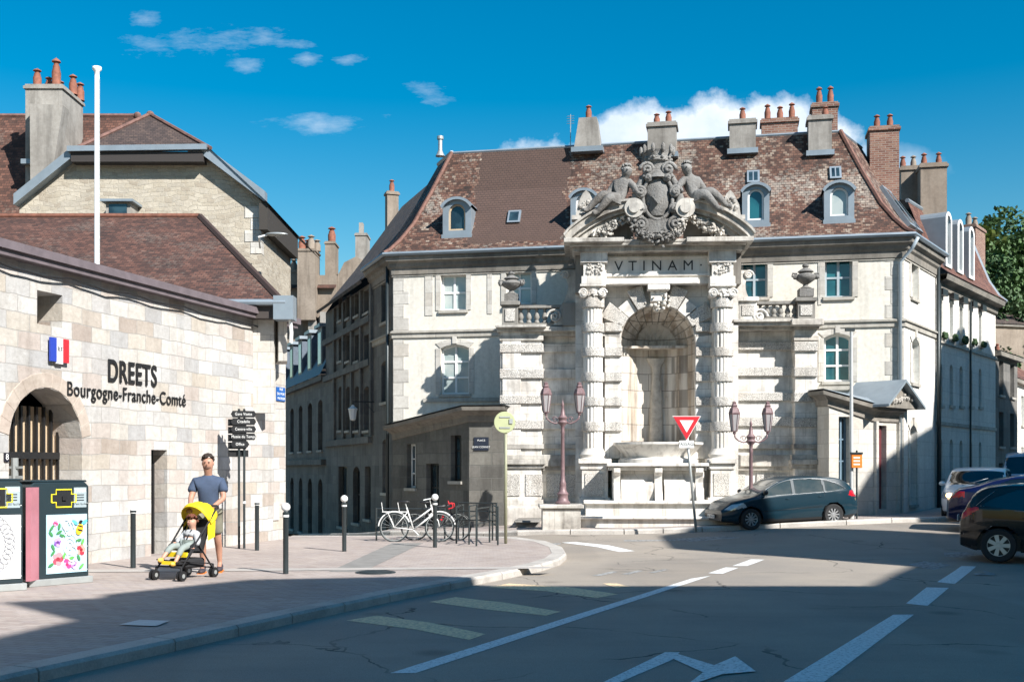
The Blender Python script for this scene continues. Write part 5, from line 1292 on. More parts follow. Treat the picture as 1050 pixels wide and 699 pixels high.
# ---- left and right bays
def bay(side):
    L_ = side < 0
    x0, x1 = (513, 555) if L_ else (815, 838)             # outer pilaster
    w0, w1 = (555, 596) if L_ else (752, 815)
    ytop = 340 if L_ else 338; bb_ = []
    mb = MB(); mv = MB(); B(mb, x0, x1, ytop, 470, -.38)
    if L_: B(mb, 515, 534, ytop, 470, -.43)
    for i, (y0, y1) in enumerate(((352, 361.5), (378, 388), (405, 414), (430, 440)) if L_ else ((350, 360), (376, 386), (402, 412), (428, 438))):
        bb_.append((y0, y1))
    pl = part(mb, 'pilaster', 'fount', bevel=.01)
    for y0, y1 in bb_: mv = MB(); B(mv, x0-1, x1+(2 if L_ else 1), y0, y1, -.46); mv.build('pilaster_band', M['verm'], pl, bevel=.02)
    mb = MB()
    [(lambda m: (B(m, x0-1, x1+2, ya, yb2, -.45), m.build('moulding', M['ledge'], pl, bevel=.01)))(MB()) for ya, yb2 in ((344, 349), (455, 460))]; B(mb, x0-3, x1+3, 466, 471, -.5); B(mb, x0-4, x1+4, 471, 476, -.6); B(mb, x0-3, x1+3, 476, 480, -.52)
    mb.build('moulding', M['ledge'], pl, bevel=.01)
    mb = MB(); B(mb, x0, x1, 480, 512, -.46); B(mb, x0-2, x1+2, 512, 522, -.55); B(mb, x0-4, x1+2, 520, 548, -.62)
    pd = part(mb, 'pedestal', 'fount', bevel=.01)
    for a, b in (((518, 533), (539, 556)) if L_ else ((819, 834),)):
        m2 = MB(); B(m2, a, b, 486, 508, -.49, -.4); m2.build('carved_panel', M['verm'], pd)
    # wall bands
    mv = MB()
    for y0, y1 in (((352, 361), (378, 388), (404, 414), (430, 440)) if L_ else ((350, 359), (376, 385.5), (402, 411), (427, 437))): mv = MB(); B(mv, w0, w1, y0, y1, -.09); part(mv, 'wall_band', 'fount' if L_ else 'verm', bevel=.02)
    mb = MB(); B(mb, w0, w1, 466, 478, -.22); B(mb, w0, w1, 477.5, 482, -.14); part(mb, 'dado_moulding', 'ledge', bevel=.01)
    for y0, y1, tt in ((455, 460, -.1), (514, 548, -.2)): mb = MB(); B(mb, w0, w1, y0, y1, tt); part(mb, 'dado_band', 'ledge', bevel=.01)
    for a, b in (((560, 590),) if L_ else ((757, 764), (776, 808))):
        m2 = MB(); B(m2, a, b, 486, 509, -.05, .0); part(m2, 'carved_panel', 'verm')
    # top ledge
    mb = MB()
    if L_: B(mb, 512, 596, 339, 344, -.35); B(mb, 509, 596, 334.5, 339.5, -.55); B(mb, 508, 560, 333, 335.5, -.72)
    else: B(mb, 752, 840, 333, 338, -.4); B(mb, 752, 842, 329, 333.5, -.6); B(mb, 812, 845, 326.5, 333, -.75); B(mb, 752, 812, 327, 330, -.68)
    part(mb, 'top_ledge', 'ledge', bevel=.012)
    # balustrade
    b0, b1 = (530, 579) if L_ else (776, 818); yt, yb = (312.5, 334) if L_ else (308.5, 328)
    mb = MB(); B(mb, b0, b1, yt, yt+3, -.42, -.12); B(mb, b0, b1, yb-3, yb, -.42, -.12)
    bl = part(mb, 'balustrade', 'fdark')
    sa, sb = FQ.S(b0, -.27), FQ.S(b1, -.27); za, zb_ = FQ.Z((b0+b1)/2, yb-3, -.27), FQ.Z((b0+b1)/2, yt+3, -.27); hh = zb_-za; nb = 6
    for k in range(nb):
        s = sa+(sb-sa)*(k+.5)/nb; m2 = MB(); m2.lathe([(.075, za), (.075, za+.04), (.045, za+.08), (.085, za+hh*.36), (.07, za+hh*.5), (.035, za+hh*.75), (.06, za+hh*.92), (.06, zb_)], (s, -.27, 0), 12); m2.build('baluster', M['fdark'], bl, smooth=True, ang=50)
    # pedestals of the balustrade and urn
    blocks = ((515, 531), ) if L_ else ((758, 776), (818, 836))
    for a, b in blocks:
        m2 = MB(); B(m2, a, b, yt-1, yb, -.52, 0); B(m2, a-2, b+2, yt-4, yt, -.6, 0); pp = part(m2, 'balustrade_pier', 'fdark' if L_ or a > 800 else 'fount', bevel=.01)
        m3 = MB(); B(m3, a+3, b-3, yt+4, yb-5, -.55, -.5); m3.build('carved_panel', M['verm'], pp)
    if L_: m2 = MB(); B(m2, 577, 597, 310, 334, -.6, 0); part(m2, 'balustrade_pier', 'fdark', bevel=.01)
    ux = 524.5 if L_ else 826; yb_, yt_ = (309, 278) if L_ else (304, 270)
    s = FQ.S(ux, -.3); z0, z1 = FQ.Z(ux, yb_, -.3), FQ.Z(ux, yt_, -.3); H_ = z1-z0
    m2 = MB(); m2.box(s-.2, s+.2, -.5, -.1, z0-.02, z0+.22*H_)
    m2.lathe([(.16, .2), (.2, .24), (.09, .3), (.07, .36), (.16, .42), (.27, .50), (.31, .58), (.29, .64), (.2, .68), (.17, .71), (.24, .74), (.2, .78), (.1, .84), (.06, .87), (.1, .9), (.1, .95), (0, 1.0)], (0, 0, 0), 20)
    b_ = len(m2.v)-17*20
    m2.v = m2.v[:b_]+[(s+x*.95, -.3+y*.95, z0+z*H_) for x, y, z in m2.v[b_:]]
    for sg in (-1, 1):
        m2.tube([(s+sg*.26, -.3, z0+.55*H_), (s+sg*.38, -.3, z0+.62*H_), (s+sg*.36, -.3, z0+.7*H_), (s+sg*.24, -.3, z0+.68*H_)], .03, 6)
        m2.ball((s+sg*.3, -.38, z0+.58*H_), .08, 7, 5, .2)
    part(m2, 'urn', 'statue', smooth=True, ang=45)
bay(-1); bay(1)
# ---- basins
def slab(x0, x1, y0, y1, t0, mat, name, t1=-.5, lip=0, bv=.02):
    mb = MB(); B(mb, x0, x1, y0, y1, t0, t1)
    if lip: B(mb, x0-2, x1+2, y0-.5, y0+lip, t0-.12, t1)
    return part(mb, name, mat, bevel=bv)
slab(579, 800, 530, 546, -3.0, 'basin', 'lower_step', lip=2.5)
mb = MB(); mb.box(FQ.S(579, -3.3), FQ.S(800, -3.3), -3.3, -2.8, 0, FQ.Z(640, 543, -3.3)); part(mb, 'plinth', 'basin')
tier = slab(600, 748, 514, 530, -2.62, 'basin', 'long_trough', lip=2.8)
mb = MB(); B(mb, 622, 727, 474.5, 478, -2.35, -.5); B(mb, 624, 725, 478, 482, -2.2, -.5); B(mb, 628, 722, 482, 515, -1.9, -.5); tb = part(mb, 'trough_block', 'basin', bevel=.015)
# curved bellies between consoles
for a, b in ((637, 670), (681, 712)):
    m2 = MB(); s0, s1 = FQ.S(a, -2.05), FQ.S(b, -2.05); zt_, zb_ = FQ.Z(675, 482, -2.05), FQ.Z(675, 514, -2.05); n = 8
    for j in range(6):
        q0, q1 = j/6, (j+1)/6
        f = lambda q: -1.85-.38*math.sin(min(1, q*1.25)*math.pi*.5)*(1 if q > .5 else .5+q)
        m2.quad((s0, f(q0), zt_+(zb_-zt_)*q0), (s1, f(q0), zt_+(zb_-zt_)*q0), (s1, f(q1), zt_+(zb_-zt_)*q1), (s0, f(q1), zt_+(zb_-zt_)*q1))
    m2.quad((s0, -1.8, zb_), (s0, f(1), zb_), (s0, f(0), zt_), (s0, -1.8, zt_)); m2.quad((s1, -1.8, zb_), (s1, f(1), zb_), (s1, f(0), zt_), (s1, -1.8, zt_))
    m2.build('trough_belly', M['basin'], tb)
for x0, x1 in ((629, 636), (671, 679), (713, 721)):
    m2 = MB(); c = (x0+x1)/2; s0, s1 = FQ.S(x0, -2.2), FQ.S(x1, -2.2); zt_, zb_ = FQ.Z(c, 479, -2.2), FQ.Z(c, 514, -2.4); h = zt_-zb_
    pts = [(-1.8, zb_), (-2.5, zb_), (-2.46, zb_+.1*h), (-2.3, zb_+.3*h), (-2.12, zb_+.55*h), (-2.16, zb_+.75*h), (-2.3, zb_+.85*h), (-2.3, zt_), (-1.8, zt_)]
    vs = [(s0, y, z) for y, z in pts]+[(s1, y, z) for y, z in pts]; n = len(pts)
    m2.add(vs, [tuple(range(n)), tuple(range(2*n-1, n-1, -1))]+[(i, (i+1) % n, (i+1) % n+n, i+n) for i in range(n)]); m2.build('console', M['basin'], tb, bevel=.01)
# upper bowl
m2 = MB(); s = FQ.S(675.5, -1.4); zt_, zb_ = FQ.Z(675, 453, -1.9), FQ.Z(675, 476, -1.9); h = zt_-zb_
m2.lathe([(0.2, zb_-.02), (1.12, zb_-.02), (1.12, zb_+.14), (.92, zb_+.2), (.98, zb_+.3), (1.12, zb_+.42), (1.2, zt_-.1), (1.26, zt_-.06), (1.26, zt_), (1.1, zt_), (1.05, zt_-.1), (0, zt_-.1)], (s, -1.1, 0), 40, squash=.85)
part(m2, 'upper_bowl', 'basin', smooth=True, ang=35)
m2 = MB(); m2.box(SC-1.05, SC+1.05, -1.1, -.5, zb_-.3, zt_-.08); part(m2, 'bowl_support', 'basin')
# side blocks and low troughs, lamp plinths are separate
slab(529, 551, 534, 549, -2.3, 'fdark', 'side_trough', t1=-.3, lip=2)
slab(760, 838, 512, 540, -1.5, 'basin', 'side_trough', t1=-.3, lip=3)
# ---------------------------------------------------------------- street furniture
def bollard(px, py, ball, label):
    g = G(px, py); t = thing('bollard', label, 'bollard', g, 0, 'dark bollards along the pavement')
    mb = MB(); mb.lathe([(.045, 0), (.045, .95), (.052, .96), (.052, 1.0), (.03, 1.02)], (0,0,0), 16); mb.build('post', M['iron'], t, smooth=True, ang=40)
    if ball:
        mb = MB(); mb.ball((0, 0, 1.09), .075, 14, 9); mb.lathe([(.054, .93), (.054, .965)], (0,0,0), 16); mb.lathe([(.03, 1.0), (.035, 1.04)], (0,0,0), 12); mb.build('ball', M['white'], t, smooth=True)
    else: MB().lathe([(.052, .95), (.05, 1.02), (.0, 1.06)], (0,0,0), 16).build('cap', M['white'], t, smooth=True)
bollard(136.5, 582, 0, 'dark bollard between the litter bins and the man, left of the narrow black door')
bollard(263.5, 564, 0, 'dark bollard just right of the black direction boards')
bollard(293, 588, 1, 'nearest tall dark bollard in front of the wall corner')
bollard(353, 565, 1, 'dark bollard with white ball standing alone before the shaded street')
bollard(446, 561, 1, 'dark bollard with white ball in front of the white bicycle')
def street_lamp(px, D, label, z0, rz=0.):
    X, Y = at(px, D); t = thing('street_lamp', label, 'street lamp', (X, Y, z0), rz, 'pink double lantern lamps by the fountain'); m = M['pinkiron']
    h = 2.15
    mb = MB(); mb.lathe([(.19, 0), (.2, .05), (.15, .1), (.13, .22), (.16, .27), (.1, .34), (.085, .5), (.095, .54), (.07, .6), (.055, .72), (.045, h-.3), (.06, h-.27), (.045, h-.2), (.05, h-.1), (.11, h-.04), (.13, h), (.1, h+.05), (.13, h+.12), (.06, h+.2), (.05, h+.3), (.025, h+.4), (.045, h+.45), (.02, h+.52), (0, h+.62)], (0,0,0), 16)
    mb.build('pole', m, t, smooth=True, ang=50)
    for sg in (-1, 1):
        mb = MB(); mb.tube([(sg*.06, 0, h), (sg*.2, 0, h-.03), (sg*.33, 0, h+.02), (sg*.42, 0, h+.1), (sg*.44, 0, h+.22)], .022, 8)
        pts = [(sg*(.2+.08*math.cos(a)*math.exp(-a*.12)), 0, h+.08+.08*math.sin(a)*math.exp(-a*.12)) for a in [k*.5 for k in range(16)]]; mb.tube(pts, .012, 5); mb.ball((sg*.44, 0, h+.22), .045, 8, 6)
        mb.build('arm', m, t, smooth=True)
        c = (sg*.44, 0, h+.25)
        mb = MB(); mb.lathe([(.075, 0), (.08, .03)], c, 6); mb.lathe([(.145, .46), (.155, .5), (.115, .62), (.07, .66), (.09, .69), (.05, .74), (.06, .78), (.0, .82)], c, 6)
        for k in range(6):
            a = 2*math.pi*k/6; mb.tube([(c[0]+.08*math.cos(a), c[1]+.08*math.sin(a), c[2]+.02), (c[0]+.142*math.cos(a), c[1]+.142*math.sin(a), c[2]+.48)], .01, 4)
        l = mb.build('lantern', m, t)
        mb = MB(); mb.lathe([(.0, .03), (.075, .03), (.135, .46), (0, .46)], c, 6); mb.build('lantern_glass', M['frost'], l)
# stone plinth of the left lamp
ql = fr2(G(553, 546), G(597, 546)); tpl = 28.9
pl = MB(); X0, Y0 = at(575, 29.5); z_pl = HC+(HZ-517)*29.2/FOC
pl.box(-.5, .5, -.42, .42, .0, z_pl-.10); pl.box(-.58, .58, -.5, .5, z_pl-.10, z_pl)
o = pl.build('lamp_plinth', M['ledge'], None, bevel=.015); o.location = (X0, Y0, 0); tag(o, 'square stone plinth under the left street lamp beside the fountain steps', 'plinth')
street_lamp(577, 29.5, 'pink double lantern street lamp on a stone plinth left of the fountain basins', z_pl)
street_lamp(770, 29.7, 'pink double lantern street lamp behind the teal car right of the fountain', .28)
def sign_pole(x, y, z, h, r, mat, par, lean=(0, 0)):
    return MB().tube([(0, 0, 0), (lean[0]*h, lean[1]*h, h)], r, 10).build('pole', mat, par, smooth=True)
g = G(714, 545); D = g.y
ys_ = thing('yield_sign', 'red and white triangular give way sign on a leaning grey pole before the fountain', 'sign', g, 0)
k = D/FOC; zt = (545-437)*k; dx = (704-714)*k; L_ = dx/zt
MB().tube([(0, .04, 0), (L_*(zt+.25), .04, zt+.25)], .033, 10).build('pole', M['steel'], ys_, smooth=True)
def tri(c, w, y0, y1, rnd=0.):
    h = w*.87; return MB().prism([(c[0]-w/2, c[1]+h/3), (c[0]+w/2, c[1]+h/3), (c[0], c[1]-h*2/3)], y0, y1)
c = (dx+.0, zt+.05); w = 27.5*k
tri(c, w, -.02, .0).build('sign_plate', plain('sign_red', (.55,.02,.03), .4, 0, .05), ys_)
tri(c, w*1.07, -.003, .012).build('sign_rim', M['white'], ys_)
tri(c, w*.52, -.026, -.021).build('sign_field', M['white'], ys_)
o = MB().box(dx-7.5*k, dx+7.5*k, -.02, .0, (545-459)*k, (545-451.5)*k).build('lower_plate', M['white'], ys_); text('PASSAGE', .10, dx, (545-455.2)*k, -.024, ys_, M['iron'], .001)
g = G(518.5, 557); k = g.y/FOC
rs = thing('round_sign', 'back of a round pale yellow green sign on an olive pole left of the fountain', 'sign', g, R(8))
ol = plain('olive_paint', (.30,.30,.20), .5, .1, .2, 6); MB().tube([(0, 0, 0), (0, 0, 135*k)], .036, 10).build('pole', ol, rs, smooth=True)
disc = MB(); disc.lathe([(0, -.01), (.235, -.01), (.245, 0), (.235, .01), (0, .01)], (0, 0, 0), 32)
o = disc.build('sign_disc', plain('pale_green_yellow', (.40,.43,.24), .5, 0, .1, 3), rs); o.rotation_euler = (math.pi/2, 0, 0); o.location = (-.03, -.05, 124*k)
MB().box(.07, .15, -.085, -.075, 124*k-.03, 124*k+.08).build('sticker', M['steel'], rs)
for dz in (-.12, .12): MB().box(-.15, .09, -.075, -.04, 124*k+dz-.015, 124*k+dz+.015).build('bracket', M['steel'], rs)
# tall pale pole and the orange box
g = G(873, 531.5); k = g.y/FOC
tp = thing('tall_pole', 'tall slim pale grey pole in front of the low annex right of the fountain', 'pole', g); MB().tube([(0, 0, 0), (0, 0, .35), (0, 0, .36), (0, 0, 195*k)], [.08, .08, .055, .04], 12).build('pole', plain('pale_grey', (.55,.56,.55), .4, .2, .1), tp, smooth=True, ang=40); MB().box(-.16, .08, -.05, .05, 192*k, 195*k).build('pole_cap', M['iron'], tp)
g = G(878.5, 531.5); k = g.y/FOC
ob = thing('orange_box', 'orange boxed sign on a thin dark post beside the tall pale pole', 'sign', g); MB().tube([(0, 0, 0), (0, 0, 70*k)], .025, 8).build('post', M['iron'], ob)
MB().box(-6*k, 5*k, -.06, .02, 52*k, 66*k).build('box', plain('orange', (.8,.2,.02), .5, 0, .1), ob, bevel=.01); MB().box(-6.5*k, 5.5*k, -.08, .04, 66*k, 68*k).build('box_cap', M['iron'], ob)
for i in range(3): MB().box(-4*k, 2.5*k, -.064, -.06, (55+3.4*i)*k, (56.4+3.4*i)*k).build('marking', M['white'], ob)
# black direction boards
g = G(247.5, 562); k = g.y/FOC
db = thing('direction_sign', 'black pedestrian direction boards on twin dark posts beside the ashlar wall', 'sign', g, R(12))
for x in (-.05, .06): MB().tube([(x, 0, 0), (x, 0, 143*k)], .026, 8).build('post', M['iron'], db)
MB().lathe([(.036, 0), (.036, .05)], (.06, 0, 46*k), 10).build('white_band', M['white'], db)
for i in range(5):
    z = (137.5-7.7*i)*k; a, b = -8.5*k, 13*k
    if i == 4: b = 6*k
    o = MB().prism([(a, z-3.4*k), (b, z-3.4*k), (b+.04, z), (b, z+3.4*k), (a, z+3.4*k), (a-.04, z)], -.06, -.04).build('board', M['black'], db)
    text(['Gare Viotte', 'Citadelle', 'Centre-ville', 'Musée du Temps', 'Office'][i], .085, (a+b)/2, z, -.062, o, M['white'], .001, sx=.8)
for i in range(5):
    z = (129-7.9*i)*k; o = MB().box(-13.5*k, 5*k if i < 4 else 7*k, .05, .07, z-3.4*k, z+3.4*k).build('board', M['black'], db)
# flagpole
D = 22.; X, Y = at(99.5, D); k = D/FOC
fp = thing('flagpole', 'tall white flagpole with ball cap rising behind the ashlar wall', 'flagpole', (X, Y, 0)); H_ = HC+(HZ-70)*k
MB().tube([(0, 0, 0), (0, 0, H_)], [.062, .045], 12).build('pole', M['white'], fp, smooth=True); mb = MB(); mb.lathe([(0, H_+.03), (.085, H_+.02), (.09, H_-.03), (.05, H_-.07), (.045, H_-.15)], (0,0,0), 14); mb.build('cap', M['white'], fp, smooth=True)
MB().tube([(.06, -.02, 1), (.055, -.02, H_-.2)], .006, 4).build('halyard', M['steel'], fp)
# LED head on the gabled house, wall lantern on the corner house
D = 33.; X, Y = at(262, D); k = D/FOC
ll = thing('wall_lamp', 'slim pale road lamp on an arm from the corner of the rubble stone gable', 'lamp', (X, Y, HC+(HZ-243)*k)); MB().tube([(0, .6, -.2), (.1, 0, 0), (.35, 0, .06)], .03, 8).build('arm', M['white'], ll)
mb = MB(); mb.ball((.62, 0, .08), (.34, .14, .055), 14, 8); mb.build('lamp_head', M['steel'], ll, smooth=True)
p = SL.w(.55, -.05, 0); D = p.y; k = D/FOC; px_ = CX+p.x/p.y*FOC
wl = thing('wall_lantern', 'small white glass lantern hanging from a bracket on the shaded side of the corner house', 'lantern', (p.x, p.y, HC+(HZ-412)*k), SL.a)
mb = MB(); mb.tube([(0, 0, 0), (-.02, -.75, 0)], .022, 6); mb.tube([(0, 0, -.35), (-.02, -.35, 0)], .015, 5); mb.tube([(-.02, -.72, 0), (-.02, -.72, -.14)], .012, 5); mb.build('bracket', M['iron'], wl)
mb = MB(); mb.lathe([(.0, 0), (.05, -.02), (.06, -.06), (.17, -.14), (.16, -.17)], (-.02, -.72, -.1), 8); mb.lathe([(.15, -.17), (.1, -.5), (.05, -.53), (0, -.54)], (-.02, -.72, -.1), 8); mb.build('lantern_glass', M['white'], wl)
# bicycle racks
def rack(x0, y0, x1, y1, h, label, rails=(1.0, .72), mid=False):
    a, b = G(x0, y0), G(x1, y1); c = (a+b)/2; v = b-a; L_ = v.length
    t = thing('bicycle_rack', label, 'bicycle rack', c, math.atan2(v.y, v.x), 'dark metal bicycle racks')
    for s in (-L_/2, L_/2): MB().tube([(s, 0, 0), (s, 0, h)], .021, 8).build('post', M['iron'], t)
    for q in rails: MB().tube([(-L_/2, 0, h*q-.02), (L_/2, 0, h*q-.02)], .016, 8).build('rail', M['iron'], t)
rack(386, 554, 456, 554.5, .78, 'long dark rack behind the white bicycle, farthest left of the racks', (1., .72, .5))
rack(468, 557, 475, 553, .86, 'narrow dark rack just right of the white bicycle')
rack(481, 558, 489, 554.5, .88, 'dark rack second to the right of the white bicycle')
rack(488.5, 560, 502, 555.5, .84, 'dark rack third to the right of the white bicycle', (1., .6))
rack(510.5, 559, 505, 553.5, .86, 'dark rack next to the olive pole of the round sign', (1., .75, .5))
rack(470, 553.4, 509, 553.6, .9, 'long low dark rack running behind the narrow racks right of the bicycles', (1., .78, .55))
# bicycles
def bicycle(px, py, label, mat, rz, sc, drop=False):
    g = G(px, py); t = thing('bicycle', label, 'bicycle', g, rz, 'bicycles at the racks', scale=sc)
    r = .335; wb = 1.06; xr, xf = -wb/2, wb/2; bb = (-.08, .28); st = (-.24, .80); ht = (xf-.20, .86); hb = (xf-.15, .64)
    for nm, x in (('wheel', xr), ('wheel', xf)):
        mb = MB(); pts = [(x+r*math.cos(a), 0, r+r*math.sin(a)) for a in [2*math.pi*k/32 for k in range(33)]]; mb.tube(pts, .017, 6, cap=False); w = mb.build('wheel', M['black'] if drop else M['iron'], t, smooth=True)
        mb = MB(); pts = [(x+(r-.025)*math.cos(a), 0, r+(r-.025)*math.sin(a)) for a in [2*math.pi*k/32 for k in range(33)]]; mb.tube(pts, .010, 5, cap=False)
        for k in range(18): a = 2*math.pi*k/18; mb.tube([(x, 0, r), (x+(r-.03)*math.cos(a), 0, r+(r-.03)*math.sin(a))], .0028, 3)
        mb.ball((x, 0, r), .03, 8, 6); mb.build('rim', M['steel'], w)
        if not drop:
            mb = MB(); a0, a1 = (R(20), R(175)) if x < 0 else (R(10), R(130)); pts = [(x+(r+.035)*math.cos(a), 0, r+(r+.035)*math.sin(a)) for a in [a0+(a1-a0)*k/12 for k in range(13)]]; mb.tube(pts, .018, 5); mb.build('mudguard', mat, t)
    mb = MB(); P3 = lambda p, y=0.: (p[0], y, p[1])
    mb.tube([P3(bb), P3(st)], .017, 8); mb.tube([P3(ht), P3(hb)], .02, 8); mb.tube([P3(bb), P3(hb)], .02, 8)
    if drop: mb.tube([P3(st), P3(ht)], .017, 8)
    else: mb.tube([(bb[0]-.05, 0, bb[1]+.16), P3((ht[0]+.01, ht[1]-.08))], .017, 8)
    for y in (-.05, .05): mb.tube([P3(bb), (xr, y, r)], .01, 6); mb.tube([(st[0]+.03, 0, st[1]-.1), (xr, y, r)], .01, 6); mb.tube([P3(hb), (xf-.03, y, r+.15), (xf, y, r)], .011, 6)
    mb.build('frame', mat, t, smooth=True)
    mb = MB(); mb.tube([P3(st), (st[0]-.03, 0, .90)], .013, 6); mb.build('seat_post', M['steel'], t)
    mb = MB(); mb.ball((st[0]-.05, 0, .935), (.14, .065, .03), 12, 7); mb.build('saddle', M['black'], t, smooth=True)
    mb = MB(); hx, hz = ht[0]-.03, .98
    if drop:
        for y in (-.2, .2): mb.tube([(hx, 0, hz-.06), (hx+.04, y, hz-.06), (hx+.13, y, hz-.08), (hx+.14, y, hz-.17), (hx+.03, y, hz-.2)], .014, 6)
    else: 
        for y in (-.27, .27): mb.tube([(hx, 0, hz), (hx+.02, y*.6, hz+.03), (hx-.14, y, hz+.0)], .013, 6)
    mb.tube([(ht[0], 0, ht[1]), (hx, 0, hz)], .013, 6); mb.build('handlebar', plain('red_tape', (.6,.02,.03), .6, 0, 0) if drop else M['steel'], t)
    mb = MB(); mb.lathe([(.09, -.004), (.09, .004)], (0,0,0), 20, ); ck = mb.build('chainring', M['steel'], t); ck.rotation_euler = (math.pi/2, 0, 0); ck.location = (bb[0], .03, bb[1])
    mb = MB(); mb.tube([(bb[0], -.08, bb[1]), (bb[0]+.12, -.08, bb[1]-.12)], .01, 5); mb.box(bb[0]+.08, bb[0]+.17, -.16, -.08, bb[1]-.135, bb[1]-.115); mb.tube([(bb[0], .08, bb[1]), (bb[0]-.12, .08, bb[1]+.12)], .01, 5); mb.build('crank', M['steel'], t)
    if not drop:
        mb = MB()
        for y in (-.07, .07): mb.tube([(st[0]+.02, y, .70), (xr-.28, y, .70)], .008, 5); mb.tube([(xr-.15, y, .70), (xr, y, r)], .008, 5)
        for k in range(4): mb.tube([(st[0]-.06-.13*k, -.07, .70), (st[0]-.06-.13*k, .07, .70)], .006, 4)
        mb.tube([(xr-.27, .0, .70), (xr-.3, 0, .92)], .008, 4); mb.tube([(xr+.12, .0, .70), (xr+.08, 0, .92)], .008, 4); mb.build('luggage_rack', M['white'], t)
    else: MB().tube([P3((bb[0]+.2, .5)), P3((bb[0]+.32, .66))], .035, 8).build('bottle', plain('red_bottle', (.6,.02,.03), .5, 0, 0), t)
    return t
bicycle(427.5, 555, 'white step through city bicycle with rear luggage rack leaning at the racks', plain('bike_white', (.72,.72,.70), .35, 0, .1, 8), R(2), 1.0)
bicycle(447, 553.6, 'darker bicycle with red handlebar tape parked behind the white one', plain('bike_dark', (.05,.05,.055), .35, 0, .1), R(-3), .97, True)

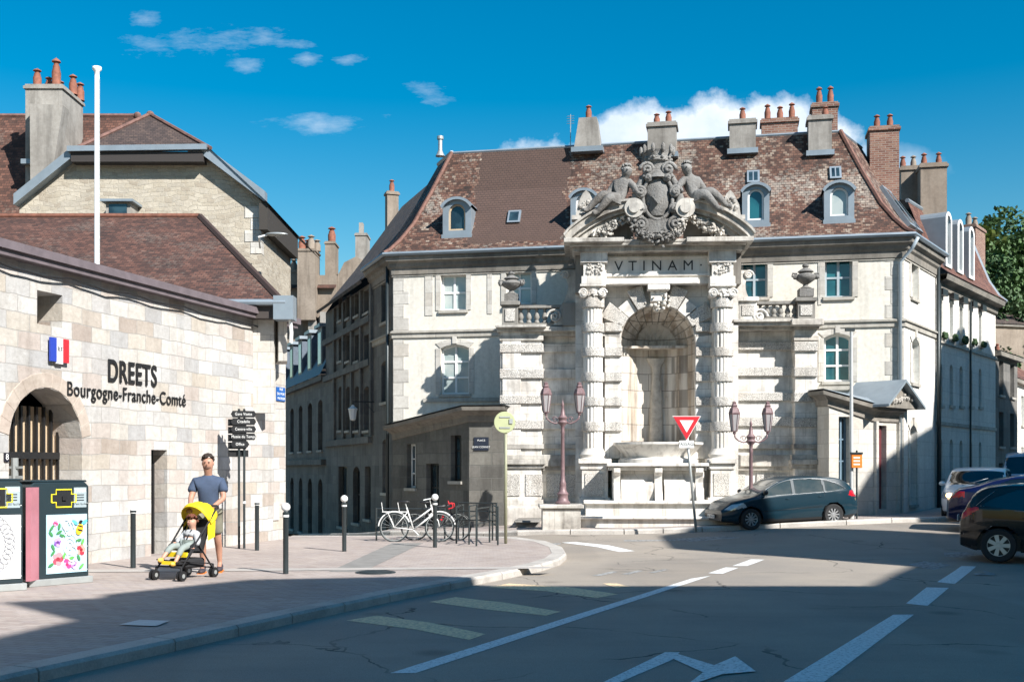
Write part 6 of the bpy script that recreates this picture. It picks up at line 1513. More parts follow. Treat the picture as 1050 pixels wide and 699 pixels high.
# ---------------------------------------------------------------- decorated bins
def bin_(p0, p1, h, depth, label, art, seed):
    fr = fr2(p0, p1); w = math.dist(p0[:2], p1[:2]); t = thing('recycling_bin', label, 'recycling bin', (fr.x, fr.y, 0), fr.a, 'decorated recycling bins')
    dk = M.setdefault('bin', plain('bin_teal_black', (.016,.03,.036), .38, 0, .15, 3))
    mb = MB(); mb.prism([(0, .10), (w, .10), (w, h-.06), (w-.06, h), (.06, h), (0, h-.06)], 0, depth); mb.build('body', dk, t, bevel=.012)
    mb = MB(); mb.box(-.04, w+.04, -.06, depth+.04, 0.0, .1); mb.build('base', M['steel'], t, bevel=.008)
    mb = MB(); mb.box(.02, w-.02, .02, depth, h, h+.03); mb.build('lid', dk, t, bevel=.01)
    # filling opening with a yellow cross shaped rim
    cx_, cz = w*.56, h-.24
    mb = MB(); o_ = [(-.19, -.06), (-.12, -.06), (-.12, -.13), (.12, -.13), (.12, -.06), (.19, -.06), (.19, .06), (.12, .06), (.12, .13), (-.12, .13), (-.12, .06), (-.19, .06)]
    pts = [(cx_+x, -.006, cz+z) for x, z in o_]; mb.tube(pts+[pts[0]], .011, 6); mb.build('opening_rim', M.setdefault('yel', plain('bright_yellow', (.85,.72,.02), .5, 0, 0)), t)
    MB().prism([(cx_+x*.92, cz+z*.9) for x, z in o_], -.004, .0).build('opening', M['hole'], t); MB().box(cx_-.03, cx_+.03, -.03, -.004, cz-.03, cz+.03).build('knob', M['black'], t)
    p = MB().box(w-.24, w-.04, -.004, .0, cz-.14, cz+.16).build('notice', plain('pale_grey_print', (.3,.36,.38), .5, 0, 0), t)
    text('TRIER', .07, w-.14, cz+.11, -.006, p, M['white'], .001); text('c’est facile', .045, w-.14, cz-.09, -.006, p, M['iron'], .001)
    for k in range(3): MB().box(w-.2, w-.08, -.006, -.004, cz-.04+.04*k, cz-.025+.04*k).build('print_line', M['iron'], p)
    MB().box(.02, .1, -.004, 0, cz-.02, cz+.1).build('sticker', M['steel'], t)
    for x in (.03, w-.03):
        for z in (.2, .55, .9, 1.2): MB().ball((x, -.004, z), .012, 6, 4).build('rivet', M['steel'], t)
    a0, a1, z0, z1 = w*.26, w*.96, .17, h-.48
    bgm = (.42,.62,.72) if art else (.78,.78,.76)
    pn = MB().box(a0, a1, -.012, 0, z0, z1).build('art_panel', plain('panel_%d' % art, bgm, .35, 0, .22, 1.6), t)
    rnd = random.Random(seed); aw, ah = a1-a0, z1-z0
    cm = {}
    def C(n, c):
        if n not in cm: cm[n] = plain('art_%s%d' % (n, art), c, .5, 0, 0)
        return cm[n]
    lay = [-.013]
    def blob(x, z, r, c, n=14, el=1., rot=0., nm='motif', wav=0.):
        lay[0] -= .0004; y = lay[0]; X, Z = a0+x*aw, z0+z*ah
        pts = []
        for k in range(n):
            a = 2*math.pi*k/n; rr = r*(1+wav*math.cos(5*a)); u, v = rr*math.cos(a), rr*el*math.sin(a); pts.append((X+u*math.cos(rot)-v*math.sin(rot), y, Z+u*math.sin(rot)+v*math.cos(rot)))
        return pts
    def add(group, name, mat):
        m = MB()
        for q in group: m.poly(q)
        m.build(name, mat, pn, recalc=False)
    if art:
        for (x, z, r, c1, c2) in ((.28, .24, .12, (.55,.06,.10), (.8,.25,.28)), (.5, .14, .10, (.7,.05,.22), (.9,.35,.5)), (.85, .38, .10, (.5,.03,.05), (.85,.3,.25)), (.27, .53, .085, (.2,.08,.35), (.45,.3,.65)), (.22, .86, .055, (.65,.06,.2), (.9,.3,.45)), (.68, .12, .07, (.35,.2,.5), (.7,.5,.75))):
            for k in range(5): a = k*1.256+x*9; add([blob(x+.5*r/aw*.8*math.cos(a)*.9, z+.5*r/ah*math.sin(a), r*.30/.5*aw*1.0, 0, 12)], 'petal', C('p%d%d' % (int(c1[0]*100), k % 2), c1 if k % 2 else c2))
            add([blob(x, z, r*.42*aw, 0, 10)], 'flower_centre', C('c%d' % int(c2[2]*100), tuple(q*.5 for q in c1)))
        for (x, z, ro) in ((.15, .35, .9), (.1, .68, 2.2), (.3, .7, .5), (.15, .45, 2.0), (.38, .64, -.4), (.42, .3, 1.2), (.6, .25, .3), (.78, .25, 2.0), (.88, .52, 1.3), (.78, .55, .2), (.1, .15, .5), (.85, .1, .8), (.3, .8, 1.5), (.12, .78, .9)):
            add([blob(x, z, .05, 0, 10, .42, ro)], 'leaf', C('g%d' % (int(x*10) % 2), (.05,.22,.07) if int(x*10) % 2 else (.12,.38,.08)))
        for k, (x, z, r) in enumerate(((.55, .45, .17), (.55, .45, .11), (.56, .46, .05), (.62, .32, .10), (.55, .76, .09), (.47, .82, .07))):   # white looping flourish
            mb = MB(); X, Z = a0+x*aw, z0+z*ah; mb.tube([(X+r*math.cos(a)*.8, -.02-.002*k, Z+r*math.sin(a)*1.1) for a in [2*math.pi*j/20 for j in range(19)]], .010, 5); mb.build('flourish', M['white'], pn)
        add([blob(.8, .74, .055, 0, 12, 1.6, -.3)], 'bee_body', C('bee', (.8,.45,.02))); add([blob(.8+.01, .74-.02, .05, 0, 8, .3, -.3)], 'bee_stripe', M['black']); add([blob(.815, .79, .05, 0, 8, .25, -.3)], 'bee_stripe', M['black']); add([blob(.83, .86, .032, 0, 10)], 'bee_head', M['black'])
        for s in (-1, 1): add([blob(.8+s*.12, .86, .055, 0, 10, .45, s*.6)], 'bee_wing', C('wing', (.1,.5,.6)))
    else:
        for j in range(9):
            for i in range(7):
                x, z = (i+.5*(j % 2)+.3)/7.5, .2+j*.085
                if (x-.1)**2*2+(z-.55)**2 < .22 and x < .98: add([blob(x, z, .05, 0, 8, .8)], 'motif', C('o%d' % ((i+j) % 3), ((.55,.3,.1), (.5,.38,.2), (.28,.15,.08))[(i+j) % 3]))
        for k in range(16):
            a = -1.4+k*.2; mb = MB(); X, Z = a0+(.1+.62*math.cos(a))*aw, z0+(.55+.42*math.sin(a))*ah
            mb.tube([(min(X+.07*math.cos(b), a1-.02), -.016, Z+.07*math.sin(b)) for b in [2*math.pi*j/12 for j in range(13)]], .006, 4); mb.build('curl', C('grey', (.25,.25,.27)), pn)
    return t, w
q0, q1 = G(31, 601.5), G(91, 596.5)
d_ = (q1-q0).normalized(); bin_((q0.x, q0.y), (q1.x, q1.y), 1.52, .85, 'dark recycling bin with a light blue panel of painted roses and a bee', 1, 1)
e0, e1 = G(-36, 608.5), G(23.5, 604.5); bin_((e0.x, e0.y), (e1.x, e1.y), 1.55, .85, 'dark recycling bin with an orange patterned panel, cut by the left edge', 0, 2)
g0 = G(26.5, 603.5); MB_ = MB().box(-.035, .035, 0, .3, .1, 1.45); o = MB_.build('bin_side_panel', plain('dusty_pink', (.5,.2,.24), .5, 0, .2), None); o.location = (g0.x, g0.y+.08, 0); tag(o, 'narrow pink strip panel standing between the two recycling bins', 'panel')
g0 = G(15, 585); mb = MB(); mb.tube([(0, 0, 0), (0, 0, 1.9)], .06, 10); mb.box(-.12, .12, -.05, .05, 1.72, 1.76); mb.box(-.12, .12, -.05, .05, 1.55, 1.6); o = mb.build('short_post', M['steel'], None); o.location = g0; tag(o, 'short galvanised post rising behind the recycling bins before the gateway', 'post')

# ---------------------------------------------------------------- person with a stroller
sk = plain('skin', (.42,.22,.15), .55, 0, .08, 12); NV = plain('navy_tee', (.05,.075,.13), .85, 0, .2, 9, .3); KH = plain('khaki', (.20,.19,.14), .85, 0, .2, 9, .3); HR = plain('brown_hair', (.035,.02,.013), .7, 0, .4, 30, .6)
g = G(214.8, 587.0)
man = thing('person', 'man in navy tee shirt and khaki shorts smiling while pushing a yellow stroller', 'person', g, R(6), scale=1.07)
man.rotation_euler.x = R(3)
def sp(*a): return a
J = dict(hip=(0, 0, .98), w=(0, -.01, 1.12), ch=(0, -.03, 1.32), nk=(0, -.03, 1.50), hd=(0, -.06, 1.60))
hipL, hipR = (-.10, 0, .94), (.10, 0, .94)
knL, knR = (-.09, -.10, .52), (.12, .06, .51); akL, akR = (-.10, .02, .10), (.13, .18, .12)
shL, shR = (-.185, -.02, 1.405), (.185, -.02, 1.405); elL, elR = (-.25, -.12, 1.16), (.24, -.10, 1.16); wrL, wrR = (-.22, -.34, 1.03), (.10, -.36, 1.04)
body = skin('body', [
    [(J['hip'], .13), (J['w'], .125), (J['ch'], .14), ((0, -.02, 1.45), .09), (J['nk'], .058), (J['hd'], .07), ((0, -.07, 1.66), (.092, .086)), ((0, -.065, 1.73), (.094, .09)), ((0, -.06, 1.785), .055)],
    [((0, -.02, 1.45), .09), (shL, .062), (elL, .045), (wrL, .030), ((-.215, -.40, 1.015), .034)], [((0, -.02, 1.45), .09), (shR, .062), (elR, .045), (wrR, .030), ((.10, -.42, 1.02), .034)],
    [(J['hip'], .13), (hipL, .09), (knL, .060), ((-.095, -.02, .36), .058), (akL, .036), ((-.10, -.12, .05), .035)], [(J['hip'], .13), (hipR, .09), (knR, .060), ((.125, .14, .36), .058), (akR, .036), ((.135, .06, .05), .035)]], sk, man, sub=2)
def hand(c, d, par, n='hand', s=1.):
    """palm and five bent fingers closing round a bar that runs along x"""
    cx_, cy_, cz_ = c; ch = []
    for k in range(4):
        x = cx_+(-.030+.020*k)*d; L_ = (.9, 1., .95, .78)[k]*s
        ch.append([((cx_, cy_, cz_), .02), ((x, cy_-.045, cz_+.012), .0095), ((x, cy_-.075*L_, cz_-.004), .0085), ((x, cy_-.080*L_, cz_-.030), .008), ((x, cy_-.062*L_, cz_-.045), .0065)])
    ch.append([((cx_, cy_, cz_), .02), ((cx_+.035*d, cy_-.02, cz_-.012), .010), ((cx_+.040*d, cy_-.05, cz_-.03), .0085), ((cx_+.03*d, cy_-.07, cz_-.04), .007)])
    return skin(n, ch, sk, par, sub=1)
hand((-.215, -.40, 1.015), 1, man); hand((.10, -.42, 1.02), -1, man)
shirt = skin('tee_shirt', [[((0, -.01, .90), (.165, .15)), ((0, -.01, 1.08), (.165, .145)), ((0, -.03, 1.28), (.185, .15)), ((0, -.02, 1.43), (.13, .10)), ((0, -.028, 1.50), (.085, .08)), ((0, -.03, 1.525), (.07, .068))],
    [((0, -.02, 1.43), (.13, .10)), (shL, .088), ((-.232, -.06, 1.30), .080), ((-.246, -.09, 1.24), .078)], [((0, -.02, 1.43), (.13, .10)), (shR, .088), ((.228, -.055, 1.30), .080), ((.238, -.08, 1.24), .078)]], NV, man, sub=2)
skin('shorts', [[((0, 0, .99), (.15, .135)), ((-.09, 0, .90), .115), ((-.095, -.07, .66), .098), ((-.095, -.085, .60), .098)], [((0, 0, .99), (.15, .135)), ((.10, 0, .90), .115), ((.118, .03, .66), .098), ((.12, .04, .60), .098)]], KH, man, sub=2)
mb = MB(); random.seed(4)
hc = (0, -.052, 1.735)
for k in range(120):
    a, b_ = random.uniform(0, 6.28), random.uniform(-.35, 1.5)
    x, y, z = .082*math.cos(a)*math.cos(b_), .092*math.sin(a)*math.cos(b_), .078*math.sin(b_)+.022
    if y < -.03 and z < .055: continue
    mb.ball((hc[0]+x, hc[1]+y, hc[2]+z), .02, 5, 4, .2)
mb.build('hair', HR, man, smooth=True)
mb = MB()
mb.ball((0, -.085, 1.638), (.066, .066, .045), 14, 9); mb.build('beard', plain('stubble', (.22,.12,.085), .8, 0, .5, 60), man, smooth=True)
for s in (-1, 1):
    MB().ball((.031*s, -.149, 1.703), (.008, .006, .004), 8, 6).build('eye', HR, man); MB().box(.018*s, .046*s, -.155, -.145, 1.718, 1.722).build('eyebrow', HR, man)
    MB().ball((.083*s, -.055, 1.69), (.010, .020, .028), 8, 6).build('ear', sk, man, smooth=True)
mb = MB(); mb.add([(-.014, -.155, 1.67), (.014, -.155, 1.67), (0, -.185, 1.672), (0, -.158, 1.708)], [(0,1,2), (0,2,3), (1,3,2)]); mb.build('nose', sk, man, smooth=True); MB().ball((0, -.150, 1.650), (.018, .007, .004), 10, 6).build('mouth', plain('mouth_tone', (.42,.2,.15), .6, 0, 0), man, smooth=True)
for c, p in (((-.10, -.06, .0), 'shoe'), ((.135, .12, .0), 'shoe')):
    mb = MB(); mb.prism([(-.0, 0), (0, 0)], 0, 0) if 0 else None
    mb.ball((c[0], c[1]-.02, .045), (.055, .145, .045), 12, 8); mb.ball((c[0], c[1]+.06, .075), (.048, .065, .055), 10, 7); s_ = mb.build('shoe', plain('shoe_dark', (.05,.04,.05), .7, 0, .2), man, smooth=True)
    MB().box(c[0]-.052, c[0]+.052, c[1]-.15, c[1]+.11, .0, .018).build('sole', plain('shoe_orange', (.7,.2,.03), .6, 0, 0), s_)
# stroller faces the viewer and a little to the left
gs = G(191, 592.5)
st = thing('stroller', 'black framed stroller with bright yellow canopy pushed by the man', 'stroller', gs, R(-24), scale=1.06)
YL = plain('yellow_fabric', (.85,.62,.01), .7, 0, .15, 8, .2); BK = plain('black_fabric', (.015,.015,.017), .85, 0, .1)
mb = MB()
for s in (-1, 1):
    mb.tube([(s*.22, -.38, .16), (s*.22, -.1, .48), (s*.23, .22, .82), (s*.23, .40, 1.02), (s*.2, .45, 1.06)], .014, 8)
    mb.tube([(s*.24, .30, .14), (s*.22, .0, .52), (s*.22, -.2, .34)], .013, 8); mb.tube([(s*.22, -.38, .30), (s*.24, .3, .2)], .011, 6)
mb.tube([(-.2, .45, 1.06), (.2, .45, 1.06)], .018, 8); mb.tube([(-.22, -.36, .2), (.22, -.36, .2)], .012, 6); mb.tube([(-.24, .3, .15), (.24, .3, .15)], .012, 6); mb.build('frame', BK, st, smooth=True)
for x in (-.25, .25):
    for y in (-.40, .31):
        for dx in (-.028, .028):
            mb = MB(); mb.lathe([(.03, -.012), (.07, -.014), (.075, 0), (.07, .014), (.03, .012)], (0,0,0), 18); o = mb.build('wheel', M['black'], st, smooth=True, ang=40); o.rotation_euler = (0, math.pi/2, 0); o.location = (x+dx, y, .077)
            m2 = MB(); m2.lathe([(.0, -.013), (.032, -.013), (.032, .013), (0, .013)], (0,0,0), 12); m2.build('hub', M['steel'], o)
    for y in (-.40, .31): MB().tube([(x, y, .07), (x*.9, y+.02, .2)], .016, 6).build('fork', BK, st)
mb = MB(); mb.add([(-.19, -.16, .42), (.19, -.16, .42), (.19, .10, .40), (-.19, .10, .40), (-.19, .30, .86), (.19, .30, .86)], [(0,1,2,3), (3,2,5,4)])
mb.add([(-.2, -.16, .39), (.2, -.16, .39), (.2, .13, .37), (-.2, .13, .37), (-.2, .33, .86), (.2, .33, .86)], [(0,1,2,3), (3,2,5,4)]); mb.box(-.2, .2, -.38, -.16, .24, .27)
for s in (-1, 1): mb.add([(s*.2, -.16, .42), (s*.2, .1, .4), (s*.2, .3, .86), (s*.21, .1, .62), (s*.2, -.16, .5)], [(0,1,2,3,4)])
mb.build('seat', BK, st); mb = MB(); mb.box(-.18, .18, -.2, .22, .16, .30); mb.build('basket', BK, st, bevel=.03)
mb = MB(); n = 12; m = 9; vs = []
for j in range(m):
    ph = R(58+j*11)
    for k in range(n+1):
        a = math.pi*k/n; vs.append((.245*math.cos(a), .26-.36*math.cos(ph)*math.sin(a)**.6, .80+.03*math.sin(a)+.29*math.sin(ph)*math.sin(a)**.7-.012*math.cos(j*3.14)))
mb.add(vs, [(i*(n+1)+k, i*(n+1)+k+1, (i+1)*(n+1)+k+1, (i+1)*(n+1)+k) for i in range(m-1) for k in range(n)])
o = mb.build('canopy', YL, st, smooth=True); so_ = o.modifiers.new('s', 'SOLIDIFY'); so_.thickness = .012
for s in (-1, 1): MB().add([(s*.235, .2, .55), (s*.235, .36, .6), (s*.235, .38, .9), (s*.235, .2, .82)], [(0,1,2,3)]).build('side_panel', YL, st)
MB().box(-.19, .19, -.22, -.19, .33, .40).build('seat_edge', YL, st); MB().box(-.12, .12, -.395, -.37, .23, .28).build('foot_rest', YL, st)
# toddler
ck = plain('child_skin', (.50,.28,.20), .55, 0, .05); GY = plain('grey_cloth', (.42,.43,.44), .85, 0, .2, 12); GT = plain('grey_green_trousers', (.26,.30,.28), .85, 0, .2, 12); CH = plain('auburn_hair', (.16,.05,.025), .75, 0, .4, 40, .5)
ki = thing('person', 'curly haired toddler in pale grey top sitting in the yellow stroller', 'person', (gs.x, gs.y, gs.z-.02), R(-24), scale=1.07)
skin('body', [[((0, .06, .50), .085), ((0, .12, .62), .09), ((0, .15, .70), .05), ((0, .14, .76), .045), ((0, .12, .82), .075), ((0, .12, .89), .07)],
  [((0, .15, .68), .05), ((-.10, .10, .66), .035), ((-.15, .0, .56), .028), ((-.10, -.09, .55), .022), ((-.09, -.12, .55), .02)], [((0, .15, .68), .05), ((.10, .10, .66), .035), ((.19, .03, .57), .028), ((.22, -.06, .50), .022), ((.22, -.09, .48), .02)],
  [((0, .06, .50), .085), ((-.07, -.02, .49), .055), ((-.10, -.20, .50), .04), ((-.12, -.34, .36), .03), ((-.125, -.37, .32), .025)], [((0, .06, .50), .085), ((.07, -.02, .49), .055), ((.09, -.20, .48), .04), ((.09, -.32, .31), .03), ((.09, -.35, .27), .025)]], ck, ki, sub=2)
skin('top', [[((0, .05, .49), .12), ((0, .11, .60), .128), ((0, .14, .69), .09), ((0, .145, .73), .06)], [((0, .14, .69), .09), ((-.10, .10, .66), .058), ((-.15, .0, .56), .048), ((-.11, -.07, .55), .040)], [((0, .14, .69), .09), ((.10, .10, .66), .058), ((.19, .03, .57), .048), ((.215, -.04, .51), .040)]], GY, ki, sub=2)
skin('trousers', [[((0, .04, .50), .10), ((-.07, -.02, .49), .068), ((-.10, -.20, .50), .052), ((-.12, -.31, .39), .045)], [((0, .04, .50), .10), ((.07, -.02, .49), .068), ((.09, -.20, .48), .052), ((.09, -.29, .35), .045)]], GT, ki, sub=1)
for c in ((-.125, -.40, .31), (.09, -.38, .26)): MB().ball(c, (.032, .06, .035), 10, 7).build('shoe', plain('tan_shoe', (.7,.42,.08), .6, 0, .1), ki, smooth=True)
for c in ((-.09, -.13, .55), (.22, -.10, .475)):
    ch = [[(c, .014), ((c[0]+.009*(k-1.5), c[1]-.022, c[2]), .006), ((c[0]+.009*(k-1.5), c[1]-.036, c[2]-.010), .005)] for k in range(4)]+[[(c, .014), ((c[0]+.02, c[1]-.01, c[2]), .006), ((c[0]+.022, c[1]-.02, c[2]-.006), .005)]]
    skin('hand', ch, ck, ki, sub=1)
mb = MB()
for k in range(90):
    a, b_ = random.uniform(0, 6.28), random.uniform(-.4, 1.5); x, y, z = .082*math.cos(a)*math.cos(b_), .085*math.sin(a)*math.cos(b_), .085*math.sin(b_)
    if y < .01 and z < .05: continue
    mb.ball((x, .12+y, .86+z), .022, 5, 4, .2)
mb.build('hair', CH, ki, smooth=True)
for s in (-1, 1): MB().ball((.026*s, .042, .855), (.008, .004, .008), 6, 5).build('eye', M['black'], ki)
MB().ball((0, .038, .835), (.009, .012, .009), 6, 5).build('nose', ck, ki, smooth=True); MB().ball((0, .046, .81), (.018, .005, .005), 8, 5).build('mouth', plain('lips', (.45,.12,.1), .6, 0, 0), ki)
mb = MB(); [mb.tube([(s*.05, .06, .72), (s*.03, -.01, .60), (0, -.03, .52)], .010, 5) for s in (-1, 1)]; mb.build('harness', BK, st)

# ---------------------------------------------------------------- cars
def interp(tab, x):
    if x <= tab[0][0]: return tab[0][1]
    for (a, b), (c, d) in zip(tab[:-1], tab[1:]):
        if x <= c:
            q = (x-a)/(c-a); return b+(d-b)*q
    return tab[-1][1]
def smooth_tab(tab, x, w=.09):
    return sum(interp(tab, x+w*k)*(1-abs(k)/3.) for k in (-2, -1, 0, 1, 2))/sum(1-abs(k)/3. for k in (-2, -1, 0, 1, 2))
def inpoly(x, z, P_):
    c = False; j = len(P_)-1
    for i in range(len(P_)):
        if (P_[i][1] > z) != (P_[j][1] > z) and x < (P_[j][0]-P_[i][0])*(z-P_[i][1])/(P_[j][1]-P_[i][1])+P_[i][0]: c = not c
        j = i
    return c
def car(label, cat, loc, rz, paint, top, belt, L_, W_, wheels, rw, side_glass, screens, head=None, tail=None, scale=1., group=None, name='parked_car', sill=.2, rim='spoke', glassm_='carglass', trims=(), step=.03, tumble=.25, plate=None, dirty=0., rimc='rimsilver', shut=()):
    """x forward (nose at +x). top/belt: (x, z) tables; side_glass: polygons (x, z); screens: [(x0, x1)]"""
    t = thing(name, label, cat, loc[:3], rz, group, scale)
    if len(loc) == 4: settle(t, loc)
    nx_ = int(L_/step); K1, K2, K3 = 20, 16, 12
    rings = []
    for i in range(nx_+1):
        x = -L_/2+L_*i/nx_; e = abs(x)/(L_/2)
        zt = smooth_tab(top, x); zb = min(smooth_tab(belt, x, .12), zt-.03)
        Wh = W_/2*(1-.26*clamp((e-.62)/.38)**2.4); zs = sill+.10*clamp((e-.80)/.2)**1.5
        ring = []
        for k in range(K1+1):
            q = k/K1; z = zs+(zb-zs)*q
            y = Wh*(1-.10*(1-q)**3-.035*max(0, q-.55)**1.2-.012*math.exp(-((q-.42)/.07)**2))
            ring.append((x, y, z, 0))
        yb = ring[-1][1]; ze = zt-min(.085, (zt-zb)*.5); ye = max(.1, yb-tumble*(ze-zb)-.02)
        for k in range(1, K2+1): q = k/K2; ring.append((x, yb+(ye-yb)*q, zb+(ze-zb)*q, 1))
        for k in range(1, K3+1): a = math.pi/2*k/K3; ring.append((x, ye*math.cos(a)**.75 if k < K3 else 0., ze+(zt-ze)*math.sin(a)**.7, 2))
        rings.append(ring)
    n = len(rings[0]); parts = {}
    def put(key, pts): parts.setdefault(key, MB()).add(pts, [tuple(range(len(pts)))])
    for i in range(nx_):
        for k in range(n-1):
            q = [rings[i][k], rings[i+1][k], rings[i+1][k+1], rings[i][k+1]]
            cx_, cy_, cz_ = (sum(v[j] for v in q)/4 for j in range(3)); zone = q[2][3]
            if any((cx_-xw)**2+(cz_-rw)**2 < (rw+.055)**2 and cz_ < 2*rw+.06 for xw in wheels) and zone == 0: continue
            key = 'body'
            if zone in (1, 0) and any(inpoly(cx_, cz_, P_) for P_ in side_glass): key = 'side_window'
            elif zone == 2 or (zone == 1 and False):
                for x0, x1 in screens:
                    if x0 < cx_ < x1 and cy_ < W_/2*.80: key = 'windscreen' if cx_ > 0 else 'rear_window'
            if head and zone < 2 and inpoly(cx_, cz_, head): key = 'headlight'
            if tail and zone < 2 and inpoly(cx_, cz_, tail): key = 'tail_light'
            if key == 'body' and zone == 0 and cz_ < sill+.09: key = 'sill_trim'
            inset = {'side_window': .012, 'windscreen': .0, 'rear_window': .0}.get(key, 0)
            p = [(v[0], v[1]-inset, v[2]) for v in q]
            put(key, p); put(key, [(v[0], -v[1], v[2]) for v in reversed(p)])
    for end, i in ((1, nx_), (-1, 0)):     # bumpers close the ends
        r = rings[i]; zs, zt = r[0][2], r[-1][2]
        for k in range(n-1):
            a, b = r[k], r[k+1]
            x2 = a[0]+end*.0
            pts = [(a[0], a[1], a[2]), (b[0], b[1], b[2]), (b[0]+end*.05, b[1]*.0, b[2]), (a[0]+end*.05, 0, a[2])]
            cz_ = (a[2]+b[2])/2
            key = 'bumper_grille' if (end > 0 and zs+.05 < cz_ < zs+.19) else 'body'
            put(key, pts); put(key, [(x, -y, z) for x, y, z in reversed(pts)])
    mats = {'body': paint, 'side_window': M[glassm_], 'windscreen': M[glassm_], 'rear_window': M['carglass'], 'headlight': M['headlamp'], 'tail_light': M['taillamp'], 'sill_trim': M['black'], 'bumper_grille': M['black']}
    for key, m in parts.items():
        if key in ('side_window', 'headlight', 'tail_light', 'sill_trim'):
            for sg in (1, -1):
                mm = MB()
                for f in m.f:
                    vs = [m.v[j] for j in f]
                    if sum(v[1] for v in vs)*sg > 0: mm.add(vs, [tuple(range(len(vs)))])
                if mm.f: weld(mm.build(key, mats[key], t, recalc=False))
        else: weld(m.build(key, mats[key], t, recalc=False))
    # dark wheel wells and underside
    mb = MB(); mb.box(-L_/2+.3, L_/2-.3, -W_/2*.80, W_/2*.80, sill+.02, sill+.34); mb.build('underbody', M['black'], t)
    for xw in wheels:
        for sg in (-1, 1):
            mb = MB(); prof = [(rw*.62, -.09), (rw*.9, -.10), (rw*.99, -.07), (rw, 0), (rw*.99, .07), (rw*.9, .10), (rw*.62, .09)]
            mb.lathe(prof, (0,0,0), 32); w = mb.build('wheel', M['tyre'], t, smooth=True, ang=50); w.rotation_euler = (math.pi/2, 0, 0); w.location = (xw, sg*(W_/2-.12), rw)
            m2 = MB(); o_ = .085*(-sg)
            m2.lathe([(rw*.60, o_), (rw*.66, o_), (rw*.66, o_*.6), (rw*.6, o_*.5)], (0,0,0), 32); m2.lathe([(0, o_*.9), (rw*.13, o_*.9), (rw*.15, o_*.6)], (0,0,0), 14)
            ns = 7 if rim == 'spoke' else 10
            for k in range(ns):
                a = 2*math.pi*k/ns; c_, s_ = math.cos(a), math.sin(a); w0, w1 = (.03, .04) if rim == 'spoke' else (.014, .024)
                P4 = [(c_*rw*.1-s_*w0, s_*rw*.1+c_*w0), (c_*rw*.63-s_*w1, s_*rw*.63+c_*w1), (c_*rw*.63+s_*w1, s_*rw*.63-c_*w1), (c_*rw*.1+s_*w0, s_*rw*.1-c_*w0)]
                m2.add([(x, y, o_*.85) for x, y in P4]+[(x, y, o_*.4) for x, y in P4], [(0,1,2,3), (4,7,6,5), (0,4,5,1), (1,5,6,2), (2,6,7,3), (3,7,4,0)])
            m2.build('rim', M[rimc], w)
            m3 = MB(); m3.lathe([(0, o_*.2), (rw*.64, o_*.2)], (0,0,0), 24); m3.build('brake_disc', M['black'], w)
            m4 = MB(); pts = [(xw+(rw+.06)*math.cos(a), sg*(W_/2*.985-.02), rw+(rw+.06)*math.sin(a)) for a in [math.pi*k/16 for k in range(17)]]
            inn = [(x, sg*(W_/2-.30), z) for x, _, z in pts]
            for a, b, c, d in zip(pts[:-1], pts[1:], inn[1:], inn[:-1]): m4.quad(a, b, c, d)
            m4.build('wheel_arch', M['black'], t)
    # mirrors, handles, plate
    mx_ = [g_ for g_ in side_glass][0]; xm = max(p[0] for p in mx_)-.12; zm = min(p[1] for p in mx_)+.05
    for sg in (-1, 1):
        mb = MB(); mb.ball((xm, sg*(W_/2+.05), zm+.06), (.07, .10, .07), 12, 8); mb.tube([(xm, sg*(W_/2-.08), zm), (xm, sg*(W_/2+.03), zm+.03)], .02, 6); mb.build('mirror', paint if dirty < .5 else M['black'], t, smooth=True)
        for xh in shut:
            yy = W_/2*.992
            MB().tube([(xh[0], sg*(yy-.012), xh[1]), (xh[0]+.09, sg*(yy+.012), xh[1]+.005), (xh[0]+.18, sg*(yy-.012), xh[1])], .013, 6).build('door_handle', paint, t, smooth=True)
    for (pts, nm) in trims:
        for sg in (-1, 1):
            m = MB(); m.tube([(x, sg*(yy_(rings, x, z, L_)+.002), z) for x, z in pts], .0055 if nm == 'window_trim' else .005, 5); m.build(nm, M['chrome'] if nm == 'window_trim' else M['black'], t, smooth=True)
    if plate:
        x, z, en, txt = plate; o = MB().box(-.26, .26, -.01, .0, -.055, .055).build('number_plate', M['white'], t); o.location = (x, 0, z); o.rotation_euler = (0, 0, math.pi/2 if en > 0 else -math.pi/2)
        text(txt, .10, 0, 0, -.012, o, M['black'], .001)
    return t
def yy_(rings, x, z, L_):
    n = len(rings)-1; r = rings[int(clamp(round((x+L_/2)/L_*n), 0, n))]
    best = min(r, key=lambda v: abs(v[2]-z)); return best[1]
def weld(o):
    bm = bmesh.new(); bm.from_mesh(o.data); bmesh.ops.remove_doubles(bm, verts=bm.verts, dist=1e-4); bmesh.ops.recalc_face_normals(bm, faces=bm.faces); bm.to_mesh(o.data); bm.free()
    for p in o.data.polygons: p.use_smooth = True
    o.data.set_sharp_from_angle(angle=R(38)); return o
M['headlamp'] = plain('headlamp_lens', (.55,.58,.6), .12, .3, .3, 12); M['taillamp'] = plain('taillamp_lens', (.45,.01,.02), .15, 0, .1); M['tyre'] = plain('tyre', (.018,.018,.019), .8, 0, .1); M['rimsilver'] = plain('rim_silver', (.5,.51,.52), .35, .7, .1); M['chrome'] = plain('chrome', (.3,.31,.32), .35, .6, 0)
def paintm(name, c, metal=.35, rough=.35):
    m = plain(name, c, rough, metal, 0, 2, coat=.55)
    m.node_tree.nodes['Principled BSDF'].inputs['Specular IOR Level'].default_value = .25; return m
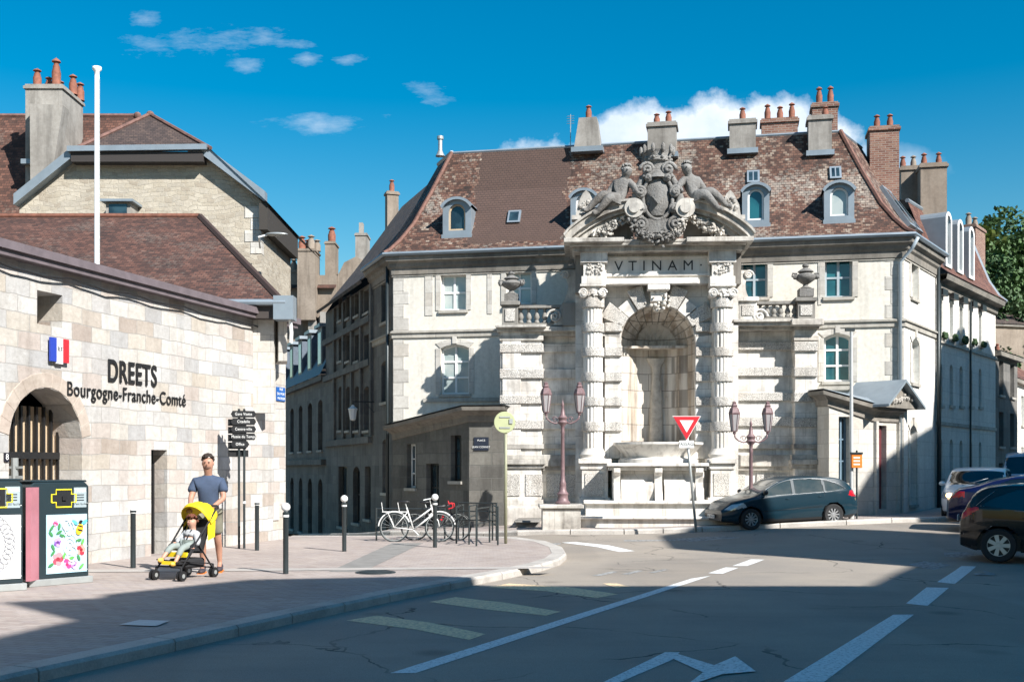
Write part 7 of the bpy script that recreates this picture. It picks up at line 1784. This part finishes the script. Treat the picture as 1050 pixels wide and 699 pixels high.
# teal hatchback
Lh = 4.3
top = [(-2.15, .62), (-2.12, .95), (-2.02, 1.08), (-1.80, 1.27), (-1.62, 1.39), (-1.2, 1.45), (-.6, 1.49), (0., 1.48), (.35, 1.42), (.85, 1.16), (1.18, .98), (1.5, .94), (1.85, .86), (2.05, .76), (2.15, .56)]
belt = [(-2.15, .6), (-2.0, .98), (-1.5, 1.0), (0, .95), (1.0, .90), (1.5, .84), (2.15, .5)]
sg_ = [[(1.0, .955), (.78, 1.13), (.42, 1.32), (.02, 1.38), (.02, .975)], [(-.07, .975), (-.07, 1.385), (-.62, 1.39), (-.95, 1.355), (-.98, 1.0)], [(-1.04, 1.005), (-1.02, 1.34), (-1.35, 1.25), (-1.62, 1.10), (-1.66, 1.06), (-1.2, 1.01)]]
def place(px, py, lx, ly, rz, sc):
    g = G(px, py, -KERB); c, s = math.cos(rz)*sc, math.sin(rz)*sc; x, y = g.x-(lx*c-ly*s), g.y-(lx*s+ly*c); return (x, y, rz, 1.3*sc)
def settle(o, p):
    x, y, rz, h = p; c, s = math.cos(rz), math.sin(rz); a, b = gz(x+c*h, y+s*h), gz(x-c*h, y-s*h)
    o.location = (x, y, (a+b)/2-KERB); o.rotation_mode = 'XYZ'; o.rotation_euler = (0, -math.atan2(a-b, 2*h), rz)
car('dark teal hatchback driving left past the fountain with silver wheels', 'car', place(771, 543, 1.32, .85, R(180+12), .885), R(180+12), paintm('teal_paint', (.005,.024,.038), .0, .4), top, belt, Lh, 1.76, (1.32, -1.28), .315, sg_, [(.42, 1.08), (-2.05, -1.62)],
    head=[(1.45, .68), (1.55, .80), (1.98, .74), (2.1, .62), (1.9, .60)], tail=[(-1.78, .86), (-1.85, 1.0), (-2.16, 1.0), (-2.16, .80), (-1.98, .82)], scale=.885, name='moving_car', rim='fine', glassm_='carglass2',
    trims=[([(1.1, .955), (0.5, .965), (-.5, .985), (-1.2, 1.0), (-1.7, 1.07)], 'window_trim'), ([(1.02, .97), (.78, 1.16), (.42, 1.345), (-.05, 1.41), (-.62, 1.41), (-1.1, 1.35), (-1.5, 1.21), (-1.7, 1.07)], 'window_trim'), ([(.0, .3), (-.02, .97)], 'door_seam'), ([(-1.0, .55), (-1.0, .98)], 'door_seam'), ([(1.0, .35), (1.02, .9)], 'door_seam'), ([(1.0, .52), (-.9, .58)], 'door_crease')],
    plate=(2.215, .42, 1, 'AB-250-DX'), shut=((-.02+.1, .84), (-.95, .87)), dirty=1)
# near black hatchback, seen from its rear left
top2 = [(-1.9, .62), (-1.88, .95), (-1.8, 1.15), (-1.62, 1.36), (-1.45, 1.44), (-1.0, 1.49), (-.3, 1.5), (.2, 1.45), (.8, 1.18), (1.15, .98), (1.6, .90), (1.8, .75), (1.9, .5)]
belt2 = [(-1.9, .6), (-1.85, 1.0), (-1.4, 1.02), (0, .94), (1.0, .88), (1.5, .82), (2.0, .5)]
sg2 = [[(.95, .93), (.7, 1.12), (.3, 1.34), (-.1, 1.39), (-.1, .95)], [(-.2, .955), (-.2, 1.395), (-.9, 1.385), (-1.35, 1.2), (-1.55, 1.07), (-.9, .98)]]
car('black hatchback parked nearest at the right edge, rear wheel and red lamp showing', 'car', place(1023, 578, -1.22, -.84, R(-25), 1.03), R(-25), paintm('black_car_paint', (.010,.009,.009), .0, .25), top2, belt2, 3.8, 1.74, (1.28, -1.22), .325, sg2, [(.3, 1.05), (-1.9, -1.5)],
    head=[(1.5, .7), (1.6, .82), (2.0, .7), (1.9, .6)], tail=[(-1.55, 1.0), (-1.60, 1.04), (-1.9, .98), (-1.95, .84), (-1.86, .80), (-1.74, .88)], scale=1.02, group='cars parked on the right', step=.025,
    trims=[([(1.0, .94), (0, .955), (-.9, .975), (-1.55, 1.06)], 'window_trim'), ([(-.15, .35), (-.15, .95)], 'door_seam'), ([(-1.84, .5), (-1.84, .8)], 'window_trim'), ([(-1.62, 1.06), (-1.45, 1.22), (-1.30, 1.34)], 'window_trim')], plate=(-1.97, .8, -1, 'CK-718-LR'), shut=((-.85, .84),))
# navy saloon behind it
top3 = [(-2.2, .6), (-2.15, 1.02), (-1.7, 1.1), (-1.2, 1.3), (-.7, 1.42), (-.1, 1.45), (.3, 1.38), (.85, 1.12), (1.2, .96), (1.8, .86), (2.1, .7), (2.2, .5)]
belt3 = [(-2.2, .55), (-2.05, 1.0), (-1.4, 1.0), (0, .93), (1.0, .88), (2.2, .5)]
car('navy blue car parked behind the black hatchback, its red tail lamp in shade', 'car', place(1012, 548, -1.3, -.84, R(-22), .95), R(-22), paintm('navy_paint', (.004,.007,.045), .1, .3), top3, belt3, 4.4, 1.78, (1.35, -1.3), .32, [[(.9, .93), (.3, 1.3), (-.1, 1.36), (-.1, .95)], [(-.2, .95), (-.2, 1.36), (-.75, 1.33), (-1.25, 1.12), (-1.3, 1.02)]], [(.35, 1.1), (-1.55, -.8)],
    tail=[(-1.85, .85), (-1.85, .98), (-2.2, .98), (-2.2, .8)], scale=.95, group='cars parked on the right', trims=[([(-1.9, 1.12), (-1.3, 1.32)], 'window_trim')])
# white estate coming down, van behind
topw = [(-2.1, .6), (-2.05, 1.2), (-1.9, 1.5), (-1.0, 1.56), (0, 1.55), (.4, 1.48), (.95, 1.1), (1.35, .98), (1.8, .9), (2.05, .75), (2.1, .5)]
beltw = [(-2.1, .6), (-1.9, 1.0), (0, .95), (1.0, .92), (2.1, .5)]
X, Y = at(1004, 31.4)
car('white car with one headlamp lit facing the square from the right street', 'car', (X, Y, gz(X, Y)-KERB), R(-118), paintm('white_car_paint', (.8,.8,.8), 0., .3), topw, beltw, 4.2, 1.8, (1.3, -1.25), .32, [[(.9, .96), (.35, 1.38), (-.1, 1.46), (-.1, .98)], [(-.2, .98), (-.2, 1.46), (-1.5, 1.42), (-1.6, 1.05)]], [(.42, 1.1), (-2.0, -1.85)],
    head=[(1.55, .68), (1.6, .86), (2.0, .8), (2.1, .62)], scale=.93, group='cars parked on the right', plate=(2.16, .42, 1, 'DM-402-BN'))
topv = [(-2.3, .6), (-2.28, 1.85), (-2.1, 1.95), (0, 1.98), (.9, 1.9), (1.45, 1.25), (2.1, 1.05), (2.3, .6)]
X, Y = at(1056, 35.5)
car('light blue delivery van behind the white car at the right edge', 'van', (X, Y, gz(X, Y)-KERB), R(-112), paintm('pale_blue_van', (.16,.28,.40), 0., .35), topv, [(-2.3, .6), (0, 1.15), (1.5, 1.1), (2.3, .6)], 4.6, 1.9, (1.5, -1.4), .34, [[(1.35, 1.2), (.9, 1.75), (.4, 1.8), (.4, 1.2)]], [(.95, 1.5)], head=[(1.8, .8), (1.8, .98), (2.3, .9), (2.3, .75)], scale=.95, name='parked_van', group=None)
wc = [o for o in COL.objects if o.get('label', '').startswith('white car with one')][0]
em = NT('lit_lamp'); em.set(Base_Color=(.8,.5,.2), Emission_Color=(1,.62,.25), Emission_Strength=6.); lm_ = MB(); lm_.ball((1.93, -.62, .74), (.10, .09, .075), 10, 7); lm_.build('headlight', em.m, wc, smooth=True); lm_ = MB(); lm_.ball((1.93, .62, .74), (.09, .09, .07), 10, 7); lm_.build('headlight', M['headlamp'], wc, smooth=True)
# ---------------------------------------------------------------- hill and its trees
mb = MB(); n = 24
hp = []
for j in range(9):
    for i in range(n):
        x = -10+i*9.; y = 96+j*16.; z = 4+14*sm(y, 90, 190)*sm(x, 20, 60)+2*math.sin(i*1.3+j)
        hp.append((x, y, z if j else -2))
mb.add(hp, [(j*n+i, j*n+i+1, (j+1)*n+i+1, (j+1)*n+i) for j in range(8) for i in range(n-1)])
o = mb.build('hill', plain('hill_grass', (.04,.07,.025), .9, 0, .4, .2), smooth=True); o['kind'] = 'structure'
def leafmat(name, a, b):
    t = NT(name); c = t.mix(t.ramp(t.noise(.8, 4, .6), [(.35, 0), (.65, 1)]), a, b)
    oi = t.n('ShaderNodeNewGeometry'); c = t.mix(t.math('MULTIPLY', oi.outputs['Random Per Island'], .6), c, (.015, .03, .012))
    t.set(Base_Color=c, Roughness=.7); return t.m
LM = [leafmat('leaf_dark', (.03,.08,.02), (.06,.13,.03)), leafmat('leaf_mid', (.05,.11,.028), (.09,.17,.045)), leafmat('leaf_yellow', (.13,.18,.035), (.2,.25,.05))]
def tree(px, py, D, w, mat, label, seed):
    rnd = random.Random(seed); X, Y = at(px, D); ztop = HC+(HZ-py)/FOC*D; zb = 4+14*sm(Y, 90, 190)*sm(X, 20, 60)-1
    t = thing('hill_tree', label, 'tree', (X, Y, zb), rnd.uniform(0, 6), group='trees on the hill')
    H_ = ztop-zb; tr = MB(); tr.tube([(0, 0, 0), (.2, .1, H_*.3), (0, .2, H_*.6)], [.5, .38, .2], 8)
    for k in range(6):
        a = rnd.uniform(0, 6.28); tr.tube([(0.1, 0.1, H_*(.3+.05*k)), (math.cos(a)*w*.6, math.sin(a)*w*.6, H_*(.5+.07*k))], [.18, .05], 5)
    tr.build('trunk', plain('bark', (.09,.07,.05), .9), t)
    cl = [(rnd.gauss(0, w*.42), rnd.gauss(0, w*.42), H_*rnd.uniform(.35, .98)) for _ in range(46)]
    vs = []; fs = []
    for cx, cy, cz in cl:
        taper = 1-max(0, (cz/H_-.6))*1.2; cx *= taper; cy *= taper; r = w*rnd.uniform(.16, .3)
        cz = min(cz, H_-r*.7)
        for _ in range(90):
            d = Vector((rnd.gauss(0, 1), rnd.gauss(0, 1), rnd.gauss(0, .8))).normalized()*r*rnd.uniform(.65, 1.08); p = Vector((cx, cy, cz))+d
            a = Vector((rnd.gauss(0, 1), rnd.gauss(0, 1), rnd.gauss(0, 1))).normalized(); b = a.orthogonal().normalized(); s = rnd.uniform(.16, .34)
            k = len(vs); vs += [p+a*s, p+b*s*.6, p-a*s, p-b*s*.6]; fs.append((k, k+1, k+2, k+3))
    m = MB(); m.add(vs, fs); m.build('crown', mat, t, recalc=False)
T = [(1002, 238, 104, 4.6, 2, 'yellow green tree at the left end of the wooded hill'), (1022, 216, 112, 6.2, 1, 'tall mid green tree just right of the yellow green one on the hill'),
     (1048, 206, 118, 7.2, 0, 'dark green tree rising highest on the hill at the right edge'), (1010, 262, 101, 4.6, 0, 'dark tree low on the hill beneath the yellow green one'),
     (1034, 250, 103, 5.4, 1, 'bushy mid green tree in the middle of the hillside'), (1060, 240, 105, 6, 0, 'dark tree cut off by the right edge on the hillside'),
     (1022, 285, 99.5, 4.0, 0, 'low dark tree right above the brown roofs'), (1046, 280, 100, 4.6, 1, 'low mid green tree above the roofs at the right edge'),
     (994, 262, 107, 3.6, 1, 'small mid green tree beside the red mansard roof')]
for i, (px, py, D, w, m, lb) in enumerate(T): tree(px, py, D, w, LM[m], lb, i+5)

# ---------------------------------------------------------------- the houses behind the camera side that shade the street
def block(name, label, pts, h, base=-.3, mat='plaster', rows=4, roof='roof_brown'):
    c = (sum(p[0] for p in pts)/len(pts), sum(p[1] for p in pts)/len(pts))
    t = thing(name, label, 'house', (*c, 0)); L = [(p[0]-c[0], p[1]-c[1]) for p in pts]
    MB().column(L, base, h).build('wall', M[mat], t)
    MB().column(offset_path([Vector(p) for p in L+[L[0]]], -.0)[:-1], h+.003, h+.25).build('roof', M['zinc'], t)
    for i in range(len(L)):
        a, b = Vector(L[i]), Vector(L[(i+1) % len(L)]); n = (b-a).length
        if n < 4: continue
        d = (b-a)/n; o = Vector((d.y, -d.x)); k = int(n/3.2)
        for r in range(rows):
            for j in range(k):
                s = n*(j+.5)/k; z = base+1.6+r*(h-1.5)/rows
                p = a+d*(s-.55)+o*.03; q = a+d*(s+.55)+o*.03
                w = MB(); w.add([(p.x, p.y, z), (q.x, q.y, z), (q.x, q.y, z+1.9), (p.x, p.y, z+1.9)]+[(u.x-o.x*.1, u.y-o.y*.1, zz) for u, zz in ((p, z), (q, z), (q, z+1.9), (p, z+1.9))], [(0,1,2,3), (0,4,5,1), (1,5,6,2), (2,6,7,3), (3,7,4,0)])
                w.build('window', M['glass'], t)
    return t
HB = 16.
LV = (math.sin(SUN_AZ)*COT, math.cos(SUN_AZ)*COT)
def castw(x, y, z): return (x+LV[0]*(HB-z), y+LV[1]*(HB-z))
def cast(px, py, z=0.):
    D = FOC*(HC-z)/(py-HZ); return castw((px-CX)/FOC*D, D, z)
def castf(fr, px, py): s, z = fr.sz(px, py); p = fr.w(s, 0, z); return castw(p.x, p.y, z)
A_ = [cast(462, 591.5, 0), cast(520, 602, -.12), cast(910, 602, -.12), cast(935, 588, -.1), cast(960, 577, -.1)]
south = A_+[(48, cast(960, 577, -.1)[1]), (48, -30), (6, -30), cast(-60, 672), cast(97, 636), cast(120, 628, 0), cast(10, 619.5), cast(112, 615, 0), cast(118, 611), cast(265, 595.5, 0)]
block('tall_townhouse', 'tall townhouse standing to the right behind the camera, its shadow lying over the street', south, HB)
mid = [cast(960, 577, -.1), cast(960, 562, -.05), cast(700, 561.5, -.05), cast(682, 553.5, -.05), cast(730, 546, 0), cast(985, 544.5, .25), (48, cast(985, 544.5, .25)[1]), (48, cast(960, 577, -.1)[1])]
block('tall_townhouse', 'tall townhouse at the corner of the right street shading the crossing', mid, HB)
east = [castf(FAX, 868, 533), castf(FAX, 893, 492), castf(FW, 929, 462), castf(FW, 956, 445), castf(FN, 959.5, 388), castf(FN, 966, 360), castf(FN, 973, 352), castf(FN, 977, 362), castf(FN, 982, 345), castf(FN, 989, 343), castf(FN, 992, 366), castf(FN, 1013, 356), (52, 38), (52, castf(FW, 950, 524)[1]), castf(FW, 950, 524)]
block('tall_townhouse', 'tall townhouse across the right street whose shadow climbs the white house', east, HB)
# ---------------------------------------------------------------- light, sky, camera
sun = bpy.data.lights.new('sun', 'SUN'); sun.energy = 5.0; sun.angle = R(.5); sun.color = (1, .965, .915)
so = bpy.data.objects.new('sun', sun); COL.objects.link(so)
sd = Vector((math.sin(SUN_AZ)*math.cos(SUN_EL), math.cos(SUN_AZ)*math.cos(SUN_EL), math.sin(SUN_EL)))
so.rotation_euler = sd.to_track_quat('Z', 'Y').to_euler(); so.location = sd*60
w = bpy.data.worlds.new('World'); scene.world = w; w.use_nodes = True; nt = w.node_tree; nt.nodes.clear()
def N(k, **kw):
    o = nt.nodes.new(k)
    for a, b in kw.items(): setattr(o, a, b)
    return o
def Lk(a, b): nt.links.new(a, b)
def mth(op, a, b=None, c=None, cl=False):
    o = N('ShaderNodeMath', operation=op, use_clamp=cl)
    for i, v in enumerate((a, b, c)):
        if v is None: continue
        if isinstance(v, bpy.types.NodeSocket): Lk(v, o.inputs[i])
        else: o.inputs[i].default_value = v
    return o.outputs[0]
sky = N('ShaderNodeTexSky', sky_type='NISHITA'); sky.sun_disc = False; sky.sun_elevation = SUN_EL; sky.sun_rotation = SUN_AZ
sky.air_density = 1.3; sky.dust_density = .35; sky.ozone_density = 2.5
hs = N('ShaderNodeHueSaturation'); hs.inputs['Saturation'].default_value = 1.7; hs.inputs['Hue'].default_value = .492; hs.inputs['Value'].default_value = 1.3; Lk(sky.outputs[0], hs.inputs['Color'])
tc = N('ShaderNodeTexCoord'); sp = N('ShaderNodeSeparateXYZ'); Lk(tc.outputs['Generated'], sp.inputs[0])
yy = mth('MAXIMUM', sp.outputs[1], .02)
u = mth('DIVIDE', sp.outputs[0], yy); v = mth('DIVIDE', sp.outputs[2], yy)     # clouds laid out by compass direction
cb = N('ShaderNodeCombineXYZ'); Lk(u, cb.inputs[0]); Lk(v, cb.inputs[1])
nz = N('ShaderNodeTexNoise'); nz.inputs['Scale'].default_value = 22; nz.inputs['Detail'].default_value = 9; nz.inputs['Roughness'].default_value = .62; Lk(cb.outputs[0], nz.inputs['Vector'])
nf = N('ShaderNodeTexNoise'); nf.inputs['Scale'].default_value = 9; nf.inputs['Detail'].default_value = 6; nf.inputs['Roughness'].default_value = .6; Lk(cb.outputs[0], nf.inputs['Vector'])
def puff(px, py, rx, ry):
    a = mth('DIVIDE', mth('SUBTRACT', u, (px-CX)/FOC), rx/FOC); b = mth('DIVIDE', mth('SUBTRACT', v, (HZ-py)/FOC), ry/FOC)
    return mth('SUBTRACT', 1., mth('SQRT', mth('ADD', mth('MULTIPLY', a, a), mth('MULTIPLY', b, b))))
def clouds(ps, namp, sharp, dens):
    m = None
    for p in ps: q = puff(*p); m = q if m is None else mth('MAXIMUM', m, q)
    m = mth('ADD', m, mth('MULTIPLY', mth('SUBTRACT', nz.outputs['Fac'], .5), namp))
    m = mth('MULTIPLY', m, sharp, cl=True); m = mth('MULTIPLY', m, dens)
    return mth('MULTIPLY', m, mth('GREATER_THAN', sp.outputs[1], .05))
cu = clouds([(650, 140, 58, 36), (700, 138, 62, 32), (745, 130, 54, 36), (785, 130, 64, 36), (850, 138, 34, 26), (700, 165, 200, 34)], 1.5, 2.4, .93)
wi = clouds([(930, 170, 46, 24), (900, 185, 45, 28)], 1.3, .9, .5)
nz_ = nz; mp_ = N('ShaderNodeMapping'); mp_.inputs['Scale'].default_value = (.8, 2.4, 1); Lk(cb.outputs[0], mp_.inputs[0]); nz = N('ShaderNodeTexNoise'); nz.inputs['Scale'].default_value = 26; nz.inputs['Detail'].default_value = 9; nz.inputs['Roughness'].default_value = .68; Lk(mp_.outputs[0], nz.inputs['Vector'])
sm_ = clouds([(155, 44, 26, 13), (222, 42, 66, 12), (330, 128, 50, 12), (440, 96, 22, 10), (252, 69, 14, 8), (145, 22, 18, 8), (358, 62, 14, 6), (300, 46, 30, 6), (316, 60, 12, 8)], 5.0, .6, .32)
tot = mth('MAXIMUM', mth('MAXIMUM', cu, wi), sm_, cl=True)
cc = N('ShaderNodeValToRGB'); cc.color_ramp.elements[0].position = .35; cc.color_ramp.elements[0].color = (7.6, 9.2, 11.2, 1); cc.color_ramp.elements[1].position = .68; cc.color_ramp.elements[1].color = (13, 13.4, 13.8, 1); Lk(nf.outputs['Fac'], cc.inputs[0])
mx = N('ShaderNodeMix', data_type='RGBA'); Lk(tot, mx.inputs[0]); Lk(hs.outputs[0], mx.inputs[6]); Lk(cc.outputs[0], mx.inputs[7])
bg = N('ShaderNodeBackground'); bg.inputs['Strength'].default_value = .05; Lk(mx.outputs[2], bg.inputs[0])
wo = N('ShaderNodeOutputWorld'); Lk(bg.outputs[0], wo.inputs[0])
cam = bpy.data.cameras.new('camera'); co = bpy.data.objects.new('camera', cam); COL.objects.link(co)
co.location = (0, 0, HC); co.rotation_euler = (math.pi/2, 0, 0); cam.sensor_width = 36; cam.lens = 36*FOC/1050
cam.shift_y = (HZ-349.5)/1050; cam.clip_end = 900; cam.clip_start = .1; scene.camera = co
scene.view_settings.view_transform = 'Standard'; scene.view_settings.look = 'None'; scene.view_settings.gamma = 1; scene.view_settings.use_curve_mapping = False
scene.view_settings.exposure = .93
scene.render.engine = 'CYCLES'; scene.cycles.use_denoising = True; scene.cycles.max_bounces = 6; scene.cycles.caustics_reflective = False; scene.cycles.caustics_refractive = False
